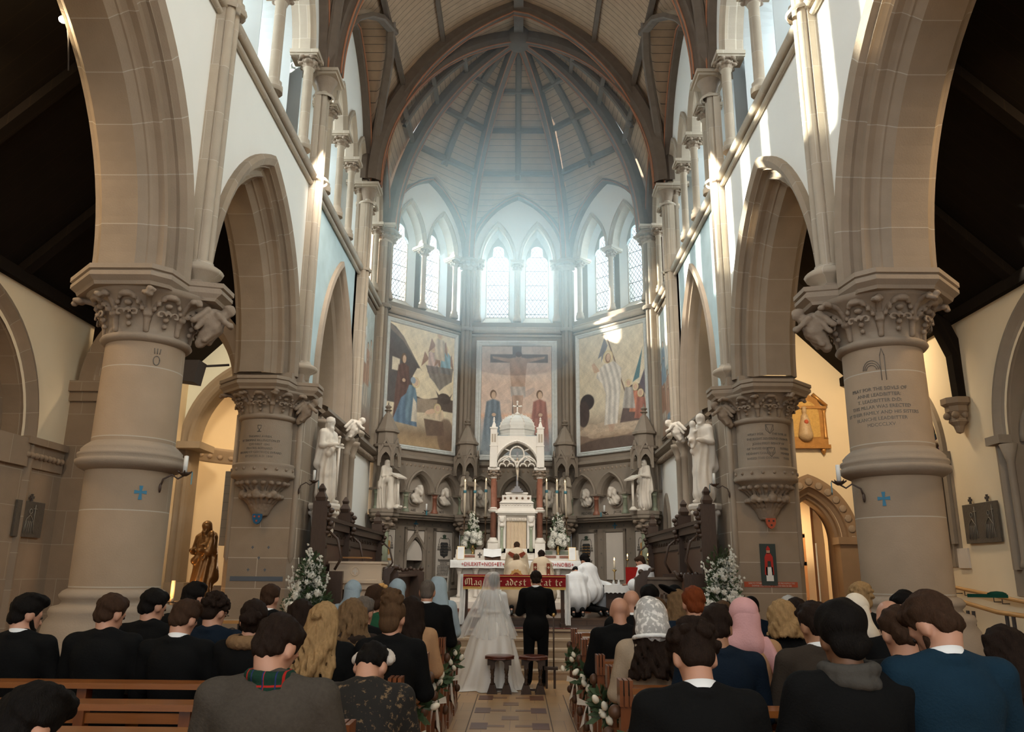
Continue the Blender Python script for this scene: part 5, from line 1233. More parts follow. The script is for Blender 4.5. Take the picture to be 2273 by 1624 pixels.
# ================================================================== statues
def robe_folds(n, amp, zt): return lambda X, Y, Z: amp*np.sin(n*np.arctan2(Y, X)+3*np.sin(4*Z)+2*Z)*np.clip((zt-Z)/zt*1.6, .15, 1)
def robed(H, arms=None, w=.2, beard=True, mantle=True, turn=0, bow=8, seated=False, base=.22):
    """one draped standing or seated figure facing +y, height H (crown)"""
    k = H/1.75; J = skeleton(H, 'sit' if seated else 'stand', bow, turn, 0, .17, arms or 'hold', k); P = XF(HEADP, J['M'], J['hc'], k)
    P += XF([('e', (0, -.025, .04), (.086, .10, .09)), ('e', (0, -.06, -.04), (.085, .06, .08)), ('-c', (-.05, .12, -.01), (.05, .12, -.01), .06, .06, .02)], J['M'], J['hc'], k)
    if beard: P += XF([('e', (0, .06, -.10), (.045, .045, .06))], J['M'], J['hc'], k)
    P.append(('c', tuple(J['hc']), tuple(J['nb']), .06*k, .07*k, .02)); P += coat_prims(J, 1.0, 0)
    hz = J['hip'].z
    if seated:
        for e in (-1, 1): P += [('c', (e*.1*k, 0, hz), (e*.13*k, .38*k, hz), .14*k, .12*k), ('c', (e*.13*k, .38*k, hz), (e*.14*k, .40*k, .06*k), .12*k, .13*k)]
        P += [('c', (0, .3*k, hz-.1*k), (0, .36*k, .1*k), .14*k, .16*k), ('b', (0, -.05*k, hz/2), (.2*k, .2*k, hz/2), .03)]
    else: P += [('c', (0, 0, hz), (0, .01, base*.8), .17*k, base*k), ('c', (0, 0, hz+.2*k), (.03*k, .03, hz-.4*k), .15*k, .17*k)]
    if mantle: P += [('c', (-.12*k, -.05*k, J['sh'].z), (-.15*k, -.08*k, hz-.3*k), .08*k, .12*k), ('c', (.12*k, -.05*k, J['sh'].z), (.15*k, -.08*k, hz-.2*k), .08*k, .12*k), ('c', (-.14*k, .1*k, J['sh'].z-.25*k), (.12*k, .14*k, hz), .06*k, .08*k)]
    for n in 'LR':
        d = (J['W'+n]-J['E'+n]).normalized(); P += [('e', tuple(J['W'+n]+d*.05*k), (.04*k, .05*k, .035*k))]
        P += [('e', (J['T'+n].x, J['T'+n].y, .03), (.045*k, .09*k, .035*k))]
    return P, J
def statue(name, label, prims, m, loc, rz, H, folds=11, amp=.012, h=.014, extra=None, cat='statue'):
    t = thing(name, label, cat, loc, rz); blob('figure', prims, h, m, t, k=.03, disp=robe_folds(folds, amp, H))
    if extra: extra(t)
    return t
# two large statues on carved corbels beside the chancel piers
def pedestal(t, m, r=.27, h=.52):
    b = MB(); b.lathe([(.0, -h), (.07, -h), (.09, -h+.06), (.15, -h+.1), (.13, -h+.14), (.16, -.22), (.22, -.13), (r, -.09), (r*1.05, -.04), (r, 0)], (0, 0, 0), 8, smooth=False, rot=R(22.5)); p = obj('pedestal', b, m, t)
    Q = []
    for i in range(8): a = 2*math.pi*i/8; Q += [('e', (.2*math.cos(a), .2*math.sin(a), -.15), (.06, .06, .05)), ('c', (.14*math.cos(a), .14*math.sin(a), -h+.05), (.17*math.cos(a), .17*math.sin(a), -.2), .035, .04)]
    Q.append(('e', (0, .1, -h+.08), (.1, .1, .1))); blob('carving', Q, .015, m, p, k=.02)
P, J = robed(1.42, 'hold', beard=True, turn=0)
def swd(t):
    b = MB(); b.tube([(.02, .27, .1), (.02, .27, .92)], [.012, .026], 6); b.box(-.09, .13, .25, .29, .92, .95); b.tube([(.02, .27, .95), (.02, .27, 1.08)], .018, 6); b.ball((.02, .27, 1.1), .03); obj('sword', b, STATUE, t)
    b = MB(); b.lathe([(.07, 1.36), (.085, 1.37), (.085, 1.40), (.07, 1.46), (.03, 1.48)], (0, .02, 0), 8); obj('crown', b, STATUE, t); pedestal(t, STATUE)
statue('statue', 'pale statue of a crowned king leaning on a sword, by the left chancel pier', P, STATUE, (-3.18, 13.45, 2.74), R(-120), 1.42, extra=swd)
P, J = robed(1.5, 'hold', beard=False, turn=15)
ch = [('e', (.07, .18, 1.32), (.055, .06, .068)), ('c', (.07, .17, 1.22), (.07, .17, 1.05), .06, .07), ('c', (.07, .18, 1.06), (.05, .25, .92), .045, .03), ('c', (.09, .17, 1.18), (.13, .24, 1.1), .03, .025), ('c', (.04, .2, 1.18), (-.02, .22, 1.2), .03, .025)]
statue('statue', 'large pale statue of a mother holding a child, by the right chancel pier', P+ch, STATUE, (3.18, 13.35, 2.78), R(140), 1.5, folds=9, extra=lambda t: pedestal(t, STATUE))
# corner statues of the apse
lectern = lambda m: (lambda t: (lambda b: obj('book_stand', b, m, t))(MB().tube([(0, .42, 0), (0, .42, .72)], .03, 8).lathe([(.09, 0), (.09, .04), (.04, .1)], (0, .42, 0), 10).obox((0, .42, .78), (.30, .30, .035), 0, R(-25))))
for deg, lab, seat, be, zt in ((-67.5, 'white statue of a seated bearded writer with a book stand, left corner of the apse', True, True, 1.18), (67.5, 'white statue of a standing writer with book stand, right corner of the apse', False, False, 1.24)):
    a = R(deg); rr = 3.40; P, J = robed(zt, 'hold', beard=be, seated=seat)
    statue('statue', lab, P, STATUE, (math.sin(a)*rr, YC+math.cos(a)*rr, 3.1), math.pi-a+(R(-15) if deg < 0 else R(15)), zt, h=.013, extra=lectern(STATUE))
for deg, lab in ((-22.5, 'weathered statue of a bearded man with a book, behind the left altar candles'), (22.5, 'weathered statue of a bearded man with children, behind the right altar candles')):
    a = R(deg); rr = 3.42; P, J = robed(1.15, 'hold'); 
    if deg > 0: P += [('e', (-.16, .2, .62), (.05, .05, .06)), ('c', (-.16, .2, .52), (-.16, .2, .08), .06, .1), ('e', (.18, .2, .55), (.05, .05, .06)), ('c', (.18, .2, .46), (.18, .2, .08), .06, .1)]
    statue('statue', lab, P, mat('dulled_statue_stone', (.46, .39, .31), .8, .1, 9, .15, 60), (math.sin(a)*rr, YC+math.cos(a)*rr, 3.1), math.pi-a, 1.15, extra=(lectern(STONE_C) if deg < 0 else None))
for deg in (-67.5, -22.5, 22.5, 67.5):     # columns that carry the corner statues
    a = R(deg); c = (math.sin(a)*3.42, YC+math.cos(a)*3.42, 0); W_ = apse_walls[-45 if deg < 0 else 45]
    b = MB(); b.lathe([(.20, .75), (.20, .98), (.17, 1.02), (.18, 1.06), (.14, 1.12)], c, 20); b.lathe([(.15, 1.72), (.2, 1.76), (.21, 1.82), (.17, 1.86), (.15, 1.9)], c, 20); b.lathe([(.145, 2.58), (.16, 2.6), (.14, 2.63), (.17, 2.75), (.27, 2.9)], c, 20); o = obj('corner_column', b, STONE_G, W_)
    b = MB(); b.lathe([(.135, 1.08), (.135, 2.6)], c, 20, cap=False); obj('marble_shaft', b, MARBLE_G, o)
    l = link('capital_leaves', SMALLCAP, o, (c[0], c[1], 2.62)); l.scale = (1.6, 1.6, 1.4)
    b = MB(); b.lathe([(.30, 2.9), (.36, 2.94), (.36, 3.0), (.38, 3.02), (.38, 3.1)], c, 8, rot=-a+R(22.5), smooth=False); obj('capital_abacus', b, STONE_G, o)
# small angels on the cornice capitals
for s in (-1, 1):
    o = thing('angel_carving', 'small pale carved angel above the %s wall cornice' % ('left' if s < 0 else 'right'), 'sculpture', (s*3.2, 15.55, 4.42)); a = link('figure', ANGEL, o, None, 0 if s > 0 else math.pi); a.material_slots[0].link = 'OBJECT'; a.material_slots[0].material = STATUE; a.scale = (1.1,)*3

# ================================================================== retable and altar
RX, RY = .035, 19.5
WM = mat('altar_white_stone', (.74, .69, .62), .5, .07, 9, .1, 50)
t = thing('altar_canopy', 'white stone canopy with dome and cross on red marble columns above the altar', 'canopy', (RX, RY, 0)); CAN = t
for sx in (-1, 1):
    for yy in (-.30, .36):
        b = MB(); c = (sx*.555, yy, 0); b.lathe([(.068, 2.42), (.068, 3.04), (.09, 3.05), (.12, 3.08), (.12, 3.11), (.068, 3.15), (.066, 3.84)], c, 18); cl = obj('column_shaft', b, MARBLE_R, t)
        b = MB(); b.box(c[0]-.12, c[0]+.12, c[1]-.12, c[1]+.12, 1.95, 2.32); b.lathe([(.12, 2.31), (.12, 2.33)], c, 18); b.lathe([(.13, 2.32), (.14, 2.36), (.09, 2.42), (.08, 2.45)], c, 18); obj('column_base', b, WM, cl); b = MB(); b.lathe([(.10, 3.04), (.125, 3.07), (.125, 3.1), (.07, 3.16)], c, 18); obj('shaft_ring', b, WM, cl); b = MB(); b.lathe([(.07, 3.84), (.08, 3.87), (.07, 3.89), (.1, 4.0), (.13, 4.03), (.13, 4.05)], c, 18); b.box(c[0]-.14, c[0]+.14, c[1]-.14, c[1]+.14, 4.04, 4.1); obj('column_capital', b, WM, cl)
        l = link('capital_leaves', SMALLCAP, cl, (c[0], c[1], 3.87)); l.scale = (.85, .85, .75)
def canfr(side):
    return [lambda u, d, z: (u, -d, z), lambda u, d, z: (u, d, z), lambda u, d, z: (-d*1.0, u, z), lambda u, d, z: (d, u, z)][side]
for side in range(4):
    Fc = canfr(side); dd = .44 if side < 2 else .62; hw = .64 if side < 2 else .44; ah, ar = (.50, .60) if side < 2 else (.3, .5)
    b = MB(Fc); wall_holes(b, -hw, hw, 4.1, 4.86, dd, [(0, ah, 4.1, ar, 4.1)]); wall_holes(b, -hw, hw, 4.1, 4.86, dd-.14, [(0, ah, 4.1, ar, 4.1)])
    arch_sweep(b, 0, ah, 4.1, ar, [(.06, dd), (.06, dd+.035), (.03, dd+.045), (0, dd+.01), (0, dd-.14)], 12); cf = obj('canopy_front' if side == 0 else 'canopy_side', b, WM, t)
    if side == 0:
        b = MB(Fc)
        for i, (u, z) in enumerate(arch(0, ah+.04, 4.1, ar+.04, 14)): b.ball((u, dd+.03, z), (.02, .02, .02), 6, 4)
        o = obj('beaded_edge', b, WM, cf); o['kind'] = 'stuff'
        b = MB(Fc)      # tracery: a foil above two cusped lights
        b.tube([(0+.17*math.sin(a_)*1.0, dd-.06, 4.42+.19*math.cos(a_)) for a_ in np.linspace(0, 2*math.pi, 25)], .022, 6)
        for e in (-1, 1):
            b.tube([(u, dd-.06, z) for u, z in arch(e*.25, .235, 4.1, .27, 8)], .022, 6)
            for q in (-1, 0, 1): b.tube([(e*.25+q*.10+.075*math.cos(a_), dd-.06, 4.12+(.09 if q == 0 else .0)+.075*math.sin(a_)) for a_ in np.linspace(0, math.pi, 9)], .018, 6)
            b.tube([(e*.17, dd-.06, 4.5), (e*.33, dd-.06, 4.56)], .018, 6); b.tube([(e*.2, dd-.06, 4.36), (e*.42, dd-.06, 4.24)], .018, 6)
        obj('tracery', b, WM, cf)
b = MB(); b.box(-.60, .60, -.4, .4, 4.84, 4.88); obj('canopy_ceiling', b, mat('blue_grey_lining', (.34, .40, .42), .7), t)
for sx in (-1, 1):
    for yy in (-.4, .4):
        b = MB(); x = sx*.565; b.box(x-.085, x+.085, yy-.085, yy+.085, 4.1, 4.60); b.box(x-.095, x+.095, yy-.095, yy+.095, 4.60, 4.63); b.box(x-.08, x+.08, yy-.08, yy+.08, 4.63, 5.03)
        b.box(x-.095, x+.095, yy-.095, yy+.095, 5.03, 5.07); b.lathe([(.08, 5.07), (.03, 5.2), (.02, 5.22), (.04, 5.24), (.02, 5.27), (.035, 5.29), (.004, 5.33)], (x, yy, 0), 4, rot=R(45), smooth=False); tr_ = obj('pinnacle', b, WM, t)
        b = MB(); 
        if yy < 0:
            for q in (-.03, .03): plate(b, [(x+q-.018, 4.70), (x+q+.018, 4.70), (x+q+.018, 4.88), (x+q, 4.92), (x+q-.018, 4.88)], yy-.08, .006)
            b.fr = None; b.lathe([(.024, 0), (.03, .004)], (x, yy-.085, 4.95), 10)
            obj('pinnacle_niche', MB().box(x-.05, x-.01, yy-.088, yy-.08, 4.7, 4.9).box(x+.01, x+.05, yy-.088, yy-.08, 4.7, 4.9), STONE_L, tr_)
b = MB(); n = 8; prof = [(.47, 4.86), (.47, 4.92), (.46, 4.94), (.46, 5.02), (.475, 5.04), (.475, 5.07), (.455, 5.08)]+[(.455*math.cos(a_), 5.08+.38*math.sin(a_)) for a_ in np.linspace(.05, math.pi/2-.12, 9)]+[(.05, 5.47), (.03, 5.5)]
b.lathe(prof, (0, 0, 0), 8, smooth=False, rot=R(22.5)); dm = obj('dome', b, mat('dome_stone', (.60, .58, .53), .5, .1, 9, stripes=(1, .09, .005, (.42, .40, .36))), t)
for k in range(8):
    a_ = R(22.5+45*k); b = MB(); b.tube([(.46*math.cos(q)*math.cos(a_), .46*math.cos(q)*math.sin(a_), 5.08+.385*math.sin(q)) for q in np.linspace(0, math.pi/2-.1, 10)], .012, 5)
    for q in np.linspace(.15, 1.3, 6): b.ball((.475*math.cos(q)*math.cos(a_), .475*math.cos(q)*math.sin(a_), 5.08+.405*math.sin(q)), .016, 6, 4)
    obj('dome_rib', b, WM, dm)
b = MB(); b.lathe([(.05, 5.46), (.06, 5.5), (.02, 5.53)], (0, 0, 0), 8); b.box(-.016, .016, -.016, .016, 5.5, 5.8); b.box(-.09, .09, -.016, .016, 5.67, 5.70)
for p in ((0, 5.8), (-.09, 5.685), (.09, 5.685)): b.ball((p[0], 0, p[1]), .028, 8, 6)
obj('cross', b, WM, t)
# tabernacle throne
t = thing('tabernacle', 'stepped white marble tabernacle with drawn cream curtain under the canopy', 'tabernacle', (RX, RY-.1, 0))
b = MB(); b.box(-.44, .44, -.25, .3, 1.95, 2.2)
for e in (-1, 1): b.box(e*.345-.09, e*.345+.09, -.25, .25, 2.1, 3.0)
b.box(-.45, .45, -.1, .3, 2.1, 3.0); b.box(-.45, .45, -.27, .3, 2.98, 3.02); b.box(-.50, .50, -.32, .3, 3.02, 3.06)
P4 = lambda x0, x1, z0, z1: b.add([(-x0, -.27, z0), (x0, -.27, z0), (x0, .3, z0), (-x0, .3, z0), (-x1, -.25, z1), (x1, -.25, z1), (x1, .28, z1), (-x1, .28, z1)], [(0, 1, 5, 4), (1, 2, 6, 5), (2, 3, 7, 6), (3, 0, 4, 7), (4, 5, 6, 7)])
P4(.5, .41, 3.06, 3.14); b.box(-.40, .40, -.24, .28, 3.14, 3.26); P4(.42, .36, 3.26, 3.31); b.box(-.35, .35, -.2, .26, 3.31, 3.45); b.box(-.25, .25, -.16, .2, 3.45, 3.50); b.box(-.27, .27, -.18, .2, 3.48, 3.52)
tb = obj('throne', b, WM, t)
b = MB()
for i in range(11): b.tube([(-.36+.072*i+.03*math.cos(q), -.245, 3.2+.03*math.sin(q)) for q in np.linspace(0, math.pi, 6)], .009, 5)
obj('carved_band', b, WM, tb)
for i in range(5):
    b = MB(); b.ball((-.28+.14*i, -.21, 3.38), (.03, .02, .03), 10, 6); obj('roundel', b, mat('brown_agate', (.16, .09, .05), .3), tb)
for e in (-1, 1):
    b = MB(); b.lathe([(.045, 2.13), (.05, 2.2), (.035, 2.24), (.033, 2.62), (.05, 2.68)], (e*.345, -.28, 0), 12); pl = obj('colonnette', b, MARBLE_G, tb)
    Q = [('e', (e*.345, -.27, 2.74), (.07, .05, .05)), ('e', (e*.345, -.27, 2.88), (.075, .05, .08)), ('e', (e*.345-.05, -.28, 2.93), (.03, .03, .03)), ('e', (e*.345+.05, -.28, 2.93), (.03, .03, .03))]
    blob('carved_bracket', Q, .012, WM, tb, k=.015)
b = MB(); n = 60; pts = [(-.24+.48*i/n, -.17+.012*math.sin(i*1.25)+.006*math.sin(i*.7), z) for z in (2.18, 2.84) for i in range(n+1)]
b.add(pts, [(i, i+1, n+2+i, n+1+i) for i in range(n)], None, True); obj('curtain', b, cloth('cream_silk', (.62, .50, .36)), t)
b = MB(); b.box(-.25, .25, -.2, -.14, 2.84, 2.99)
for i in range(8): b.ball((-.21+.06*i, -.2, 2.87), (.03, .02, .035), 8, 5)
obj('curtain_pelmet', b, PANELW, t)
t = thing('altar_crucifix', 'tall crucifix standing on top of the tabernacle under the canopy', 'crucifix', (RX+.01, RY-.25, 3.52))
b = MB(); b.box(-.14, .14, -.08, .08, 0, .04); b.box(-.1, .1, -.06, .06, .04, .09); b.box(-.06, .06, -.05, .05, .09, .14); b.box(-.022, .022, -.012, .012, .14, .98); b.box(-.17, .17, -.012, .012, .72, .765); obj('cross', b, mat('dark_grey_metal', (.2, .19, .19), .4, metal=.6), t)
blob('corpus', [('e', (0, -.05, .80), (.025, .028, .032)), ('c', (0, -.035, .74), (0, -.03, .6), .032, .028), ('c', (-.02, -.035, .57), (-.005, -.045, .42), .024, .015), ('c', (.02, -.035, .57), (.005, -.04, .28), .022, .011), ('c', (-.02, -.035, .74), (-.15, -.02, .78), .016, .010), ('c', (.02, -.035, .74), (.15, -.02, .78), .016, .010), ('e', (0, -.035, .585), (.038, .03, .03))], .008, mat('ivory_figure', (.62, .52, .40), .5), t, k=.01)
# gradine with inlay, altar table
t = thing('altar', 'long white stone altar with carved front under a white cloth', 'altar', (RX+.02, 18.35, .9)); 
b = MB(); b.box(-1.52, 1.52, -.55, 1.4, 0, .14); b.box(-1.45, 1.45, -.42, 1.4, .14, .22); b.box(-1.30, 1.30, -.3, .9, .22, .90); b.box(-1.42, 1.42, -.45, .95, .90, 1.0); ab = obj('table', b, WM, t)
for i in range(8):
    x = -1.26+.36*i; b = MB(); b.lathe([(.06, .22), (.06, .26), (.04, .3), (.038, .70), (.05, .72), (.08, .84), (.085, .9)], (x, -.37, 0), 12); obj('altar_column', b, WM, t)
for i in range(7):
    x = -1.08+.36*i; b = MB()
    for q in (-1, 1): b.tube([(x+q*.09+.05*math.cos(a_), -.31, .55+.12*math.sin(a_)) for a_ in np.linspace(0, 2*math.pi, 13)], .012, 5)
    b.tube([(x+.09*math.cos(a_), -.31, .50+.14*math.sin(a_)) for a_ in np.linspace(0, 2*math.pi, 15)], .01, 5); obj('carved_panel', b, WM, t)
b = MB(); b.box(-1.50, 1.50, .88, 1.5, 1.0, 1.08); b.box(-1.46, 1.46, .92, 1.5, 1.08, 1.16); b.box(-1.46, 1.46, 1.1, 1.55, 1.16, 1.28); gr = obj('gradine', b, WM, t)
for x0, x1 in ((-1.38, -1.0), (-.92, -.5), (.5, .92), (1.0, 1.38)): b = MB(); b.box(x0, x1, .90, .925, 1.095, 1.145); obj('inlay_panel', b, MARBLE_R, gr)
for x0, x1 in ((-1.38, -.92), (-.84, -.5), (.5, .84), (.92, 1.38)): b = MB(); b.box(x0, x1, 1.085, 1.105, 1.18, 1.26); obj('inlay_panel', b, MARBLE_G, gr)
b = MB(); b.box(-1.58, 1.58, -.9, 1.4, -.145, 0); 
tag(obj('altar_step', MB().box(-1.55, 1.62, 17.45, 19.6, PREZ, .905), FL_DK), 'dark reddish step directly under the altar', 'step')
cl = thing('altar_cloth', 'white altar cloth lettered in red over the altar front', 'altar cloth', (RX+.02, 18.35, 0))
b = MB(); n = 80
def clothx(i): return -1.46+2.92*i/n
rows = [(.5, 1.912), (-.46, 1.912), (-.475, 1.90), (-.48, 1.82), (-.49, 1.745)]
pts = [(clothx(i), y+(.006*math.sin(i*.9) if k > 2 else 0), z+(.004*math.sin(i*.5) if k == 4 else 0)) for k, (y, z) in enumerate(rows) for i in range(n+1)]
b.add(pts, [(k*(n+1)+i, k*(n+1)+i+1, (k+1)*(n+1)+i+1, (k+1)*(n+1)+i) for k in range(len(rows)-1) for i in range(n)], None, True)
for e in (-1, 1):
    m_ = 24; P_ = [(e*(1.46+.02*k+.015*math.sin(j*1.1+k)*k/4), -.46+.96*j/m_, 1.91-.17*k) for k in range(5) for j in range(m_+1)]
    b.add(P_, [(k*(m_+1)+j, k*(m_+1)+j+1, (k+1)*(m_+1)+j+1, (k+1)*(m_+1)+j) for k in range(4) for j in range(m_)], None, True)
obj('cloth', b, WHITEC, cl)
REDL = mat('red_embroidery', (.50, .03, .03), .8)
Fi = lambda u, d, z: (u, d, z)
for x, s_ in ((-1.20, '+DILEXIT'), (-.80, ''), ): pass
text('embroidered_lettering', '+DILEXIT+NOS+ET+', .115, Fi, -1.22, -.492, 1.79, REDL, cl, 'LEFT', sx=.92)
text('embroidered_lettering', 'PRO+NOBIS+', .115, Fi, 1.24, -.492, 1.79, REDL, cl, 'RIGHT', sx=.92)
# altar furniture
BRASS = mat('polished_brass', (.60, .40, .16), .28, .1, 10, metal=1); WAX = mat('candle_wax', (.75, .64, .48), .5, .05); FLAME = mat('candle_flame', (1, .5, .12), .5, emit=((1, .52, .16), 14)); BLUER = mat('blue_candle_band', (.07, .22, .27), .5); BRONZE = mat('dark_bronze', (.16, .10, .06), .35, .2, 10, metal=.8)
FL_ME = MB().lathe([(.001, 0), (.009, .012), (.011, .025), (.006, .045), (.001, .062)], (0, 0, 0), 8).mesh('flame', FLAME)
WICK = MB().tube([(0, 0, -.002), (0, 0, .012)], .0015, 4).mesh('wick', INK)
def candle_parts(t, z, r, h, band=True, lit=True, m=WAX):
    b = MB(); b.lathe([(r, z), (r*.92, z+h), (r*.5, z+h+.003)], (0, 0, 0), 14); c = obj('candle', b, m, t)
    if band: obj('blue_band', MB().lathe([(r*1.25, z+h*.68), (r*1.5, z+h*.70), (r*1.5, z+h*.74), (r*1.25, z+h*.76)], (0, 0, 0), 14), BLUER, c)
    link('wick', WICK, c, (0, 0, z+h))
    if lit: link('flame', FL_ME, c, (0, 0, z+h+.008))
labs = ['outermost tall lit altar candle on the left, on a bronze stand', 'middle one of the three tall lit candles on the left of the altar', 'tall lit altar candle left of the canopy, nearest its red column',
        'tall lit altar candle right of the canopy, nearest its red column', 'middle one of the three tall lit candles on the right of the altar', 'outermost tall lit altar candle on the right, leaning slightly inwards']
for i, (x, z1) in enumerate(((-1.235, 3.80), (-.99, 3.80), (-.72, 3.83), (.765, 3.83), (1.02, 3.82), (1.265, 3.80))):
    zb = 2.18; t = thing('altar_candlestick', labs[i], 'candlestick', (x, 19.62, zb), group='tall altar candles')
    b = MB(); b.lathe([(.075, 0), (.07, .03), (.03, .08), (.022, .14), (.035, .18), (.02, .22), (.018, .34), (.035, .38), (.018, .42), (.015, .60), (.03, .63), (.014, .66), (.02, .74), (.055, .77), (.055, .785), (.0, .79)], (0, 0, 0), 14); obj('stem', b, BRONZE, t)
    candle_parts(t, .78, .026, z1-zb-.78)
    if i == 5: t.rotation_euler = (0, R(-1.6), 0)
for i, s in enumerate((-1, 1)):     # flower vases on the gradine
    pass
PETAL = mat('white_petals', (.80, .78, .70), .7, .08, 30); LEAF = mat('green_leaves', (.045, .075, .03), .6, .4, 12); LEAF2 = mat('dark_stems', (.03, .045, .02), .6, .3, 12)
def petal_ball(r, n, seed, pr=.32):
    rs = np.random.RandomState(seed); b = MB()
    for i in range(n):
        z = 1-2*(i+.5)/n; a = i*2.39996; rr = math.sqrt(max(0, 1-z*z)); c = Vector((rr*math.cos(a), rr*math.sin(a), z))
        if z < -.75: continue
        u = c.orthogonal().normalized(); v = c.cross(u); s_ = r*pr*(.8+.4*rs.rand()); q = c*r*(.86+.12*rs.rand()); tw = rs.rand()*3
        u2 = u*math.cos(tw)+v*math.sin(tw); v2 = c.cross(u2)
        b.add([tuple(q+c*r*.02), tuple(q+u2*s_+c*r*.13), tuple(q+(u2+v2)*s_*.75+c*r*.2), tuple(q+v2*s_+c*r*.13), tuple(q-(u2)*s_*.5+v2*s_*.6+c*r*.05)], [(0, 1, 2), (0, 2, 3), (0, 3, 4)])
    b.ball((0, 0, 0), r*.86, 10, 8); return b
HYD = petal_ball(.085, 120, 1).mesh('hydrangea', PETAL); ROSE = petal_ball(.04, 34, 2, .5).mesh('rose', PETAL); TINY = petal_ball(.017, 12, 3, .6).mesh('blossom', PETAL)
def leaves_mb(centre, n, rad, seed, size=.07, up=.6, m=None):
    rs = np.random.RandomState(seed); b = MB()
    for i in range(n):
        v = Vector((rs.randn(), rs.randn(), rs.randn()*.8+up)).normalized(); p = Vector(centre)+Vector((v.x*rad[0], v.y*rad[1], v.z*rad[2]))*(.35+.7*rs.rand())
        d = (v+Vector(rs.randn(3)*.4)).normalized(); sd = d.orthogonal().normalized(); l = size*(.6+.9*rs.rand()); w = l*.22
        b.add([tuple(p), tuple(p+d*l*.5+sd*w), tuple(p+d*l+d.orthogonal()*l*.06), tuple(p+d*l*.5-sd*w)], [(0, 1, 2), (0, 2, 3)])
    return b
def bouquet(name, label, loc, w, h, nh, nr, ns, seed, vase=None, cat='flower arrangement', leaf=500):
    rs = np.random.RandomState(seed); t = thing(name, label, cat, loc)
    zb = 0
    if vase: obj('vase', vase, BRASS, t); zb = .16
    b = leaves_mb((0, 0, zb+h*.26), leaf, (w*.42, w*.30, h*.28), seed, .085, .2); b.join(leaves_mb((0, 0, zb+h*.55), leaf//2, (w*.24, w*.2, h*.36), seed+50, .07, .5)); tag(obj('foliage', b, LEAF, t), kind='stuff')
    b = MB()
    for i in range(nh):
        a = math.pi+math.pi*(i*.381966*2 % 1); r_ = w*.40*(.75+.3*rs.rand()); z = zb+h*(.10+.30*((i*.618) % 1)); y = math.sin(a)*r_*.8-.03
        o = link('hydrangea', HYD, t, (math.cos(a)*r_*(1.1-.6*(z-zb)/h), y, z)); o.scale = (.75+.4*rs.rand(),)*3 if w > .4 else (.6,)*3
    for i in range(nr):
        z = rs.rand()**1.2; r_ = w*(.50*(1-z)+.04); a = math.pi*(1+rs.rand()*1.0) if i % 4 else rs.rand()*6.28
        o = link('rose', ROSE, t, (math.cos(a)*r_, math.sin(a)*r_*.75-.02, zb+h*(.14+.66*z))); o.scale = (.8+.6*rs.rand(),)*3 if w > .4 else (.6,)*3
    for i in range(ns):       # tall blossom sprays
        a = rs.rand()*math.pi*2; lean = .5*(rs.rand()-.5)*w*1.6; top = h*(.6+.4*rs.rand())*(1-abs(lean)/w*.5); p0 = Vector((0, 0, zb+h*.2)); p1 = Vector((lean, -.1*rs.rand(), zb+top)); b = MB()
        pts = [p0+(p1-p0)*(k/6)+Vector((lean*.2*math.sin(k/6*3.1), 0, 0)) for k in range(7)]; b.tube([tuple(p) for p in pts], .005, 4)
        for k in range(26 if w > .5 else 20):
            q = .35+.65*rs.rand(); p = p0+(p1-p0)*q+Vector(tuple(rs.randn(3)*(.03 if w > .5 else .018))); bb = MB(); bb.v = [tuple(Vector(v.co)*(.7+.6*rs.rand())+p) for v in TINY.vertices]; bb.f = [list(f_.vertices) for f_ in TINY.polygons]; bb.uv = [None]*len(bb.f); bb.sm = [False]*len(bb.f); b.join(bb)
        tag(obj('blossom_spray', b, PETAL, t), kind='stuff')
    return t
vase = lambda: MB().lathe([(.05, 0), (.045, .01), (.025, .03), (.03, .06), (.05, .1), (.045, .15), (.03, .18), (.045, .2)], (0, 0, 0), 14)
bouquet('flower_vase', 'brass vase of white hydrangeas on the altar shelf, left side', (-1.0, 19.35, 2.07), .46, .85, 7, 5, 8, 4, vase(), 'vase of flowers', 240)
bouquet('flower_vase', 'brass vase of white hydrangeas on the altar shelf, right side', (1.03, 19.35, 2.07), .46, .85, 7, 5, 8, 5, vase(), 'vase of flowers', 240)
bouquet('flower_arrangement', 'tall white floral arrangement before the left stalls and pier', (-3.06, 12.42, .62), .86, 1.42, 14, 50, 18, 6, None, leaf=1500)
bouquet('flower_arrangement', 'tall white floral arrangement before the right stalls and pier', (3.15, 12.42, .62), .86, 1.55, 15, 50, 18, 8, None, leaf=1500)
for s, l in ((-1, 'left'), (1, 'right')):
    x = -3.02 if s < 0 else 3.13
    b = MB(); b.lathe([(.16, 0), (.14, .04), (.05, .08), (.045, .5), (.14, .62), (.17, .72)], (x, 12.45, 0), 14)
    for_ = tag(obj('flower_stand', b, OAK), 'dark turned stand under the %s tall floral arrangement' % l, 'stand')
# altar cards, missal, cross plate, red lamps
def card(x, l):
    t = thing('altar_card', l, 'altar card', (x, 18.75, 1.91)); b = MB(); b.obox((0, 0, .17), (.17, .02, .30), 0, R(-8)); obj('frame', b, BRASS, t); b = MB(); b.obox((0, -.012, .17), (.15, .01, .28), 0, R(-8)); obj('card', b, SHIRT, t)
card(-1.24, 'white framed altar card standing at the left end of the altar'); card(1.32, 'white framed altar card standing at the right end of the altar')
t = thing('missal', 'open altar book on a wooden rest, left of the celebrant', 'book', (-.50, 18.3, 1.91)); b = MB(); b.obox((0, .05, .12), (.36, .03, .26), R(10), R(-35)); b.box(-.15, .15, -.02, .12, 0, .05); obj('book_rest', b, OAK_P, t)
b = MB()
for e in (-1, 1): b.add([(0, -.07, .07), (e*.2, -.05, .10), (e*.2, .10, .27), (0, .08, .245)], [(0, 1, 2, 3)])
obj('pages', b, SHIRT, t)
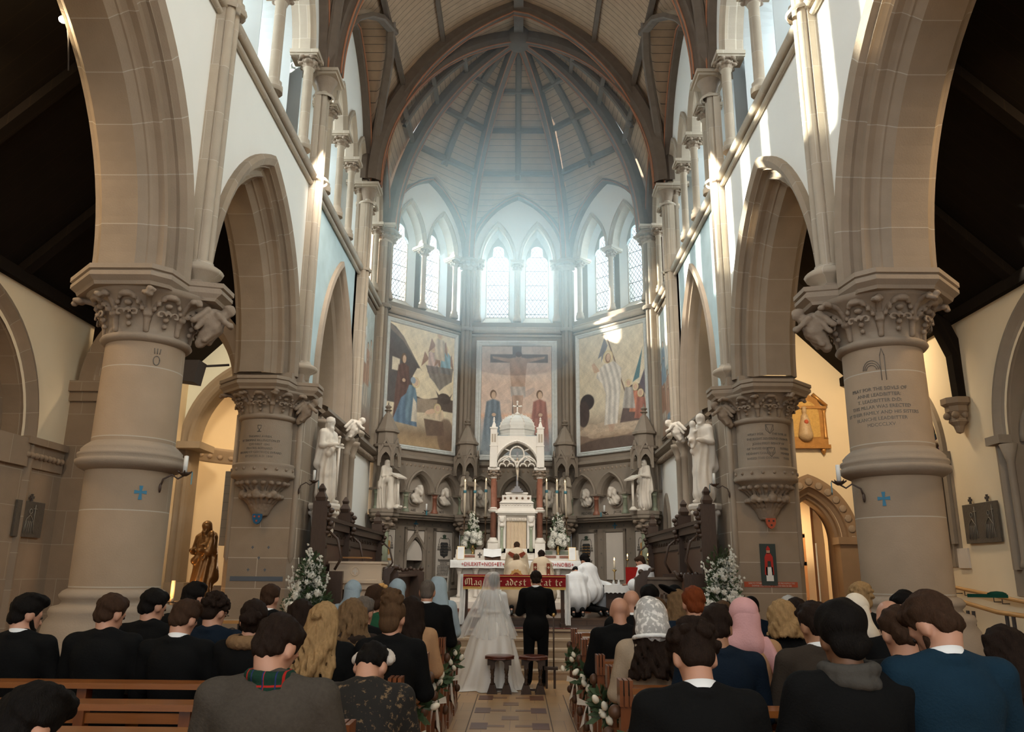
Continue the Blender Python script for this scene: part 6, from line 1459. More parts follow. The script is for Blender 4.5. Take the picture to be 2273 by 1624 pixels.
t = thing('cross_plaque', 'small cream board with a dark cross beside the altar book', 'plaque', (-.80, 18.7, 1.91)); b = MB(); b.box(-.11, .11, -.01, .01, .02, .24); obj('board', b, PANELW, t); b = MB(lambda u, d, z: (u, d, z)); plate(b, cross_poly(0, .13, .12, .3), -.01, .008); obj('cross_emblem', b, INK, t)
for x, l in ((-.35, 'left of the celebrant'), (.50, 'right of the celebrant')):
    t = thing('sanctuary_lamp', 'small red glass lamp on the altar shelf, '+l, 'lamp', (x, 19.2, 2.05)); obj('glass', MB().lathe([(.03, 0), (.03, .03), (.05, .06), (.055, .16), (.045, .16)], (0, 0, 0), 12), mat('red_glass', (.35, .01, .01), .15), t)
for x, l in ((-.62, 'beside the left flower vase'), (.66, 'beside the right flower vase')):
    t = thing('reliquary', 'small silver reliquary stand on the altar shelf, '+l, 'reliquary', (x*1.04, 19.45, 2.06)); obj('stand', MB().lathe([(.07, 0), (.06, .04), (.03, .1), (.05, .16), (.055, .22), (.02, .3), (.005, .34)], (0, 0, 0), 8, smooth=False), mat('silver', (.55, .52, .47), .35, metal=.8), t)
# houseling bench with lettered red cover
VELV = cloth('crimson_velvet', (.20, .012, .014)); GOLDT = mat('gold_thread', (.62, .40, .10), .5, .1, 20); CREAMT = mat('cream_thread', (.66, .50, .32), .7)
t = thing('communion_bench', 'long kneeling bench before the altar with crimson lettered cover', 'kneeling bench', (.015, 14.95, FLOORZ+.03))
b = MB(); b.box(-.90, .90, -.09, .12, .84, .88); tp = obj('rail', b, OAK, t)
for x in (-.87, .87): b = MB(); b.box(x-.03, x+.03, -.06, .06, -.03, .84); b.box(x-.04, x+.04, -.2, .2, -.03, .05); obj('leg', b, OAK, t)
c = thing('bench_cover', 'crimson velvet cover with old style cream lettering and gold fringe on the bench', 'cloth', (.015, 14.95, FLOORZ+.03))
b = MB(); n = 60; rr = [(.13, .885), (-.11, .885), (-.12, .87), (-.122, .76), (-.125, .655)]; b.add([(-.925+1.85*i/n, y+(.004*math.sin(i*.6) if k > 2 else 0), z) for k, (y, z) in enumerate(rr) for i in range(n+1)], [(k*(n+1)+i, k*(n+1)+i+1, (k+1)*(n+1)+i+1, (k+1)*(n+1)+i) for k in range(4) for i in range(n)], None, True); cv_ = obj('velvet', b, VELV, c)
b = MB(); b.box(-.925, .925, -.132, -.126, .852, .862); b.box(-.925, .925, -.134, -.127, .665, .675); obj('gold_braid', b, GOLDT, cv_)
b = MB()
for i in range(230): x = -.92+1.84*i/229; b.box(x-.0035, x+.0035, -.13, -.124, .628, .66)
tag(obj('gold_fringe', b, GOLDT, cv_), kind='stuff')
# broken-pen letters: strokes swept by a slanted nib
BL = {'M': [[(.05, .62), (.12, .75), (.2, .7), (.2, .15), (.12, 0), (.02, .1)], [(.2, .7), (.34, .78), (.42, .68), (.42, .05)], [(.42, .68), (.56, .78), (.66, .66), (.66, .1), (.74, 0)], [(.12, .75), (.0, .5), (.02, .2), (.12, 0)]],
      'a': [[(.06, .42), (.18, .5), (.28, .42), (.28, .08), (.36, 0)], [(.28, .26), (.08, .2), (.05, .08), (.14, 0), (.28, .1)]], 'g': [[(.28, .45), (.14, .5), (.05, .38), (.05, .12), (.14, .02), (.28, .1)], [(.28, .5), (.28, -.14), (.16, -.24), (.03, -.18)]],
      'i': [[(.04, .46), (.12, .5), (.12, .06), (.2, 0)], [(.1, .64), (.16, .7)]], 's': [[(.3, .44), (.18, .5), (.06, .4), (.28, .14), (.18, 0), (.03, .08)]], 't': [[(.12, .68), (.12, .08), (.22, 0), (.3, .06)], [(.02, .46), (.28, .46)]],
      'e': [[(.3, .08), (.18, 0), (.06, .1), (.06, .4), (.18, .5), (.3, .38), (.07, .24)]], 'r': [[(.04, .46), (.12, .5), (.12, 0)], [(.12, .4), (.24, .5), (.31, .42)]], 'd': [[(.04, .72), (.3, .44), (.3, .12), (.18, 0), (.06, .1), (.06, .38), (.16, .5)]],
      'v': [[(.03, .46), (.1, .5), (.1, .1), (.2, 0), (.32, .1), (.32, .4), (.24, .52)]], 'o': [[(.18, .5), (.06, .4), (.06, .1), (.18, 0), (.31, .1), (.31, .4), (.18, .5)]], 'c': [[(.3, .42), (.18, .5), (.06, .4), (.06, .1), (.18, 0), (.3, .08)]]}
WD = {'M': .82, 'i': .24, 't': .34, 'r': .36}
b = MB(); x = -.885; S_ = .155
for word, gap in (('Magister', .30), ('adest', .36), ('vocat', .30), ('te', 0)):
    for ch_ in word:
        for st in BL[ch_]:
            for (x0, y0), (x1, y1) in zip(st, st[1:]):
                nx, ny = .045*S_*1.1, .035*S_*1.1; P_ = [(x+x0*S_-nx, -.131, .70+y0*S_-ny), (x+x0*S_+nx, -.131, .70+y0*S_+ny), (x+x1*S_+nx, -.131, .70+y1*S_+ny), (x+x1*S_-nx, -.131, .70+y1*S_-ny)]; b.add(P_, [(0, 1, 2, 3)])
        x += (WD.get(ch_, .40)+.06)*S_*1.0
    x += gap*S_
XEND = x
for i_, v in enumerate(b.v): b.v[i_] = (-.885+(v[0]+.885)*(1.77/(XEND+.885)), v[1], v[2])
obj('lettering', b, CREAMT, cv_)
for e in (-1, 1):
    t = thing('linen_towel', 'long white linen strip hanging from the %s end of the bench' % ('left' if e < 0 else 'right'), 'cloth', (.015+e*.93, 14.95, FLOORZ+.03)); b = MB(); m_ = 14
    b.add([(.03*math.sin(j*.9+k*.4)*.4+(j/m_-.5)*.10+e*.02*k/5, -.08+.02*math.sin(j*1.3), .89-.145*k) for k in range(7) for j in range(m_+1)], [(k*(m_+1)+j, k*(m_+1)+j+1, (k+1)*(m_+1)+j+1, (k+1)*(m_+1)+j) for k in range(6) for j in range(m_)], None, True); obj('linen', b, WHITEC, t)
# patterned rug
t = tag(obj('rug', MB().box(-.95, 1.15, 14.66, 14.74, FLOORZ+.006, FLOORZ+.014), mat('red_rug', (.16, .03, .025), .95, .5, 40, stripes=(0, .22, .03, (.30, .20, .13)))), 'narrow red patterned rug at the top of the steps', 'rug')
# ================================================================== pews
ROWY = [3.85+.8*k for k in range(9)]
def pew_parts(t, w):
    """bench w wide; local x from 0 (aisle end) to w, people sit on the +y side of the back"""
    b = MB(); b.box(.03, w, -.09, .09, .915, .95); obj('back_rail', b, PINE, t)
    b = MB(); b.box(.03, w, -.015, .015, .70, .76); obj('back_slat', b, PINE, t)
    b = MB(); b.box(.03, w, .02, .045, .50, .60); obj('back_slat', b, PINE, t)
    b = MB(); b.box(.03, w, .06, .44, .42, .45); obj('seat', b, PINE, t)
    b = MB(); b.box(.03, w, -.26, -.10, .14, .18); obj('kneeler', b, PINE, t)
    for x0 in (0, w-.0):
        b = MB(); b.box(x0-.03, x0+.03, -.055, .055, 0, .90)
        b.prism([(-.05, .0), (.36, .0), (.36, .06), (.02, .30), (-.05, .30)], 0, x0-.028, x0+.028)
        for q in (-1, 0, 1): b.box(x0+q*.026-.009, x0+q*.026+.009, -.075, .075, .84, .995)
        e = obj('end_post', b, PINE_E, t)
        b = MB(); b.box(x0-.03, x0+.03, .36, .44, 0, .60); b.box(x0-.03, x0+.03, .02, .44, .58, .63); obj('arm_rest', b, PINE_E, e)
        s_ = -1 if x0 == 0 else 1
        for yy, zz in ((0.0, .80), (.40, .60), (.0, .30)): 
            b = MB(); b.ball((x0+s_*.055, yy, zz), (.035, .045, .045), 12, 8); obj('knob', b, OAK_P, e)
        b = MB(); b.box(x0-.035, x0+.035, -.1, .48, 0, .07); obj('foot', b, PINE_E, e)
    for x0 in (w*.34, w*.67): b = MB(); b.box(x0-.025, x0+.025, -.04, .04, 0, .915); b.box(x0-.025, x0+.025, -.04, .42, .36, .42); obj('support', b, PINE_E, t)
first = None
ordn = ['first', 'second', 'third', 'fourth', 'fifth', 'sixth', 'seventh', 'eighth', 'ninth']
for s in (-1, 1):
    for k, y in enumerate(ROWY):
        lab = 'varnished pew %s of the aisle, %s row from the steps' % ('left' if s < 0 else 'right', ordn[8-k]); x0 = s*(.70 if s < 0 else .77)
        if first is None: t = thing('pew', lab, 'pew', (x0, y, 0), 0, 'nave pews'); pew_parts(t, 2.45); first = t
        else: t = dup(first, (x0, y, 0), 0, lab)
        t.scale = (s*(1.22 if k < 3 else 1), 1, 1)
for s in (-1, 1):
    for k, y in enumerate((8.2, 9.05)):
        t = dup(first, (s*4.85, y, 0), 0, 'short pew in the %s side aisle beyond the column, %s row' % ('left' if s < 0 else 'right', ('nearer', 'farther')[k]), 'side aisle pews'); t.scale = (s*.82, 1, 1)
# posies tied to the pew ends
TUL = MB().lathe([(.004, 0), (.022, .015), (.026, .035), (.02, .06), (.008, .075)], (0, 0, 0), 8).mesh('tulip', mat('cream_petals', (.80, .73, .58), .6, .08))
RIB = mat('cream_ribbon', (.76, .68, .56), .4, .08)
def posy(x, y, s, label, seed):
    rs = np.random.RandomState(seed); t = thing('pew_posy', label, 'posy', (x, y-.06, .62), 0, 'posies on the pew ends')
    b = leaves_mb((0, 0, .06), 90, (.07, .05, .16), seed, .085, .5)
    for i in range(10): b.tube([(rs.randn()*.015, 0, -.2), (0, 0, -.06), (rs.randn()*.03, -.01, .08)], .004, 4)
    tag(obj('greenery', b, LEAF, t), kind='stuff')
    for i in range(4):
        a = rs.randn()*.05; q = link('tulip', TUL, t, (a-s*.03, -.05, -.02+.05*i)); q.rotation_euler = (rs.randn()*.4, rs.randn()*.5-s*.4, 0)
    b = MB()
    for e in (-1, 1):
        b.add([(0, -.05, -.10), (e*.09, -.06, -.06), (e*.10, -.05, -.12), (0, -.05, -.13)], [(0, 1, 2, 3)]); b.add([(0, -.055, -.12), (e*.015, -.055, -.12), (e*.045+.01, -.05, -.34-.06*e), (e*.045-.03, -.05, -.32)], [(0, 1, 2, 3)])
    b.ball((0, -.055, -.11), (.018, .014, .02), 8, 6); obj('ribbon_bow', b, RIB, t)
for i, (s, k) in enumerate(((-1, 1), (-1, 3), (-1, 5), (-1, 7), (1, 1), (1, 3), (1, 5), (1, 7))):
    posy(s*(.66 if s < 0 else .72), ROWY[k], s, 'white tulip posy with ribbon on the %s row pew end, %s of the aisle' % (ordn[8-k], 'left' if s < 0 else 'right'), i+3)
# ---- kneeling stools
def stool(x, y, label):
    t = thing('prayer_stool', label, 'stool', (x, y, 0), 0, 'stools behind the couple')
    b = MB(); b.lathe([(.19, .455), (.225, .465), (.225, .48), (.205, .485)], (0, 0, 0), 8, smooth=False, rot=R(22.5)); b.lathe([(.21, .485), (.215, .497), (.19, .508), (.0, .512)], (0, 0, 0), 24); obj('seat', b, mat('mahogany', (.13, .035, .02), .3, .3, 8, coat=.4), t)
    for sx in (-1, 1):
        for sy in (-1, 1):
            b = MB(); c = (sx*.10, sy*.10, 0); b.lathe([(.03, .12), (.022, .15), (.02, .2), (.027, .21), (.02, .22), (.02, .27), (.03, .28), (.024, .3), (.034, .32), (.03, .36)], c, 10)
            b.box(c[0]-.03, c[0]+.03, c[1]-.03, c[1]+.03, .34, .46); b.prism([(-.035, .12), (.035, .12), (.065, .03), (.075, 0), (-.075, 0), (-.065, .03)], 1, c[1]-.03, c[1]+.03); 
            for v in range(len(b.v)-12, len(b.v)): b.v[v] = (b.v[v][0]+c[0], b.v[v][1], b.v[v][2])
            obj('leg', b, OAK, t)
    b = MB(lambda u, d, z: (u, d, z))
    wall_holes(b, -.17, .17, .38, .46, -.112, [(0, .07, .39, .05, .38)]); obj('apron', b, OAK, t); b = MB()
    b.box(-.12, .12, -.015, .015, .03, .06); b.box(-.13, -.07, -.1, .1, .03, .06); b.box(.07, .13, -.1, .1, .03, .06); obj('stretcher', b, OAK, t)
stool(-.175, 12.05, 'dark carved octagonal stool behind the bride'); stool(.305, 12.05, 'dark carved octagonal stool behind the groom')
t = thing('stand', 'slim dark metal stand with padded foot beside the groom', 'stand', (.62, 12.55, 0)); b = MB(); b.tube([(0, 0, .30), (0, 0, 1.02)], .012, 8); b.box(-.14, .06, -.05, .08, .26, .30); b.box(-.005, .03, -.02, .02, 0, .28); b.box(-.12, -.09, -.02, .02, 0, .28); obj('frame', b, OAK, t); obj('knob', MB().ball((0, 0, 1.04), .03, 8, 6), BRASS, t)
# ---- ambo
t = thing('ambo', 'cream stone reading desk with carved brackets left of the steps', 'ambo', (-2.62, 13.85, FLOORZ)); AMB = mat('cream_stone', (.62, .50, .37), .6, .06, 5)
b = MB(); b.box(-.43, .43, -.28, .28, .80, 1.10); b.box(-.45, .45, -.30, .30, .76, .81); b.box(-.45, .45, -.30, .30, 1.075, 1.11); b.box(-.40, .40, -.24, .24, .66, .76); ds = obj('desk', b, AMB, t)
b = MB(); b.lathe([(.075, 0), (.075, .006), (.065, .006), (.065, 0)], (0, 0, 0), 20, cap=False); me = b.mesh('roundel', AMB)
for v in me.vertices: v.co = Vector((v.co.x, -.28-v.co.z, .95+v.co.y))
rd = link('roundel', me, ds); b = MB(lambda u, d, z: (u, d, z)); plate(b, cross_poly(0, .95, .10, .35), -.28, .008); obj('carved_cross', b, PANELW, rd)
b = MB(); b.box(-.17, .17, -.16, .16, 0, .66); b.box(-.42, .42, -.26, .26, 0, .12)
for e in (-1, 1): b.box(e*.33-.04, e*.33+.04, -.2, -.12, .12, .45); b.box(e*.33-.04, e*.33+.04, .12, .2, .12, .45)
obj('pedestal', b, AMB, t)
for e in (-1, 1):
    Q = [('c', (e*.33, -.18, .45), (e*.33, -.2, .62), .05, .11), ('e', (e*.33-.06, -.26, .60), (.05, .04, .04)), ('e', (e*.33+.06, -.26, .60), (.05, .04, .04)), ('e', (e*.33, -.26, .56), (.05, .04, .04))]; blob('carved_bracket', Q, .014, AMB, t, k=.02)
tag(obj('open_book', MB().box(-2.9, -2.42, 13.72, 13.98, 1.861, 1.885), cloth('tan_leather', (.30, .16, .07))), 'closed flat tan folder lying on the cream reading desk', 'book')
# ---- choir stalls
def scroll(b, x, y, z, r, n=1.6, w=.05, sgn=1, ax='y'):
    pts = []
    for i in range(22):
        a = i/21*n*2*math.pi; rr = r*(1-i/26); pts.append((x, y+sgn*(rr*math.cos(a)-r), z+rr*math.sin(a)) if ax == 'y' else (x+sgn*(rr*math.cos(a)-r), y, z+rr*math.sin(a)))
    b.tube(pts, w, 6)
for s in (-1, 1):
    side = 'left' if s < 0 else 'right'; X = s*3.12
    t = thing('choir_stall', 'dark carved oak choir stall with tall panelled back along the %s chancel wall' % side, 'choir stall', (X, 12.95, FLOORZ))
    b = MB(); b.box(min(0, s*.08), max(0, s*.08), .1, 5.4, 0, 1.55); obj('back_panel', b, OAK_P, t)
    b = MB(); b.box(min(-s*.12, s*.1), max(-s*.12, s*.1), .05, 5.45, 1.62, 1.76); b.box(min(-s*.16, s*.1), max(-s*.16, s*.1), .02, 5.5, 1.74, 1.80); b.box(min(-s*.03, s*.1), max(-s*.03, s*.1), .05, 5.45, 1.40, 1.64); obj('cornice', b, OAK, t)
    for i in range(18): b = MB(); b.tube([(-s*.035, .35+.29*i+.06*math.cos(a_), 1.50+.06*math.sin(a_)) for a_ in np.linspace(0, math.pi, 7)], .01, 5); obj('carved_arch', b, OAK, t)
    b = MB(); b.box(min(-s*.5, 0), max(-s*.5, 0), 1.45, 5.3, .42, .47); obj('bench', b, OAK, t)
    for yy, tall in ((0.06, 1), (1.9, .8), (5.4, .8)):
        b = MB(); b.box(min(-s*.42, s*.1), max(-s*.42, s*.1), yy-.05, yy+.05, 0, .95); b.box(min(-s*.12, s*.12), max(-s*.12, s*.12), yy-.06, yy+.06, .9, 1.8+.25*tall); b.lathe([(.10, 1.8+.25*tall), (.12, 1.86+.25*tall), (.06, 1.95+.25*tall), (.08, 2.0+.25*tall), (.02, 2.08+.25*tall)], (0, yy, 0), 4, smooth=False, rot=R(45)); pa = obj('stall_end', b, OAK, t)
        b = MB(); scroll(b, -s*.12, yy, 1.30, .14, 1.5, .025, -s, 'x'); scroll(b, -s*.10, yy, 1.02, .12, 1.5, .022, -s, 'x'); b.tube([(-s*.12, yy, 1.6), (-s*.3, yy, 1.45), (-s*.38, yy, 1.15), (-s*.28, yy, .97)], .022, 6); scroll(b, -s*.14, yy, 1.72, .10, 1.4, .03, -s, 'x')
        for q in range(7): b.ball((-s*(.12+.03*(q % 3)), yy-.02, 1.55+.07*q), (.05, .05, .045), 8, 5)
        obj('carved_scrolls', b, OAK, pa)
    if s > 0: continue
    t = thing('choir_desk', 'dark oak choir desk with carved end on the %s side of the steps' % side, 'choir desk', (s*2.30, 14.0, FLOORZ))
    b = MB(); b.box(-.05, .05, 0, 3.8, 0, .86); b.box(-.2, .2, 0, 3.8, .86, .90); obj('desk_front', b, OAK_P, t)
    for yy in (-.02, 3.8):
        b = MB(); b.prism([(-.34, 0), (.34, 0), (.34, .95), (.20, 1.0), (-s*.1, .98), (-.34, .92)], 1, yy-.04, yy+.04); de = obj('desk_end', b, OAK, t)
        b = MB()
        for q in range(8): b.ball((-.28+.08*q, yy, 1.0+.02*math.sin(q*2)), (.05, .05, .045), 8, 5)
        scroll(b, -.30, yy, .98, .07, 1.3, .03, 1, 'x'); obj('carved_crest', b, OAK, de)
# bench front with tracery right of the servers, and its carved end with a notice
t = thing('choir_bench', 'dark oak bench front with open tracery in front of the right servers', 'bench', (2.36, 13.95, FLOORZ))
FB = lambda u, d, z: (u, d, z)
b = MB(FB); b.box(-.28, .50, -.02, .02, .62, .86); b.box(-.30, .52, -.06, .10, .86, .90); b.box(-.28, .50, -.02, .02, 0, .22); b.box(-.28, .50, -.01, .01, .5, .55)
for i in range(6): b.box(-.28+.155*i-.012, -.28+.155*i+.012, -.02, .02, .2, .64)
obj('tracery_front', b, mat('worn_oak', (.15, .11, .08), .5, .25, 8), t)
t = thing('stall_bench_end', 'tall reddish oak bench end with carved crest and small notice card', 'bench end', (2.93, 13.6, FLOORZ))
b = MB(); b.box(-.13, .13, -.05, .05, 0, .90); b.box(-.15, .13, -.06, .06, 0, .45); obj('panel', b, mat('red_oak', (.15, .055, .025), .45, .3, 8, stretch=(6, 6, .6)), t)
b = MB()
for q in range(7): b.ball((-.2+.06*q, 0, .94+.015*math.sin(q*3)), (.04, .05, .04), 8, 5)
b.tube([(-.13, 0, .85), (-.2, 0, .9), (-.27, -.01, 1.0)], [.04, .035, .03], 6); obj('carved_crest', b, OAK, t)
b = MB(FB); plate(b, [(-.10, .30), (.07, .30), (.07, .50), (-.10, .50)], -.055, .004); nc = obj('notice_card', b, SHIRT, t); b = MB(FB); plate(b, [(-.05, .43), (.02, .43), (.03, .47), (-.06, .47)], -.06, .003); plate(b, [(-.06, .34), (.03, .34), (.03, .38), (-.06, .38)], -.06, .003); obj('printed_emblem', b, RED_P, nc)
for x, y, l in ((-2.18, 13.75, 'dark carved stall end right of the cream reading desk'), (2.14, 13.9, 'dark carved stall end in front of the book holding server')):
    t = thing('stall_end', l, 'stall end', (x, y, FLOORZ)); b = MB(); b.prism([(-.12, 0), (.13, 0), (.10, .5), (.12, .9), (.2, 1.02), (.05, 1.0), (-.08, .88), (-.12, .5)], 1, -.05, .05); obj('panel', b, OAK, t); b = MB(); b.ball((.2, 0, 1.02), (.06, .05, .04), 8, 6); b.ball((.02, 0, .98), (.05, .05, .05), 8, 6); obj('carved_head', b, OAK, t)
# credence table
t = thing('side_table', 'small dark table with lace edged white cloth by the right servers', 'table', (2.12, 16.1, PREZ-.15)); b = MB(); b.box(-.36, .36, -.2, .2, .70, .73)
for e in (-1, 1):
    for g in (-1, 1): b.box(e*.32-.02, e*.32+.02, g*.16-.02, g*.16+.02, 0, .7)
b.box(-.34, .34, -.17, -.15, .3, .6); obj('table', b, OAK, t)
c = thing('table_cloth', 'white cloth with scalloped lace border on the small side table', 'cloth', (2.12, 16.1, PREZ-.15)); b = MB(); b.box(-.38, .38, -.22, .22, .73, .74); n = 36
pts = []
for i in range(n+1): x = -.38+.76*i/n; pts += [(x, -.225, .74), (x, -.23+.004*math.sin(i), .58+.02*abs(math.sin(i*math.pi/4)))]
b.add(pts, [(2*i, 2*i+2, 2*i+3, 2*i+1) for i in range(n)]); obj('linen', b, WHITEC, c)
t = thing('cruets', 'small glass cruets on a white dish on the side table', 'cruet set', (2.0, 16.1, PREZ+.59)); b = MB(); b.lathe([(.0, 0), (.10, .005), (.11, .015)], (0, 0, 0), 16); obj('dish', b, SHIRT, t)
for e in (-1, 1): b = MB(); b.lathe([(.02, .01), (.03, .03), (.015, .07), (.02, .09)], (e*.05, 0, 0), 10); obj('cruet', b, mat('cruet_glass', (.6, .6, .58), .1), t)
t = thing('standing_candle', 'lit candle on a thin gilt floor stand beside the blank panel', 'candlestick', (2.03, 16.6, PREZ-.15)); b = MB(); b.lathe([(.12, 0), (.10, .03), (.02, .06), (.014, .4), (.02, .42), (.012, .5), (.012, .98), (.05, 1.02), (.05, 1.03)], (0, 0, 0), 12); obj('stem', b, BRASS, t); candle_parts(t, 1.03, .02, .17, False)
for i, (x, y, z) in enumerate(((2.62, 19.0, 1.98), (3.0, 18.4, 1.98), (3.08, 18.4, 1.96), (3.16, 18.4, 1.99))):
    t = thing('votive_light', 'small lit votive candle beside the right corner column of the apse' if i == 0 else 'small lit candle glowing behind the right stalls, number of a row of three', 'candle', (x, y, z), group=None if i == 0 else 'candles behind the right stalls')
    if i: t['label'] = ['', 'lit candle behind the carved right stalls, leftmost of its row of three', 'lit candle behind the carved right stalls, middle of its row of three', 'lit candle behind the carved right stalls, rightmost of its row of three'][i]
    obj('bracket', MB().lathe([(.03, -.04), (.035, 0), (.0, .002)], (0, 0, 0), 10), BRASS, t); obj('rod', MB().tube([(0, 0, -.04), (0, 0, FLOORZ-z)], .008, 6), BRASS, t); candle_parts(t, 0, .014, .05, False)
# ---- wall sconces with candle and blue ribbon mark
def sconce(x, y, z, ang, label, cross=True, col=None):
    t = thing('candle_sconce', label, 'sconce', (x, y, z), ang); b = MB(); b.tube([(0, 0, -.13), (.0, .02, -.05), (0, .10, .0), (0, .16, -.04), (0, .22, .0)], .010, 6); b.ball((0, .0, -.14), (.025, .015, .05), 8, 6); b.lathe([(.02, -.01), (.05, .01), (.06, .03), (.055, .03), (0, .015)], (0, .22, 0), 12)
    for a_ in range(5): b.tube([(.05*math.cos(a_*1.257), .22+.05*math.sin(a_*1.257), .02), (.075*math.cos(a_*1.257), .22+.075*math.sin(a_*1.257), .04)], .008, 4)
    obj('bracket', b, OAK, t); b = MB(); b.lathe([(.022, .03), (.022, .20), (.0, .205)], (0, .22, 0), 12); obj('candle', b, WHITEP, t)
    b = MB(lambda u, d, z: (u, d, z)); plate(b, [(.03, -.08), (.07, -.10), (.075, .02), (.06, .0), (.045, .03), (.03, .02)], .30, .01); obj('blue_ribbon', b, BLUER, t)
    return t
sconce(-3.60, 8.17, 2.60, R(-70), 'black bracket with white candle and blue ribbon on the left column')
sconce(3.59, 8.17, 2.56, R(70), 'black bracket with white candle and blue ribbon on the right column')
sconce(-3.42, 12.72, 3.02, R(-75), 'black bracket with white candle on the left chancel pier')
sconce(3.42, 12.72, 3.02, R(75), 'black bracket with white candle on the right chancel pier')
for deg, l in ((-45, 'left'), (45, 'right')):
    a = R(deg); t = sconce(math.sin(a)*3.4, YC+math.cos(a)*3.4, 3.12, math.pi-a, 'small blue candle bracket on the ledge of the %s arcade' % l)
def mark(mb_poly, x, y, rad, a0, z, name, m, parent, flip=1):
    b = MB(); P = [(x+(rad+.004)*math.cos(a0+flip*u/rad), y+(rad+.004)*math.sin(a0+flip*u/rad), z+v) for u, v in mb_poly]; b.add(P, [tuple(range(len(P)))]); return obj(name, b, m, parent)
for s in (-1, 1):
    mark(cross_poly(0, 0, .15, .25), 0, 0, .425, R(-48 if s < 0 else -132), 2.40, 'painted_cross', HBLUE, COL[s])
# inscriptions cut on the columns and piers (bend: radius, centre angle)
def insc(lines, parent, rad, a0, z, size, lead, m=INKG):
    for i, l in enumerate(lines): text('inscription', l, size, None, 0, 0, z-lead*i, m, parent, 'CENTER', bend=(rad, a0, 0, 0 if rad != .408 else -.03), sx=1.0)
insc(['PRAY FOR THE SOVLS OF', 'ANNE LEADBITTER:', 'T. LEADBITTER D:D:', 'THIS PILLAR WAS ERECTED', 'BY THEIR FAMILY AND HIS SISTERS', 'BLANCHE LEADBITTER', 'MDCCCLXV'], COL[1], .404, R(-126), 3.50, .050, .062)
b = MB()
for q in range(3): b.tube([((.405)*math.cos(R(-131)+.05*(1+q*.35)*math.cos(t_)/.1*.25), .405*math.sin(R(-131)+.05*(1+q*.35)*math.cos(t_)/.1*.25), 3.72+.05*(1+q*.5)*math.sin(t_)) for t_ in np.linspace(0, math.pi, 9)], .004, 4)
for aa in (-118, -112): b.tube([(.405*math.cos(R(aa)), .405*math.sin(R(aa)), 3.60), (.405*math.cos(R(aa)), .405*math.sin(R(aa)), 3.86)], .004, 4)
b.tube([(.405*math.cos(R(-118)), .405*math.sin(R(-118)), 3.86), (.405*math.cos(R(-115)), .405*math.sin(R(-115)), 3.94), (.405*math.cos(R(-112)), .405*math.sin(R(-112)), 3.86)], .004, 4); obj('line_drawing', b, INKG, COL[1])
b = MB()
for q in (-1, 0, 1): b.tube([(.405*math.cos(R(-48)+q*.06), .405*math.sin(R(-48)+q*.06), 3.84), (.405*math.cos(R(-48)+q*.08), .405*math.sin(R(-48)+q*.08), 3.90)], .005, 4)
b.tube([(.405*math.cos(R(-48)+.08*math.cos(t_)), .405*math.sin(R(-48)+.08*math.cos(t_)), 3.77+.05*math.sin(t_)) for t_ in np.linspace(0, 6.28, 13)], .005, 4); obj('line_drawing', b, INKG, COL[-1])
insc(['THOMAS AVRBA', 'ET THOMAE BILLINGTON ET', 'QVI OBIIT 1841', 'FRATRIS BERNARD', 'THOMAS ET GERTRVDE EVRARD', 'ET DVCES A.D. 1844'], PIER[-1], .408, R(-88), 3.66, .05, .062)
insc(['+PRAY FOR         THE SOVL OF', 'THE RIGHT REVEREND FRANCIS', 'JOHN FIRST BISHOP OF', 'OF THOSE GOOD         ELDERLY', 'HEXHAM CHAPSON       MEMBERS', 'RAISED THIS COLVMN      THERE'], PIER[1], .408, R(-92), 3.76, .05, .075)
for s, z in ((1, 3.86), (1, 3.50), (-1, 3.80)):
    b = MB(); rr_ = .41
    pl = [(-.06, .06), (.06, .06), (.06, -.02), (0, -.08), (-.06, -.02)] if s > 0 else [(-.03, .05), (.03, .05), (.02, .0), (.005, -.01), (.005, -.04), (.03, -.05), (-.03, -.05), (-.005, -.04), (-.005, -.01), (-.02, .0)]
    pts = [(rr_*math.cos(R(-90)+u/rr_), -.03+rr_*math.sin(R(-90)+u/rr_), z+v) for u, v in pl]; b.tube(pts+[pts[0]], .005, 4)
    if s > 0: b.tube([pts[0], pts[3], pts[1]], .004, 4)
    obj('engraved_emblem', b, INKG, PIER[s])
SHB = flat('blue_shield', (.02, .10, .2)); 
for s, m in ((-1, SHB), (1, RED_P)):
    b = MB(lambda u, d, z: (u, d, z)); plate(b, [(-.07, 2.50), (.07, 2.50), (.07, 2.42), (.04, 2.36), (0, 2.34), (-.04, 2.36), (-.07, 2.42)], -.14, .05); sh = obj('heraldic_shield', b, m, PIER[s]); b = MB(lambda u, d, z: (u, d, z))
    for q in ((-.035, 2.46), (.035, 2.46), (0, 2.395)): plate(b, [(q[0]-.013, q[1]-.013), (q[0]+.013, q[1]-.013), (q[0]+.013, q[1]+.013), (q[0]-.013, q[1]+.013)], -.192, .005)
    obj('shield_charge', b, RED_P if s < 0 else BLACKP, sh)
b = MB(FB); plate(b, [(-.40, 1.49), (.42, 1.49), (.42, 1.56), (-.40, 1.56)], .019, .006); st = obj('inscription_band', b, flat('slate_band', (.10, .12, .15)), PIER[-1]); 
b = MB(FB)
for q in ((-.09, 2.0), (.16, 2.0), (.02, 1.84), (-.13, 1.66), (.13, 1.66)): plate(b, cross_poly(q[0], q[1], .05, .35), .019, .004)
obj('stencilled_cross', b, flat('slate_band', (.10, .12, .15)), PIER[-1])
b = MB(FB); plate(b, [(-.42, 1.47), (.40, 1.47), (.40, 1.55), (-.42, 1.55)], .019, .006); st = obj('inscription_band', b, RED_P, PIER[1]); 
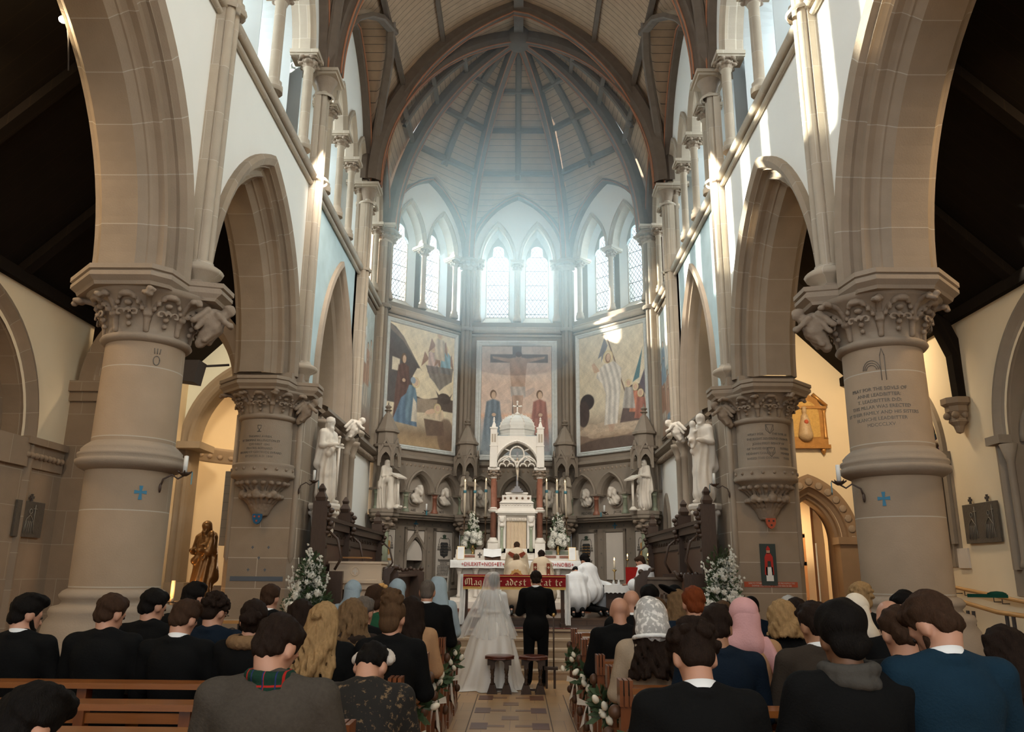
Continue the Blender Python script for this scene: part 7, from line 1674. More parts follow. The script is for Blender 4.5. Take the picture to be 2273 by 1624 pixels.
text('inscription', 'SANCTE CVTHBERTE ORA PRO NOBIS ET PRO POPVLO TVO', .035, FB, 0, .011, 1.515, PANELW, st, sx=.75); text('inscription', 'DOMINE SALVVM FAC ET EXAVDI NOS IN DIE', .035, FB, 0, .011, 1.478, PANELW, st, sx=.85)
# painted panel of a bishop on the right pier
t = thing('painted_panel', 'narrow dark panel painted with a bishop in red and white on the pier', 'painting', (3.98-.03, D2, 1.72)); b = MB(FB); plate(b, [(-.12, -.22), (.12, -.22), (.12, .40), (-.12, .40)], .015, .025); bd = obj('board', b, flat('panel_green_black', (.04, .055, .05)), t)
for nm, pl, m in (('white_robe', [(-.05, -.16), (.06, -.16), (.055, .05), (-.05, .05)], WHITEP), ('red_cope', [(-.07, -.06), (-.03, -.08), (-.02, .14), (.03, .14), (.04, -.08), (.07, -.06), (.065, .2), (.03, .26), (-.03, .26), (-.06, .2)], flat('red_cope', (.45, .03, .02))), ('face', [(-.025, .25), (.025, .25), (.028, .30), (-.028, .30)], SKIN1), ('mitre', [(-.028, .30), (.028, .30), (.03, .33), (0, .37), (-.03, .33)], flat('red_cope', (.45, .03, .02)))):
    b = MB(FB); plate(b, pl, -.015, .004); obj(nm, b, m, bd)
# ================================================================== side aisles
walls['aisle_left'] = bpy.data.objects['wall_aisle_left']; walls['aisle_right'] = bpy.data.objects['wall_aisle_right']
DKST = mat('aisle_brown_stone', (.25, .185, .13), .85, .14, 4, .2, 60, brick=(.8, .5, .006, (.33, .27, .2)))
# left wall: blind arch, frieze, pier and transverse arch
b = MB(FL); arch_sweep(b, 10.0, 1.12, 3.45, 1.65, [(.26, 7.0), (.26, 6.93), (.18, 6.90), (.10, 6.98), (.06, 7.0), (0, 7.05), (0, 7.3)], 14, zb=.1); obj('arch_moulding', b, DKST, walls['aisle_left'])
b = MB(FL); b.quad((8.7, 7.3, 0), (11.4, 7.3, 0), (11.4, 7.3, 5.2), (8.7, 7.3, 5.2)); obj('arch_back', b, DKST, walls['aisle_left'])
b = MB(FL); b.box(11.15, 12.15, 6.88, 7.0, 3.38, 3.48); b.box(11.15, 12.15, 6.93, 7.0, 3.05, 3.38); b.box(8.8, 12.2, 6.96, 7.0, 0, 3.05); b.box(8.8, 11.2, 6.9, 7.3, 3.05, 3.45)
for i in range(9): b.ball((11.2+.11*i, 6.92, 3.22), (.05, .05, .05), 8, 5)
obj('frieze', b, DKST, walls['aisle_left'])
def transverse(side, F, u, dark=DKST):
    W_ = walls['aisle_'+side]; s = -1 if side == 'left' else 1
    if side == 'left':
        b = MB(F); b.box(u-.1, u+.55, 6.55, 7.0, 0, 4.4); b.box(u-.2, u+.6, 6.45, 7.0, 4.35, 4.52); b.box(u-.15, u+.58, 6.5, 7.0, 4.2, 4.35); o = obj('aisle_pier', b, DKST, W_)
        b = MB(F)
        for q in range(5): b.ball((u+.05+.1*q, 6.48, 4.12), (.08, .08, .08), 8, 6)
        b.lathe([(.02, 3.55), (.10, 3.6), (.12, 3.75), (.18, 3.82), (.2, 3.98), (.26, 4.1), (.28, 4.2)], F(u+.2, 6.5, 0), 8, smooth=False); obj('carved_corbel', b, DKST, o)
        # stone transverse arch over the aisle
        pr_ = [(.35, -.30), (.12, -.30), (.05, -.22), (0, -.12), (0, .12), (.05, .22), (.12, .30), (.35, .30)]
        L = arch(-5.55, 1.02, 4.5, 1.25, 14); L2 = arch(-5.55, 1.02, 4.5, 1.25, 14, .35); b = MB(); rows = []
        for o_, dy in pr_: rows.append([(x, u+.2+dy, z) for x, z in arch(-5.55, 1.02, 4.5, 1.25, 14, o_)])
        m = len(rows[0]); b.add([p for r_ in rows for p in r_], [(j*m+i, j*m+i+1, (j+1)*m+i+1, (j+1)*m+i) for j in range(len(rows)-1) for i in range(m-1)]); obj('transverse_arch', b, DKST, W_)
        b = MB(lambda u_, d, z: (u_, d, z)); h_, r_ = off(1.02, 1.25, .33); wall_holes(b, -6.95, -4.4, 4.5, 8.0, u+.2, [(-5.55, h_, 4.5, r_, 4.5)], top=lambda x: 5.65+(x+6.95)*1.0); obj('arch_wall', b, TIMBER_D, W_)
    else:
        b = MB(); s_ = 1; pts = [(7.0*s_, u, 4.3), (6.98*s_, u, 5.0), (6.75*s_, u, 5.6), (6.2*s_, u, 6.15), (5.2*s_, u, 6.9), (4.5*s_, u, 7.3)]
        b.sweep([(p, (0, 1, 0), (-.6, 0, .8) if i > 2 else (-1, 0, .2)) for i, p in enumerate(pts)], [(-.09, -.14), (.09, -.14), (.09, .12), (-.09, .12)], closed=True); obj('arched_brace', b, TIMBER_D, walls['aisle_right'])
        b = MB(); c = (6.88, u, 0); b.lathe([(.0, 3.78), (.05, 3.8), (.08, 3.9), (.14, 3.96), (.12, 4.05), (.17, 4.12), (.17, 4.2), (.22, 4.24), (.22, 4.33)], c, 8, smooth=False, rot=R(22.5))
        for q in range(5): b.ball((6.85+.12*math.cos(q*1.3+1.5), u+.14*math.sin(q*1.3+1.5), 4.06), (.06, .06, .06), 8, 5)
        obj('carved_corbel', b, DKST, walls['aisle_right'])
transverse('left', FL, 12.3); transverse('right', FR, 12.15)
# windows of the right wall
def stained():
    m = bpy.data.materials.new('stained_glass'); m.use_nodes = True; N, L = m.node_tree.nodes, m.node_tree.links; P = N['Principled BSDF']; uv = N.new('ShaderNodeUVMap')
    v = N.new('ShaderNodeTexVoronoi'); v.inputs['Scale'].default_value = 11; L.new(uv.outputs[0], v.inputs['Vector']); h = N.new('ShaderNodeMix'); h.data_type = 'RGBA'; h.inputs['Factor'].default_value = .72; h.inputs['B'].default_value = (.02, .022, .03, 1); L.new(v.outputs['Color'], h.inputs['A']); L.new(h.outputs['Result'], P.inputs['Base Color'])
    P.inputs['Roughness'].default_value = .25; return m
STG = stained()
for uc, h, zs, rr_, sill in ((10.1, 1.05, 3.6, 1.6, 1.75), (13.7, .66, 3.6, 1.15, 2.15)):
    W_ = walls['aisle_right']
    b = MB(FR); arch_sweep(b, uc, h, zs, rr_, [(.24, 7.0), (.24, 6.93), (.17, 6.91), (.10, 6.98), (.05, 7.0), (0, 7.05), (0, 7.28)], 14, zb=sill); obj('window_moulding', b, STONE_G, W_)
    b = MB(FR); b.box(uc-h-.32, uc-h, 6.985, 7.05, sill-.35, zs-.1) ; b.box(uc+h, uc+h+.32, 6.985, 7.05, sill-.35, zs-.1); b.box(uc-h-.1, uc+h+.1, 6.98, 7.3, sill-.35, sill); obj('window_quoins', b, STONE_G, W_)
    b = MB(FR); b.box(uc-h-.32, uc-h+.02, 6.84, 7.02, zs-.12, zs); b.box(uc+h-.02, uc+h+.32, 6.84, 7.02, zs-.12, zs); obj('impost', b, STONE_G, W_)
    for e in (-1, 1): b = MB(); b.lathe([(.08, sill+.02), (.06, sill+.1), (.05, sill+.14), (.05, zs-.4), (.06, zs-.36), (.12, zs-.14)], FR(uc+e*(h-.02), 6.96, 0), 12); obj('window_shaft', b, STONE_G, W_)
    b = MB(FR)
    L = arch(uc, h, zs, rr_, 14); b.add([(uc, 7.25, zs)]+[(u, 7.25, z) for u, z in L], [(0, i+1, i+2) for i in range(len(L)-1)]); b.quad((uc-h, 7.25, sill), (uc+h, 7.25, sill), (uc+h, 7.25, zs), (uc-h, 7.25, zs))
    w_ = struct('window_%d' % wn_[0], b, STG); wn_[0] += 1
    b = MB(FR); b.box(uc-.05, uc+.05, 7.12, 7.26, sill, zs+.2)
    for e in (-1, 1): b.tube([(u, 7.18, z) for u, z in arch(uc+e*h/2, h/2-.03, zs-.1, h*.55, 8)], .05, 6)
    b.tube([(uc+.3*h*math.cos(a_), 7.18, zs+rr_*.52+.3*h*math.sin(a_)) for a_ in np.linspace(0, 2*math.pi, 17)], .05, 6)
    obj('window_tracery', b, STONE_G, w_)
# left wall beyond: pale plaster strip stays; aisle floor covering
b = MB(); 
for s in (-1, 1): b.box(min(s*4.3, s*7), max(s*4.3, s*7), -4, 16.5, 0, .012)
obj('side_aisle_floor', b, FL_AI, bpy.data.objects['floor'])
# right end wall with the porch door
FE = lambda u, d, z: (u, 16.5+d, z)
b = MB(FE); wall_holes(b, 4.3, 7.05, 0, 8.2, 0, [(6.02, .62, 2.35, .98, 0)]); ew = struct('wall_end_right', b, CREAM)
b = MB(FE); arch_sweep(b, 6.02, .50, 2.35, .82, [(.46, 0), (.46, -.10), (.40, -.12), (.22, -.12), (.20, -.06), (.16, -.03), (.13, .0), (.09, .02), (.07, .08), (.02, .1), (0, .16), (0, .45)], 16, zb=0); dm_ = obj('door_moulding', b, mat('door_brown_stone', (.24, .16, .10), .8, .12, 5), ew)
for i, (u, z) in enumerate(arch(6.02, .50, 2.35, .82, 7, .31)): b = MB(); me = MB().lathe([(.075, 0), (.08, .01), (.05, .012), (.03, .02), (0, .02)], (0, 0, 0), 10).mesh('carved_boss', STONE_C); o = link('carved_boss', me, dm_, (u, 16.5-.12, z)); o.rotation_euler = (R(90), 0, 0)
b = MB(FE); b.box(6.52, 7.0, -.18, .1, 0, 2.3); b.box(6.48, 7.0, -.24, .1, 2.26, 2.40); b.lathe([(.07, .9), (.05, 1.0), (.05, 2.0), (.1, 2.24)], FE(6.66, -.2, 0), 12); obj('door_jamb', b, mat('door_brown_stone', (.24, .16, .10)), ew)
PIN2 = mat('warm_pine', (.40, .19, .07), .45, .25, 5, stretch=(8, 8, 1))
b = MB(); b.box(5.0, 7.6, 18.6, 18.65, 0, 3.6); b.box(5.2, 5.25, 16.9, 18.6, 0, 3.6); b.box(7.4, 7.45, 16.9, 18.6, 0, 3.6); b.box(5.0, 7.6, 16.9, 18.6, 3.5, 3.6); struct('wall_porch', b, CREAM)
t = thing('glazed_screen', 'pine framed screen with obscured glass panes inside the porch', 'screen', (5.98, 18.1, 0))
b = MB()
for x in (-.40, .02, .42): b.box(x-.04, x+.04, -.04, .04, 0, 2.55)
for z in (.95, 1.9, 2.5): b.box(-.44, .46, -.04, .04, z-.04, z+.04)
obj('frame', b, PIN2, t); b = MB(); b.box(-.4, .42, -.01, .01, .0, 2.5); obj('panes', b, mat('obscured_glass', (.60, .56, .48), .3), t)
dr = struct('door_1', MB(), PIN2)
b = MB(); b.box(0, .05, 0, .62, .02, 2.3); b.prism([(0, 2.3), (.62, 2.3), (.55, 2.75), (.35, 3.05), (0, 3.2)], 0, 0, .05)
dl = obj('door_leaf', b, mat('brown_door_wood', (.16, .07, .03), .45, .3, 5, stretch=(8, 8, 1)), dr)
for z0, z1 in ((.12, .8), (.92, 1.5), (1.62, 2.2)):
    for y0 in (.07, .35): b = MB(); b.box(-.012, .0, y0, y0+.2, z0, z1); obj('door_panel', b, mat('dark_door_wood', (.10, .045, .02), .45, .3, 5), dl)
obj('door_knob', MB().ball((-.05, .08, 1.02), (.035, .035, .035), 10, 6), BRASS, dl)
b = MB(); b.box(.055, .075, -.02, .02, .1, 2.3); obj('bright_edge_strip', b, SHIRT, dl)
dr.location = (6.20, 16.95, 0); dr.rotation_euler = (0, 0, R(-38))
area('porch_lamp', (5.9, 17.6, 3.3), (6, 17.4, 0), .4, .4, 55, (1, .74, .42))
t = thing('metal_table', 'small dark iron table with a wire basket inside the porch door', 'table', (5.72, 16.15, 0)); b = MB(); b.box(-.24, .24, -.18, .18, .98, 1.01); obj('top', b, PANELW, t)
b = MB()
for e in (-1, 1):
    for g in (-1, 1): b.tube([(e*.2, g*.14, 0), (e*.2, g*.14, .98)], .014, 6)
for z in (.3, .55, .8): b.tube([(-.2, -.14, z), (.2, -.14, z)], .01, 5)
for x in (-.07, .07): b.tube([(x, -.14, .3), (x, -.14, .8)], .01, 5)
obj('iron_frame', b, INK, t)
t = thing('wire_basket', 'small wire basket standing on the iron table by the door', 'basket', (5.66, 16.15, 1.01)); b = MB()
for i in range(12): a = i*math.pi/6; b.tube([(.06*math.cos(a), .06*math.sin(a), 0), (.09*math.cos(a), .09*math.sin(a), .1)], .003, 4)
b.tube([(.09*math.cos(a), .09*math.sin(a), .1) for a in np.linspace(0, 6.283, 17)], .004, 4); b.tube([(-.09, 0, .1), (-.07, 0, .22), (.07, 0, .22), (.09, 0, .1)], .004, 5); obj('wire', b, INK, t)
# icon shrine
GILT = mat('antique_gilt', (.40, .20, .06), .4, .3, 12, .3, 40, metal=.5)
t = thing('icon_shrine', 'gilded wooden icon frame with crowned seated figure on the end wall', 'icon', (6.05, 16.5, 4.2))
b = MB(FB); plate(b, [(-.42, .10), (.42, .10), (.42, .82), (.30, 1.05), (0, 1.22), (-.30, 1.05), (-.42, .82)], 0, .07); b.box(-.5, .5, -.12, 0, .0, .08); b.box(-.46, .46, -.10, 0, .08, .2); b.box(-.48, .48, -.1, 0, .84, .90)
for e in (-1, 1): b.lathe([(.05, .2), (.04, .25), (.035, .75), (.055, .82)], (e*.43, -.06, 0), 10); b.lathe([(.0, -.14), (.05, -.06), (.06, 0)], (e*.36, -.05, 0), 8); b.tube([(e*.5, -.06, .9), (e*.22, -.06, 1.16)], .04, 6)
b.tube([(-.12, -.06, 1.2), (0, -.08, 1.26), (.12, -.06, 1.2)], .05, 6); fr_ = obj('frame', b, GILT, t)
b = MB(FB); plate(b, [(-.32, .24), (.32, .24)]+[(u, z) for u, z in arch(0, .32, .72, .3, 8)][::-1], -.072, .006); obj('gold_ground', b, mat('gold_ground', (.50, .30, .08), .5, .3, 30), t)
blob('seated_figure', [('c', (0, -.10, .28), (0, -.10, .50), .15, .11), ('c', (0, -.10, .5), (0, -.11, .66), .10, .075), ('e', (0, -.12, .78), (.05, .05, .06)), ('e', (0, -.12, .85), (.06, .05, .03)), ('e', (.03, -.16, .56), (.06, .05, .08))], .014, mat('icon_robe', (.42, .30, .18), .5, .3, 30, .5, 30), t, k=.02)
blob('red_heart_panel', [('e', (0, -.20, .54), (.045, .03, .05))], .012, RED_P, t)
# station plaques
def station(loc, rz, w, h, label, cells):
    t = thing('relief_plaque', label, 'plaque', loc, rz); b = MB(FB); b.box(-w/2, w/2, -.03, 0, 0, h); sl = mat('dark_bronze_relief', (.075, .065, .055), .5, .3, 20, .4, 40); bo = obj('panel', b, sl, t); lt = mat('relief_line', (.22, .20, .17), .6)
    for c in range(cells):
        x0 = -w/2+w*(c+.5)/cells; b = MB(FB)
        b.tube([(x0-.12, -.035, h*.12), (x0-.08, -.035, h*.5), (x0, -.035, h*.62), (x0+.09, -.035, h*.45), (x0+.12, -.035, h*.12)], .006, 4); b.tube([(x0+.03*math.cos(a_), -.035, h*.72+.035*math.sin(a_)) for a_ in np.linspace(0, 6.28, 11)], .006, 4)
        b.tube([(x0+.10, -.035, h*.2), (x0+.10, -.035, h*.92)], .006, 4); b.tube([(x0+.06, -.035, h*.8), (x0+.14, -.035, h*.8)], .006, 4)
        for q in range(4): b.tube([(x0-.10+.05*q, -.035, h*.1), (x0-.06+.04*q, -.035, h*.45)], .004, 4)
        obj('raised_figure', b, lt, bo); b = MB(FB); plate(b, cross_poly(x0, h+.06, .11, .35), -.01, .02); obj('cross_finial', b, INK, t)
    return t
station((-6.95, 11.5, 2.08), R(90), .66, .50, 'dark relief plaque with a cross on the left aisle wall', 1)
station((6.98, 12.05, 2.14), R(-90), .90, .58, 'pair of dark relief plaques with crosses on the right aisle wall', 2)
t = tag(obj('stone_tablet', MB(FR).box(12.55, 12.85, 6.97, 7.0, 1.78, 2.08), PANELW), 'small plain grey stone tablet low on the right aisle wall', 'tablet')
# handrails
WOODR = mat('oak_handrail', (.46, .25, .09), .35, .2, 5)
t = thing('handrail', 'pale oak handrail fixed on brackets to the right aisle wall', 'handrail', (6.9, 12.2, 0)); b = MB(); b.tube([(0, 1.0, 1.50), (0, .8, 1.50), (0, -2.2, 1.22)], .028, 10); obj('rail', b, WOODR, t)
for y in (.7, .45, -.3, -.5, -1.2, -1.4): z = 1.50+(y-.8)*.0933; b = MB(); b.tube([(0, y, z-.02), (0, y, z-.09), (.1, y, z-.09)], .008, 5); obj('bracket', b, INK, t)
t = thing('ramp_rail', 'oak topped handrail on paired black posts beside the right column', 'handrail', (6.3, 11.9, 0)); b = MB(); b.tube([(0, 0, 1.33), (0, -.3, 1.31), (0, -1.1, 1.21), (0, -1.7, 1.19)], .03, 10); obj('rail', b, WOODR, t)
for y in (-.38, -.52, -1.28, -1.42): b = MB(); b.box(-.012, .012, y-.025, y+.025, 0, 1.2); obj('post', b, INK, t)
tag(obj('ledge_cloth', MB().obox((4.62, 8.02, 1.475), (.34, .14, .03), R(-30), 0).ball((4.70, 8.0, 1.49), (.1, .06, .03), 8, 5), cloth('dark_green', (.006, .045, .028))), 'dark green cloth lying on the base moulding of the right column', 'cloth')
# line array speakers
for x, y, z, l, m, rz in ((-4.78, 13.4, 2.04, 'slim grey column loudspeaker on the left beyond the pier', mat('grey_grille', (.20, .19, .17), .6, stripes=(1, .14, .006, (.1, .1, .09))), 0), (4.66, 13.4, 1.97, 'slim white column loudspeaker on the right beyond the pier', mat('pale_grille', (.48, .46, .42), .6, stripes=(1, .14, .006, (.25, .24, .22))), 0)):
    t = thing('column_speaker', l, 'loudspeaker', (x, y, z), rz); obj('cabinet', MB().box(-.07, .07, -.06, .06, 0, 1.22), m, t); b = MB(); b.box(-.05 if x > 0 else .07, -.07 if x > 0 else .52, -.01, .01, .7, .74); b.box(-.30 if x > 0 else 0, -.07, -.01, .01, .7, .74); obj('wall_bracket', b, INK, t)
# left end: chapel arch and niche
FEL = lambda u, d, z: (u, 16.5+d, z)
b = MB(FEL); h_, r_ = off(1.18, 1.62, .2); wall_holes(b, -7.05, -4.3, 0, 8.2, 0, [(-5.62, h_, 4.2, r_, 0)]); ew = struct('wall_end_left', b, mat('cool_plaster', (.62, .66, .62), .9, .05, 2))
b = MB(FEL); arch_sweep(b, -5.62, 1.18, 4.2, 1.62, [(.24, 0), (.24, -.08), (.17, -.1), (.11, -.03), (.06, -.06), (.02, 0), (0, .1), (0, .5)], 14, zb=0); obj('chapel_arch', b, STONE_G, ew)
b = MB(FEL)
for e in (-1, 1): b.lathe([(.12, 1.4), (.1, 1.5), (.085, 1.56), (.085, 3.8), (.10, 3.84), (.16, 4.04), (.2, 4.1)], FEL(-5.62+e*1.12, -.08, 0), 14); b.box(-5.62+e*1.12-.24, -5.62+e*1.12+.24, -.3, .5, 4.08, 4.22); b.box(-5.62+e*1.12-.2, -5.62+e*1.12+.2, -.25, .5, 0, 1.4)
obj('chapel_jamb', b, STONE_G, ew)
b = MB(); c = (-5.62, 16.95, 0); b.lathe([(1.45, 0), (1.45, 4.0)], c, 28, a0=0, a1=math.pi, cap=False); b.lathe([(1.45, 4.25), (1.3, 5.0), (.9, 5.6), (.0, 5.9)], c, 28, a0=0, a1=math.pi, cap=False); nw = struct('wall_chapel', b, CREAM)
b = MB(); b.lathe([(1.45, 3.98), (1.38, 4.02), (1.36, 4.2), (1.30, 4.24), (1.30, 4.3), (1.45, 4.32)], c, 28, a0=0, a1=math.pi, cap=False); fz = obj('carved_frieze', b, STONE_P, nw)
b = MB()
for i in range(16): a = math.pi*(i+.5)/16; b.ball((c[0]+1.36*math.cos(a), c[1]+1.36*math.sin(a), 4.11), (.07, .07, .055), 8, 5)
tag(obj('frieze_leaves', b, STONE_C, fz), kind='stuff')
area('chapel_lamp', (-5.6, 16.6, 4.9), (-5.6, 18.0, 3.0), .4, .4, 20, (1, .70, .38))
# bronze statue of a man with a child, votive candles
P, J = robed(1.50, 'hold', beard=True, turn=-10)
P += [('e', (-.15, .10, 1.30), (.055, .06, .066)), ('c', (-.15, .10, 1.2), (-.14, .14, 1.02), .06, .075), ('c', (-.14, .16, 1.02), (-.12, .2, .9), .04, .03), ('c', (-.13, .12, 1.16), (-.02, .2, 1.12), .028, .024)]
statue('statue', 'dark gilded statue of a bearded man holding a child, lit by votive candles', P, mat('gilded_bronze', (.20, .11, .045), .32, .35, 8, .3, 30, metal=.65), (-5.12, 13.5, .92), R(168), 1.5, folds=9)
tag(obj('statue_plinth', MB().box(-5.42, -4.82, 13.2, 13.8, 0, .92), DKST), 'stone block carrying the gilded statue in the left aisle', 'plinth')
t = thing('votive_stand', 'black iron votive candle stand in front of the gilded statue', 'candle stand', (-5.2, 12.95, 0)); b = MB()
for x in (-.42, .42):
    for y in (-.12, .12): b.tube([(x, y, 0), (x, y, 1.15)], .014, 6)
for z in (.9, 1.05, 1.16):
    for y in (-.12, .12): b.tube([(-.42, y, z), (.42, y, z)], .012, 6)
for k in range(10): b.tube([(-.42+.093*k, -.12, 1.05), (-.42+.093*k, -.12, 1.16)], .006, 4)
obj('frame', b, INK, t)
for i, (x, z, lit) in enumerate(((-.36, 1.17, 1), (-.24, 1.22, 1), (-.1, 1.17, 0), (.2, 1.17, 0))):
    t = thing('votive_candle', ['lit votive candle at the left end of the iron stand', 'second lit votive candle on the iron stand, a little higher', 'short unlit votive candle in the middle of the iron stand', 'short unlit votive candle at the right side of the iron stand'][i], 'candle', (-5.2+x, 12.95-.12, z)); candle_parts(t, 0, .016, .05, False, lit)
for i, (x, y, h_) in enumerate(((-5.42, 13.1, .40), (-4.52, 13.1, .42))):
    t = thing('tall_candle', ['tall ivory candle in a holder left of the gilded statue', 'tall ivory candle in a holder right of the gilded statue'][i], 'candle', (x, y, 0)); obj('holder', MB().lathe([(.10, 0), (.03, .04), (.02, 1.0), (.06, 1.05), (.06, 1.08)], (0, 0, 0), 12), OAK, t); candle_parts(t, 1.08, .035, h_, False, False)
l_ = bpy.data.lights.new('votive_glow', 'POINT'); lo_ = bpy.data.objects.new('votive_glow', l_); C.objects.link(lo_); lo_.location = (-5.4, 12.85, 1.38); l_.energy = 9; l_.color = (1, .48, .14); l_.shadow_soft_size = .06
t = thing('book_stand', 'dark wooden reading stand right of the gilded statue', 'stand', (-4.66, 13.2, 0)); b = MB(); b.tube([(0, 0, 0), (0, 0, 1.25)], .025, 8); b.obox((0, -.02, 1.3), (.34, .03, .26), 0, R(-40)); obj('desk', b, OAK, t)
t = tag(obj('leaflet', MB().obox((-4.55, 13.45, 1.45), (.18, .02, .24), 0, R(-10)), mat('lilac_print', (.30, .27, .42), .6)), 'small purple and white leaflet propped behind the reading stand', 'leaflet')
t = thing('votive_rail', 'low iron rail with oak top in front of the left pier', 'rail', (-4.3, 11.6, 0)); b = MB(); b.box(-.5, .5, -.04, .04, .93, .97); obj('top', b, WOODR, t); b = MB()
for k in range(5): b.tube([(-.4+.2*k+.07*math.cos(a_), 0, .8+.07*math.sin(a_)) for a_ in np.linspace(0, 6.28, 13)], .008, 4)
for x in (-.48, .48): b.tube([(x, 0, 0), (x, 0, .93)], .014, 6)
obj('iron_scrolls', b, INK, t)
# dark loudspeaker box under the transverse arch
t = thing('wall_speaker', 'black wedge loudspeaker hung high on the left behind the column capital', 'loudspeaker', (-5.1, 12.0, 4.45)); b = MB(); b.prism([(-.22, .35), (.22, .35), (.16, 0), (-.22, .05)], 1, -.15, .15); obj('cabinet', b, INK, t); b = MB(); b.tube([(0, .1, .3), (.5, .35, .4)], .02, 6); obj('bracket', b, INK, t)
# bright lamp on the near left arch
t = thing('spot_lamp', 'glowing spot lamp clipped on the near left arch, with its cable', 'lamp', (-4.52, 6.8, 6.98)); b = MB(); b.ball((0, 0, 0), (.045, .04, .035), 10, 8); obj('bulb', b, mat('lamp_glow', (1, .9, .7), .5, emit=((1, .86, .62), 40)), t); b = MB(); b.tube([(.02, .02, .02), (.05, .06, -.2), (.06, .12, -.5)], .008, 5); obj('cable', b, INK, t)
sp = bpy.data.lights.new('spot_lamp_light', 'POINT'); so = bpy.data.objects.new('spot_lamp_light', sp); C.objects.link(so); so.location = (-4.56, 6.74, 6.9); sp.energy = 14; sp.color = (1, .8, .5); sp.shadow_soft_size = .05
# ================================================================== the congregation (all facing the altar)
def leopard():
    m = mat('printed_dark_fabric', (.02, .016, .012), .9); N, L = m.node_tree.nodes, m.node_tree.links; v = N.new('ShaderNodeTexNoise'); v.inputs['Scale'].default_value = 26; v.inputs['Detail'].default_value = 4; v.inputs['Roughness'].default_value = .7
    r_ = N.new('ShaderNodeValToRGB'); r_.color_ramp.elements[0].position = .56; r_.color_ramp.elements[0].color = (.012, .01, .008, 1); r_.color_ramp.elements[1].position = .64; r_.color_ramp.elements[1].color = (.17, .11, .055, 1)
    tc = N.new('ShaderNodeTexCoord'); L.new(tc.outputs['Object'], v.inputs['Vector']); L.new(v.outputs['Fac'], r_.inputs[0]); L.new(r_.outputs[0], N['Principled BSDF'].inputs['Base Color']); return m
def tartan():
    m = cloth('tartan', (.01, .035, .022)); N, L = m.node_tree.nodes, m.node_tree.links; P = N['Principled BSDF']; src = P.inputs['Base Color'].links[0].from_socket; tc = N.new('ShaderNodeTexCoord'); sp = N.new('ShaderNodeSeparateXYZ'); L.new(tc.outputs['Object'], sp.inputs[0])
    for ax, per, c in ((0, .075, (.35, .02, .015, 1)), (2, .07, (.35, .02, .015, 1)), (0, .05, (.02, .03, .10, 1))):
        a = N.new('ShaderNodeMath'); a.operation = 'DIVIDE'; a.inputs[1].default_value = per; L.new(sp.outputs[ax], a.inputs[0]); f = N.new('ShaderNodeMath'); f.operation = 'FRACT'; L.new(a.outputs[0], f.inputs[0]); l = N.new('ShaderNodeMath'); l.operation = 'LESS_THAN'; l.inputs[1].default_value = .11; L.new(f.outputs[0], l.inputs[0])
        mx = N.new('ShaderNodeMix'); mx.data_type = 'RGBA'; mx.inputs['B'].default_value = c; L.new(l.outputs[0], mx.inputs['Factor']); L.new(src, mx.inputs['A']); src = mx.outputs['Result']
    L.new(src, P.inputs['Base Color']); return m
def sheer(name, col, alpha, scale=40, lace=False):
    m = bpy.data.materials.new(name); m.use_nodes = True; N, L = m.node_tree.nodes, m.node_tree.links; P = N['Principled BSDF']; P.inputs['Base Color'].default_value = srgb(col); P.inputs['Roughness'].default_value = .8; P.inputs['Alpha'].default_value = alpha
    if lace:
        v = N.new('ShaderNodeTexNoise'); v.inputs['Scale'].default_value = scale; tc = N.new('ShaderNodeTexCoord'); L.new(tc.outputs['Object'], v.inputs['Vector']); r_ = N.new('ShaderNodeMapRange'); r_.inputs['From Min'].default_value = .50; r_.inputs['From Max'].default_value = .60; r_.inputs['To Min'].default_value = alpha; r_.inputs['To Max'].default_value = .95; L.new(v.outputs['Fac'], r_.inputs[0]); L.new(r_.outputs[0], P.inputs['Alpha'])
    return m
VEIL = sheer('bridal_tulle', (.80, .79, .76), .36); LACE = sheer('white_lace', (.80, .78, .74), .5, 28, True)
def scarf_ring(m, r=.085, th=.034, name='scarf'):
    return lambda t, J: blob(name, ring_prims(J, r, .012, th)+ring_prims(J, r*1.08, -.03, th), .011, m, t, k=.02, disp=lambda X, Y, Z: .004*np.sin(60*Z+20*X))
def lace_veil(t, J):
    o = head_blob('lace_veil', [('e', (0, -.02, .03), (.108, .128, .118)), ('c', (0, -.05, -.02), (0, -.07, -.07), .105, .115)], J, LACE, t, .011, .03, lambda X, Y, Z: .003*np.sin(40*X)); 
    head_blob('lace_edge', [('c', (.12*math.cos(a), -.06+.12*math.sin(a), -.12), (.12*math.cos(a+.3), -.06+.12*math.sin(a+.3), -.12), .014, .014) for a in np.linspace(math.pi, 2*math.pi-.3, 11)], J, WHITEC, t, .01, .005)
def lace_glove(t, J): blob('lace_cuff', [('e', tuple(J['SR']+Vector((.0, -.02, .06))), (.07, .06, .03)), ('e', tuple(J['SR']+Vector((.05, -.04, .03))), (.05, .05, .03))], .009, WHITEC, t, k=.01, disp=lambda X, Y, Z: .004*np.sin(110*X)*np.sin(110*Y))
def hat(t, J): head_blob('hat', [('e', (-.05, .02, .115), (.13, .12, .02), (Vector((0, 1, 0)), R(28))), ('e', (-.02, .0, .13), (.06, .06, .045))], J, BLACKC, t, .009, .01)
def furband(t, J): head_blob('fur_band', [('c', (.09*math.cos(a), -.03, .03+.10*math.sin(a)), (.09*math.cos(a+.3), -.03, .03+.10*math.sin(a+.3)), .022, .022) for a in np.linspace(0, math.pi-.3, 12)], J, cloth('pale_fur', (.50, .44, .38), scale=90), t, .008, .01, lambda X, Y, Z: .004*np.sin(210*X)*np.sin(190*Z+90*Y))
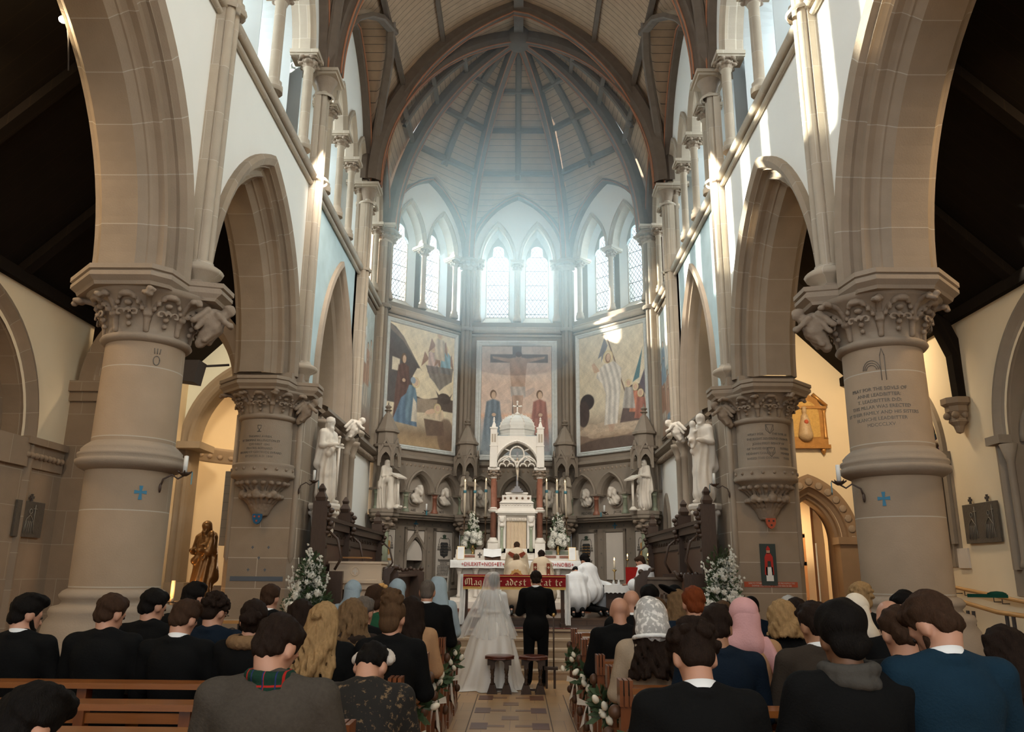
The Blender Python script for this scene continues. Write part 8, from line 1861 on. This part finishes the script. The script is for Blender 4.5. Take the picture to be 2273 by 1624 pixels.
def furcollar(t, J): blob('fur_collar', ring_prims(J, .10, -.02, .042), .011, cloth('brown_fur', (.20, .12, .06), scale=70), t, disp=lambda X, Y, Z: .006*np.sin(130*X)*np.sin(120*Z)*np.sin(110*Y))
def blue_veil(t, J): head_blob('head_veil', [('e', (0, -.03, .03), (.096, .115, .105)), ('c', (0, -.07, -.02), (.02, -.12, -.30), .10, .13), ('-c', (-.03, .13, -.03), (.03, .13, -.1), .08, .08, .02)], J, BLUEH, t, .011, .03, lambda X, Y, Z: .006*np.sin(50*X+10*Z))
def pink_tail(t, J): headscarf(PINKH)(t, J); blob('scarf_tail', [('c', tuple(J['nb']+Vector((.10, -.06, -.03))), tuple(J['nb']+Vector((.20, -.13, -.22))), .05, .06), ('c', tuple(J['nb']+Vector((.20, -.13, -.22))), tuple(J['nb']+Vector((.24, -.14, -.46))), .06, .05)], .011, PINKH, t, k=.03, disp=lambda X, Y, Z: .007*np.sin(80*X+10*Z))
def bow_clip(t, J): head_blob('hair_bow', [('e', (.05, -.06, .14), (.03, .015, .02)), ('e', (.09, -.05, .13), (.025, .015, .02)), ('e', (.07, -.06, .15), (.012, .015, .012))], J, GOLD_P, t, .006, .003)
def hood(t, J): blob('hood', [('e', tuple(J['nb']+Vector((0, -.09, -.06))), (.15, .085, .08)), ('e', tuple(J['nb']+Vector((0, -.06, -.01))), (.12, .07, .05))], .011, TAUPE, t, k=.02, disp=lambda X, Y, Z: .005*np.sin(70*Z))
def beard(m): return lambda t, J: head_blob('beard', [('e', (0, .05, -.085), (.052, .05, .04)), ('c', (-.062, .02, -.03), (-.035, .06, -.085), .014, .02, .01), ('c', (.062, .02, -.03), (.035, .06, -.085), .014, .02, .01)], J, m, t, .008, .01)
def glasses(t, J): head_blob('glasses', [('c', (-.075, .0, .008), (-.062, .085, .008), .004, .004, 0), ('c', (.075, .0, .008), (.062, .085, .008), .004, .004, 0), ('c', (-.062, .09, .008), (.062, .09, .008), .004, .004, 0)], J, INK, t, .006, 0)
def both(*fs): return lambda t, J: [f(t, J) for f in fs]
PEOPLE = [  # x, y, z of the crown, label, options
    (-3.48, 5.95, 1.43, 'man with thick black hair and dark beard, leftmost of the pew rows', dict(hk='quiff', hm=H_BLK, turn=-38, bow=18, collar=SHIRT, extra=beard(H_BLK))),
    (-2.87, 5.95, 1.44, 'man with short brown thinning hair in plain black coat, left rows', dict(hk='short', hm=H_BRN, turn=-22, bow=22, fat=1.08)),
    (-2.92, 6.75, 1.46, 'man with smooth black hair looking right, black jacket, beside the left column', dict(hk='short', hm=H_BLK, turn=-30, bow=20)),
    (-2.34, 5.95, 1.40, 'young man with brown hair and white collar, head well bowed, left rows', dict(hk='quiff', hm=H_BRN, turn=-14, bow=34, collar=SHIRT)),
    (-2.91, 7.55, 1.50, 'man with high black hair in front of the votive candles', dict(hk='quiff', hm=H_BLK, turn=-18, bow=16, collar=SHIRT)),
    (-2.41, 6.75, 1.42, 'person with tousled dark hair and glasses, navy coat, left rows', dict(coat=NAVY, hk='curly', hm=H_DBR, turn=-22, bow=22, extra=glasses, seed=4)),
    (-1.83, 5.95, 1.41, 'woman with low dark bun and brown fur collar, left rows', dict(hk='low_bun', hm=H_DBR, bow=22, sw=.16, extra=furcollar, turn=10)),
    (-2.44, 8.35, 1.48, 'man with short brown hair and white collar beside the left flowers', dict(hk='short', hm=H_BRN, bow=14, collar=SHIRT, turn=-12)),
    (-1.69, 6.75, 1.39, 'woman with long straight dark brown hair, left rows', dict(hk='long', hm=H_DBR, bow=14, sw=.16)),
    (-1.31, 5.95, 1.40, 'woman with blonde half tied wavy hair in black', dict(hk='half_up', hm=H_BLD, bow=12, sw=.155, turn=-12)),
    (-1.27, 6.75, 1.40, 'woman with tangled dark blonde hair in a taupe quilted coat', dict(coat=TAUPE, hk='wild', hm=H_DBL, bow=14, sw=.16, extra=hood, turn=-15)),
    (-1.33, 7.55, 1.39, 'grey haired man partly hidden behind the quilted coat', dict(hk='short', hm=H_GRY, bow=12, turn=-20)),
    (-1.37, 8.35, 1.46, 'woman in dark green with thick brown hair and a yellow bow', dict(coat=GREENC, hk='thick', hm=H_BRN, bow=14, sw=.16, extra=bow_clip)),
    (-0.82, 5.95, 1.43, 'woman with piled up auburn brown bun in a black coat by the aisle', dict(hk='bun', hm=H_LBR, bow=12, sw=.165, turn=-14)),
    (-0.89, 7.55, 1.40, 'woman with long dark hair in a camel coat', dict(coat=CAMEL, hk='long', hm=H_DBR, bow=12, sw=.16)),
    (-0.93, 9.15, 1.54, 'tall balding grey haired man in black suit by the aisle', dict(hk='buzz', hm=H_GRY, bow=10, s=1.13, fat=1.03, collar=SHIRT)),
    (-0.89, 9.95, 1.56, 'woman in pale blue dress under a pale blue veil, beside the tall man', dict(coat=BLUEH, hk=None, bow=12, sw=.15, extra=blue_veil, coatcol=False)),
    (-1.92, 9.95, 1.51, 'woman in a pale blue headscarf in front of the reading desk', dict(coat=BLUEH, hk=None, bow=8, sw=.15, extra=headscarf(BLUEH))),
    (-1.38, 9.95, 1.53, 'woman in a pale blue headscarf between the reading desk and the tall man', dict(coat=BLUEH, hk=None, bow=8, sw=.15, extra=headscarf(BLUEH))),
    (-0.96, 3.55, 1.43, 'man in brown grey tweed overcoat with a tartan scarf, nearest on the left', dict(coat=TWEED, hk='short', hm=H_DBR, bow=40, turn=-22, fat=1.16, sw=.20, extra=scarf_ring(tartan(), .075, .022))),
    (-0.73, 4.35, 1.24, 'person in dark leopard print coat with a pale fur headband, bowed deeply', dict(coat=leopard(), hk='short', hm=H_BLK, bow=62, lean=20, fat=1.10, turn=-10, sw=.17, extra=furband, coatcol=False)),
    (-1.56, 2.75, 1.23, 'dark haired head and shoulder at the bottom left corner', dict(hk='quiff', hm=H_BLK, bow=30, turn=-25, lean=5)),
    (1.01, 7.55, 1.42, 'bald man in a black coat, right rows by the aisle', dict(hk=None, bow=14, turn=-6)),
    (1.23, 8.35, 1.47, 'bald man with reddish head and white collar, behind the other bald man', dict(hk=None, bow=14, collar=SHIRT, fat=1.06)),
    (1.54, 9.15, 1.48, 'person with bushy black hair in front of the dark bench', dict(hk='thick', hm=H_BLK, bow=10)),
    (1.36, 7.55, 1.42, 'man with cropped light brown hair beside the lace veil', dict(hk='buzz', hm=H_LBR, bow=20, turn=-20)),
    (1.03, 5.95, 1.44, 'woman in beige with white lace veil over long dark wavy hair', dict(coat=BEIGE, hk='wavy', hm=H_DBR, bow=12, sw=.165, extra=both(lace_veil, lace_glove), coatcol=False)),
    (1.70, 8.35, 1.47, 'woman with wavy dark blonde hair and a tilted black hat', dict(hk='wavy', hm=H_DBL, bow=10, sw=.155, extra=hat)),
    (1.52, 6.75, 1.52, 'man with bright red hair, white collar and navy jacket', dict(coat=NAVY, hk='short', hm=H_RED, bow=14, collar=SHIRT)),
    (2.15, 8.35, 1.36, 'person with brown hair in front of the right flowers', dict(hk='short', hm=H_LBR, bow=14)),
    (1.32, 5.15, 1.43, 'man with dark brown hair in a navy jacket, right of the curly head', dict(coat=NAVY, hk='quiff', hm=H_DBR, bow=26, skin=SKIN2, turn=-8)),
    (0.84, 3.55, 1.41, 'young man with brown curls and white collar, nearest on the right', dict(hk='curly', hm=H_DBR, bow=40, collar=SHIRT, fat=1.05, seed=7)),
    (1.70, 5.95, 1.45, 'woman in a draped pink headscarf and camel coat', dict(coat=CAMEL, hk=None, bow=14, turn=12, sw=.16, extra=pink_tail)),
    (2.66, 9.15, 1.40, 'balding dark haired man in navy in front of the right pier', dict(coat=NAVY, hk='buzz', hm=H_BLK, skin=SKIN2, bow=10)),
    (2.23, 6.75, 1.42, 'woman with smooth blonde bob in black', dict(hk='bob', hm=H_BLD, bow=10, sw=.16)),
    (3.08, 9.15, 1.40, 'pale grey haired head behind the blonde bob', dict(coat=GREYC, hk='short', hm=mat('hair_white', (.45, .42, .38), .6), bow=10)),
    (2.62, 7.55, 1.42, 'woman with dark hair in a golden brown ponytail', dict(hk='ponytail', hm=H_DBR, bow=12, sw=.155)),
    (1.93, 5.15, 1.45, 'man with faded dark hair in charcoal checked tweed and white collar', dict(coat=CHAR, hk='quiff', hm=H_DBR, skin=SKIN2, bow=24, collar=SHIRT, turn=10)),
    (1.47, 3.55, 1.49, 'man with thick black hair in a black coat with a grey scarf', dict(hk='thick', hm=H_BLK, skin=SKIN3, bow=20, fat=1.06, extra=scarf_ring(GREYC, .085, .026))),
    (2.84, 6.75, 1.47, 'woman in an ivory headscarf and light brown coat', dict(coat=cloth('light_brown_coat', (.26, .18, .13)), hk=None, bow=16, turn=-15, sw=.16, extra=headscarf(IVORY))),
    (3.22, 7.55, 1.54, 'person with short tousled blonde hair in front of the right column', dict(hk='curly', hm=H_BLD, bow=10, seed=2)),
    (3.63, 7.55, 1.49, 'black haired man in grey coat bowed to the left, by the right column', dict(coat=GREYC, hk='short', hm=H_BLK, bow=34, turn=35)),
    (2.75, 5.95, 1.46, 'bald pink head between the ivory scarf and the black haired man', dict(coat=BLACKC, hk=None, bow=16)),
    (2.09, 4.35, 1.46, 'man with short brown hair and stand up ears in a black jacket', dict(hk='short', hm=H_BRN, bow=28)),
    (1.88, 3.55, 1.55, 'tall bearded man in a blue suit and white collar, head bowed left', dict(coat=TEAL, hk='short', hm=H_BRN, bow=44, turn=30, s=1.12, collar=SHIRT, fat=1.02, extra=beard(H_BRN))),
    (2.62, 4.35, 1.37, 'woman with long dark brown hair at the right edge', dict(hk='long', hm=H_DBR, bow=20, sw=.165)),
]
for x, y, z, lab, kw in PEOPLE:
    kw = dict(kw); n_ = y < 5
    kw.setdefault('h', .012 if y < 4.4 else .014 if y < 7 else .018); kw.setdefault('hh', .007 if y < 4.4 else .009 if y < 7 else .012)
    person(x, y, z, lab, **kw)

# ---- bride
def gown_fold(n, amp): return lambda a: amp*math.sin(n*a)+amp*.6*math.sin(n*1.7*a+1)
t, J = person(-.29, 12.62, 1.60, 'bride in a full white satin gown and long sheer veil, seen from behind', coat=WHITEC, skin=SKIN1, hk='short', hm=H_DBR, pose='stand', bow=12, sw=.15, arms='front', s=1.0, fat=.80, coatcol=False, length=.05, h=.014, hh=.009, trousers=None, coatname='bodice')
SATIN = mat('ivory_satin', (.76, .72, .66), .42, .04, 5, spec=.5, sheen=.2)
b = MB(); rows_ = [(1.08, .135, .11, 0, 0), (1.02, .17, .14, 0, .01), (.92, .24, .20, 0, -.02), (.7, .32, .27, -.03, -.03), (.45, .39, .33, -.04, -.05), (.22, .45, .38, -.06, -.06), (.08, .50, .42, -.07, -.06), (.02, .52, .45, -.07, -.07), (.006, .58, .50, -.06, -.06)]; n = 96; P_ = []
for k, (z, rx, ry, cx, cy) in enumerate(rows_):
    for i in range(n):
        a = 2*math.pi*i/n; f_ = 1+(.012+.010*k)*(math.sin(9*a+.4*k)+.6*math.sin(15*a+1+.2*k))*(1.08-z)**.5*1.3
        P_.append((cx+rx*f_*math.cos(a), cy+ry*f_*math.sin(a), max(.006, z+(.02*math.sin(7*a) if k == 7 else 0))))
b.add(P_, [(k*n+i, k*n+(i+1) % n, (k+1)*n+(i+1) % n, (k+1)*n+i) for k in range(len(rows_)-1) for i in range(n)], None, True); gw = obj('skirt', b, SATIN, t)
Q = [('e', (-.06, -.13, 1.08), (.05, .03, .035)), ('e', (.06, -.13, 1.08), (.05, .03, .035)), ('e', (0, -.14, 1.08), (.02, .02, .02))]; blob('waist_bow', Q, .01, SATIN, t, k=.01)
b = MB(); n = 90; P_ = []; hc = J['hc']; rows_ = [(.165, .02, .015), (.155, .07, .06), (.11, .11, .12), (0, .125, .155), (-.1, .135, .175), (-.25, .20, .20), (-.45, .29, .25), (-.62, .355, .29), (-.78, .42, .33)]
for k, (dz, rx, ry) in enumerate(rows_):
    for i in range(n+1):
        a = R(-200)+R(220)*i/n; f_ = 1+.012*k*math.sin(13*a)+.008*k*math.sin(29*a); P_.append((hc.x-.012*k+rx*f_*math.cos(a), hc.y-.02+ry*f_*math.sin(a), hc.z+dz+(.03*math.sin(5*a) if k == 8 else 0)))
b.add(P_, [(k*(n+1)+i, k*(n+1)+i+1, (k+1)*(n+1)+i+1, (k+1)*(n+1)+i) for k in range(len(rows_)-1) for i in range(n)], None, True); obj('veil', b, VEIL, t)
# ---- groom
t, J = person(.36, 12.75, 1.65, 'groom in a long black jacket standing beside the bride, head bowed', coat=BLACKC, hk='short', hm=H_DBR, pose='stand', bow=20, sw=.185, arms='front', s=1.06, length=.07, collar=SHIRT, h=.014, hh=.009)
# ---- clergy and servers
CREAMSILK = cloth('cream_vestment', (.62, .50, .36)); CRIM = cloth('brown_red_orphrey', (.20, .045, .025)); LINEN = cloth('server_linen', (.76, .77, .78))
def vest(kind):
    def fn(t, J):
        hz = J['hip'].z; sh = J['sh']; w = .9
        P = [('c', tuple(J['nb']-Vector((0, 0, .04))), (0, sh.y, sh.z-.05), .07, .16), ('c', (0, sh.y, sh.z-.08), (0, -.02, hz+.02), .20, .27), ('c', (0, -.02, hz+.02), (0, -.02, hz-.2), .27, .31)]
        blob('chasuble' if kind == 'celebrant' else 'vestment', P, .014, CREAMSILK, t, k=.04, disp=lambda X, Y, Z: .006*np.sin(26*X+3*Z))
        F_ = lambda u, d, z: (u, d, z); ym = sh.y-.20
        b = MB(F_)
        if kind == 'celebrant': plate(b, [(-.19, sh.z-.02), (-.15, sh.z+.03), (0, sh.z-.04), (.15, sh.z+.03), (.19, sh.z-.02), (.04, sh.z-.14), (.04, sh.z-.24), (-.04, sh.z-.24), (-.04, sh.z-.14)], -.175, .02)
        elif kind == 'round': plate(b, [((.11+.02*(i % 2))*math.cos(i*math.pi/12), sh.z-.20+(.12+.02*(i % 2))*math.sin(i*math.pi/12)) for i in range(24)], -.235, .02)
        else:
            for e in (-1, 1): plate(b, [(e*.13-.035, sh.z-.36), (e*.13+.035, sh.z-.36), (e*.13+.035, sh.z-.02), (e*.13-.035, sh.z-.02)], -.235, .02)
            plate(b, [(-.13, sh.z-.37), (.13, sh.z-.37), (.13, sh.z-.29), (-.13, sh.z-.29)], -.237, .02)
        em = obj('orphrey', b, GOLD_P if kind == 'round' else CRIM, t); b = MB(F_)
        if kind == 'round':
            plate(b, [(.07*math.cos(i*math.pi/9), sh.z-.20+.07*math.sin(i*math.pi/9)) for i in range(18)], -.258, .008); obj('embroidered_disc', b, CRIM, em); b = MB(F_)
            for u in (-.035, 0, .035): plate(b, [(u-.005, sh.z-.235), (u+.005, sh.z-.235), (u+.005, sh.z-.165), (u-.005, sh.z-.165)], -.268, .004)
            plate(b, [(-.005, sh.z-.204), (.035, sh.z-.204), (.035, sh.z-.196), (-.005, sh.z-.196)], -.268, .004); obj('embroidered_monogram', b, GOLD_P, em)
        else:
            for u, z in (((0, sh.z-.13),) if kind == 'celebrant' else ((-.13, sh.z-.1), (.13, sh.z-.1), (0, sh.z-.33), (-.13, sh.z-.24), (.13, sh.z-.24))): plate(b, cross_poly(u, z, .055, .3), -.198 if kind == 'celebrant' else -.262, .008)
            obj('embroidered_crosses', b, CREAMSILK, em)
    return fn
ck = dict(coat=CREAMSILK, coatcol=False, h=.018, hh=.011, coatname='robe', length=.3)
person(.05, 17.2, 2.27, 'priest at the altar in a cream cope with dark red embroidered band', extra=vest('celebrant'), pose='stand', z0=.85, hm=H_BRN, hk='buzz', arms='hold', bow=35, s=.88, **ck)
person(.045, 16.25, 2.0, 'kneeling cleric in cream with a round gold emblem on the back', extra=vest('round'), pose='kneel', z0=.85, hm=H_LBR, hk='buzz', arms='pray', bow=15, s=.84, fat=.95, **ck)
person(.545, 16.3, 2.07, 'kneeling cleric in cream vestment with dark red bands, right of the priest', extra=vest('bands'), pose='kneel', z0=.85, hm=H_DBR, hk='short', arms='pray', bow=15, s=.84, **ck)
def surplice(t, J):
    hz = J['hip'].z; sh = J['sh']
    blob('surplice', [('c', tuple(J['nb']-Vector((0, 0, .05))), (sh.x, sh.y, sh.z-.06), .08, .17), ('c', (0, sh.y, sh.z-.08), (0, 0, hz+.05), .19, .24), ('c', (0, 0, hz+.07), (0, -.02, hz-.0), .24, .26)]+[('c', tuple(J['S'+n]), tuple(J['E'+n]), .08, .10, .03) for n in 'LR']+[('c', tuple(J['E'+n]), tuple((J['E'+n]+J['W'+n])/2), .10, .12, .03) for n in 'LR'], .013, LINEN, t, k=.04, disp=lambda X, Y, Z: .012*np.sin(46*X+14*Y)*np.clip((J['sh'].z-Z)*4, .1, 1))
    blob('black_yoke', ring_prims(J, .075, .0, .017), .009, BLACKC, t)
sk = dict(coat=BLACKC, coatcol=False, h=.018, hh=.011, coatname='cassock', extra=surplice, arms='pray')
person(1.20, 15.75, 1.76, 'kneeling server in white surplice bowed low, dark head hidden, nearest the bench', bow=75, lean=12, z0=.85, hk='short', hm=H_BLK, s=.86, fat=1.0, **sk)
person(1.46, 16.0, 1.98, 'server in white surplice over black cassock kneeling upright, turned left', bow=35, z0=.85, hk='thick', hm=H_BLK, s=.92, rz=R(42), lean=5, **sk)
person(1.80, 16.35, 1.62, 'server in white surplice bent forward, behind the others and turned left', bow=55, lean=42, z0=.85, hk='short', hm=H_BLK, s=.86, rz=R(65), **sk)
sk['extra'] = surplice; sk['arms'] = 'hold'
t, J = person(2.40, 15.2, 1.95, 'server in white surplice holding a red book behind the dark bench', bow=30, z0=.70, hk='short', hm=H_BRN, s=.92, rz=R(70), pose='stand', **sk)
tag(obj('red_book', MB().obox((2.17, 15.1, 1.62), (.03, .22, .30), R(70), 0), cloth('red_book_cover', (.30, .015, .012))), 'red book held open by the server behind the bench', 'book')
# ================================================================== incense smoke drifting in the daylight of the apse
m = bpy.data.materials.new('incense_smoke'); m.use_nodes = True; N, L = m.node_tree.nodes, m.node_tree.links; N.remove(N['Principled BSDF']); vs = N.new('ShaderNodeVolumeScatter'); vs.inputs['Color'].default_value = (.70, .90, .96, 1); vs.inputs['Anisotropy'].default_value = .25
tc = N.new('ShaderNodeTexCoord'); mp = N.new('ShaderNodeMapping'); mp.vector_type = 'TEXTURE'; mp.inputs['Location'].default_value = (0, 18.2, 9.4); mp.inputs['Scale'].default_value = (4.4, 5.0, 4.2)
gr_ = N.new('ShaderNodeTexGradient'); gr_.gradient_type = 'SPHERICAL'; L.new(tc.outputs['Object'], mp.inputs[0]); L.new(mp.outputs[0], gr_.inputs[0]); nz_ = N.new('ShaderNodeTexNoise'); nz_.inputs['Scale'].default_value = .5; L.new(tc.outputs['Object'], nz_.inputs['Vector'])
ml = N.new('ShaderNodeMath'); ml.operation = 'MULTIPLY'; L.new(gr_.outputs[1], ml.inputs[0]); L.new(nz_.outputs['Fac'], ml.inputs[1]); ma = N.new('ShaderNodeMath'); ma.operation = 'MULTIPLY_ADD'; ma.inputs[1].default_value = .21; ma.inputs[2].default_value = .016; L.new(ml.outputs[0], ma.inputs[0]); L.new(ma.outputs[0], vs.inputs['Density'])
L.new(vs.outputs[0], N['Material Output'].inputs['Volume'])
hz = obj('incense_haze', MB().lathe([(1.2, 6.3), (2.9, 6.6), (3.15, 7.5), (3.2, 10.0), (3.1, 11.0), (2.6, 12.6), (1.6, 13.9), (.6, 14.5)], (0, 17.35, 0), 24, sy=1.2), m); tag(hz, 'thin blue grey incense smoke hanging in front of the apse windows', 'smoke', kind='stuff'); hz.visible_shadow = True
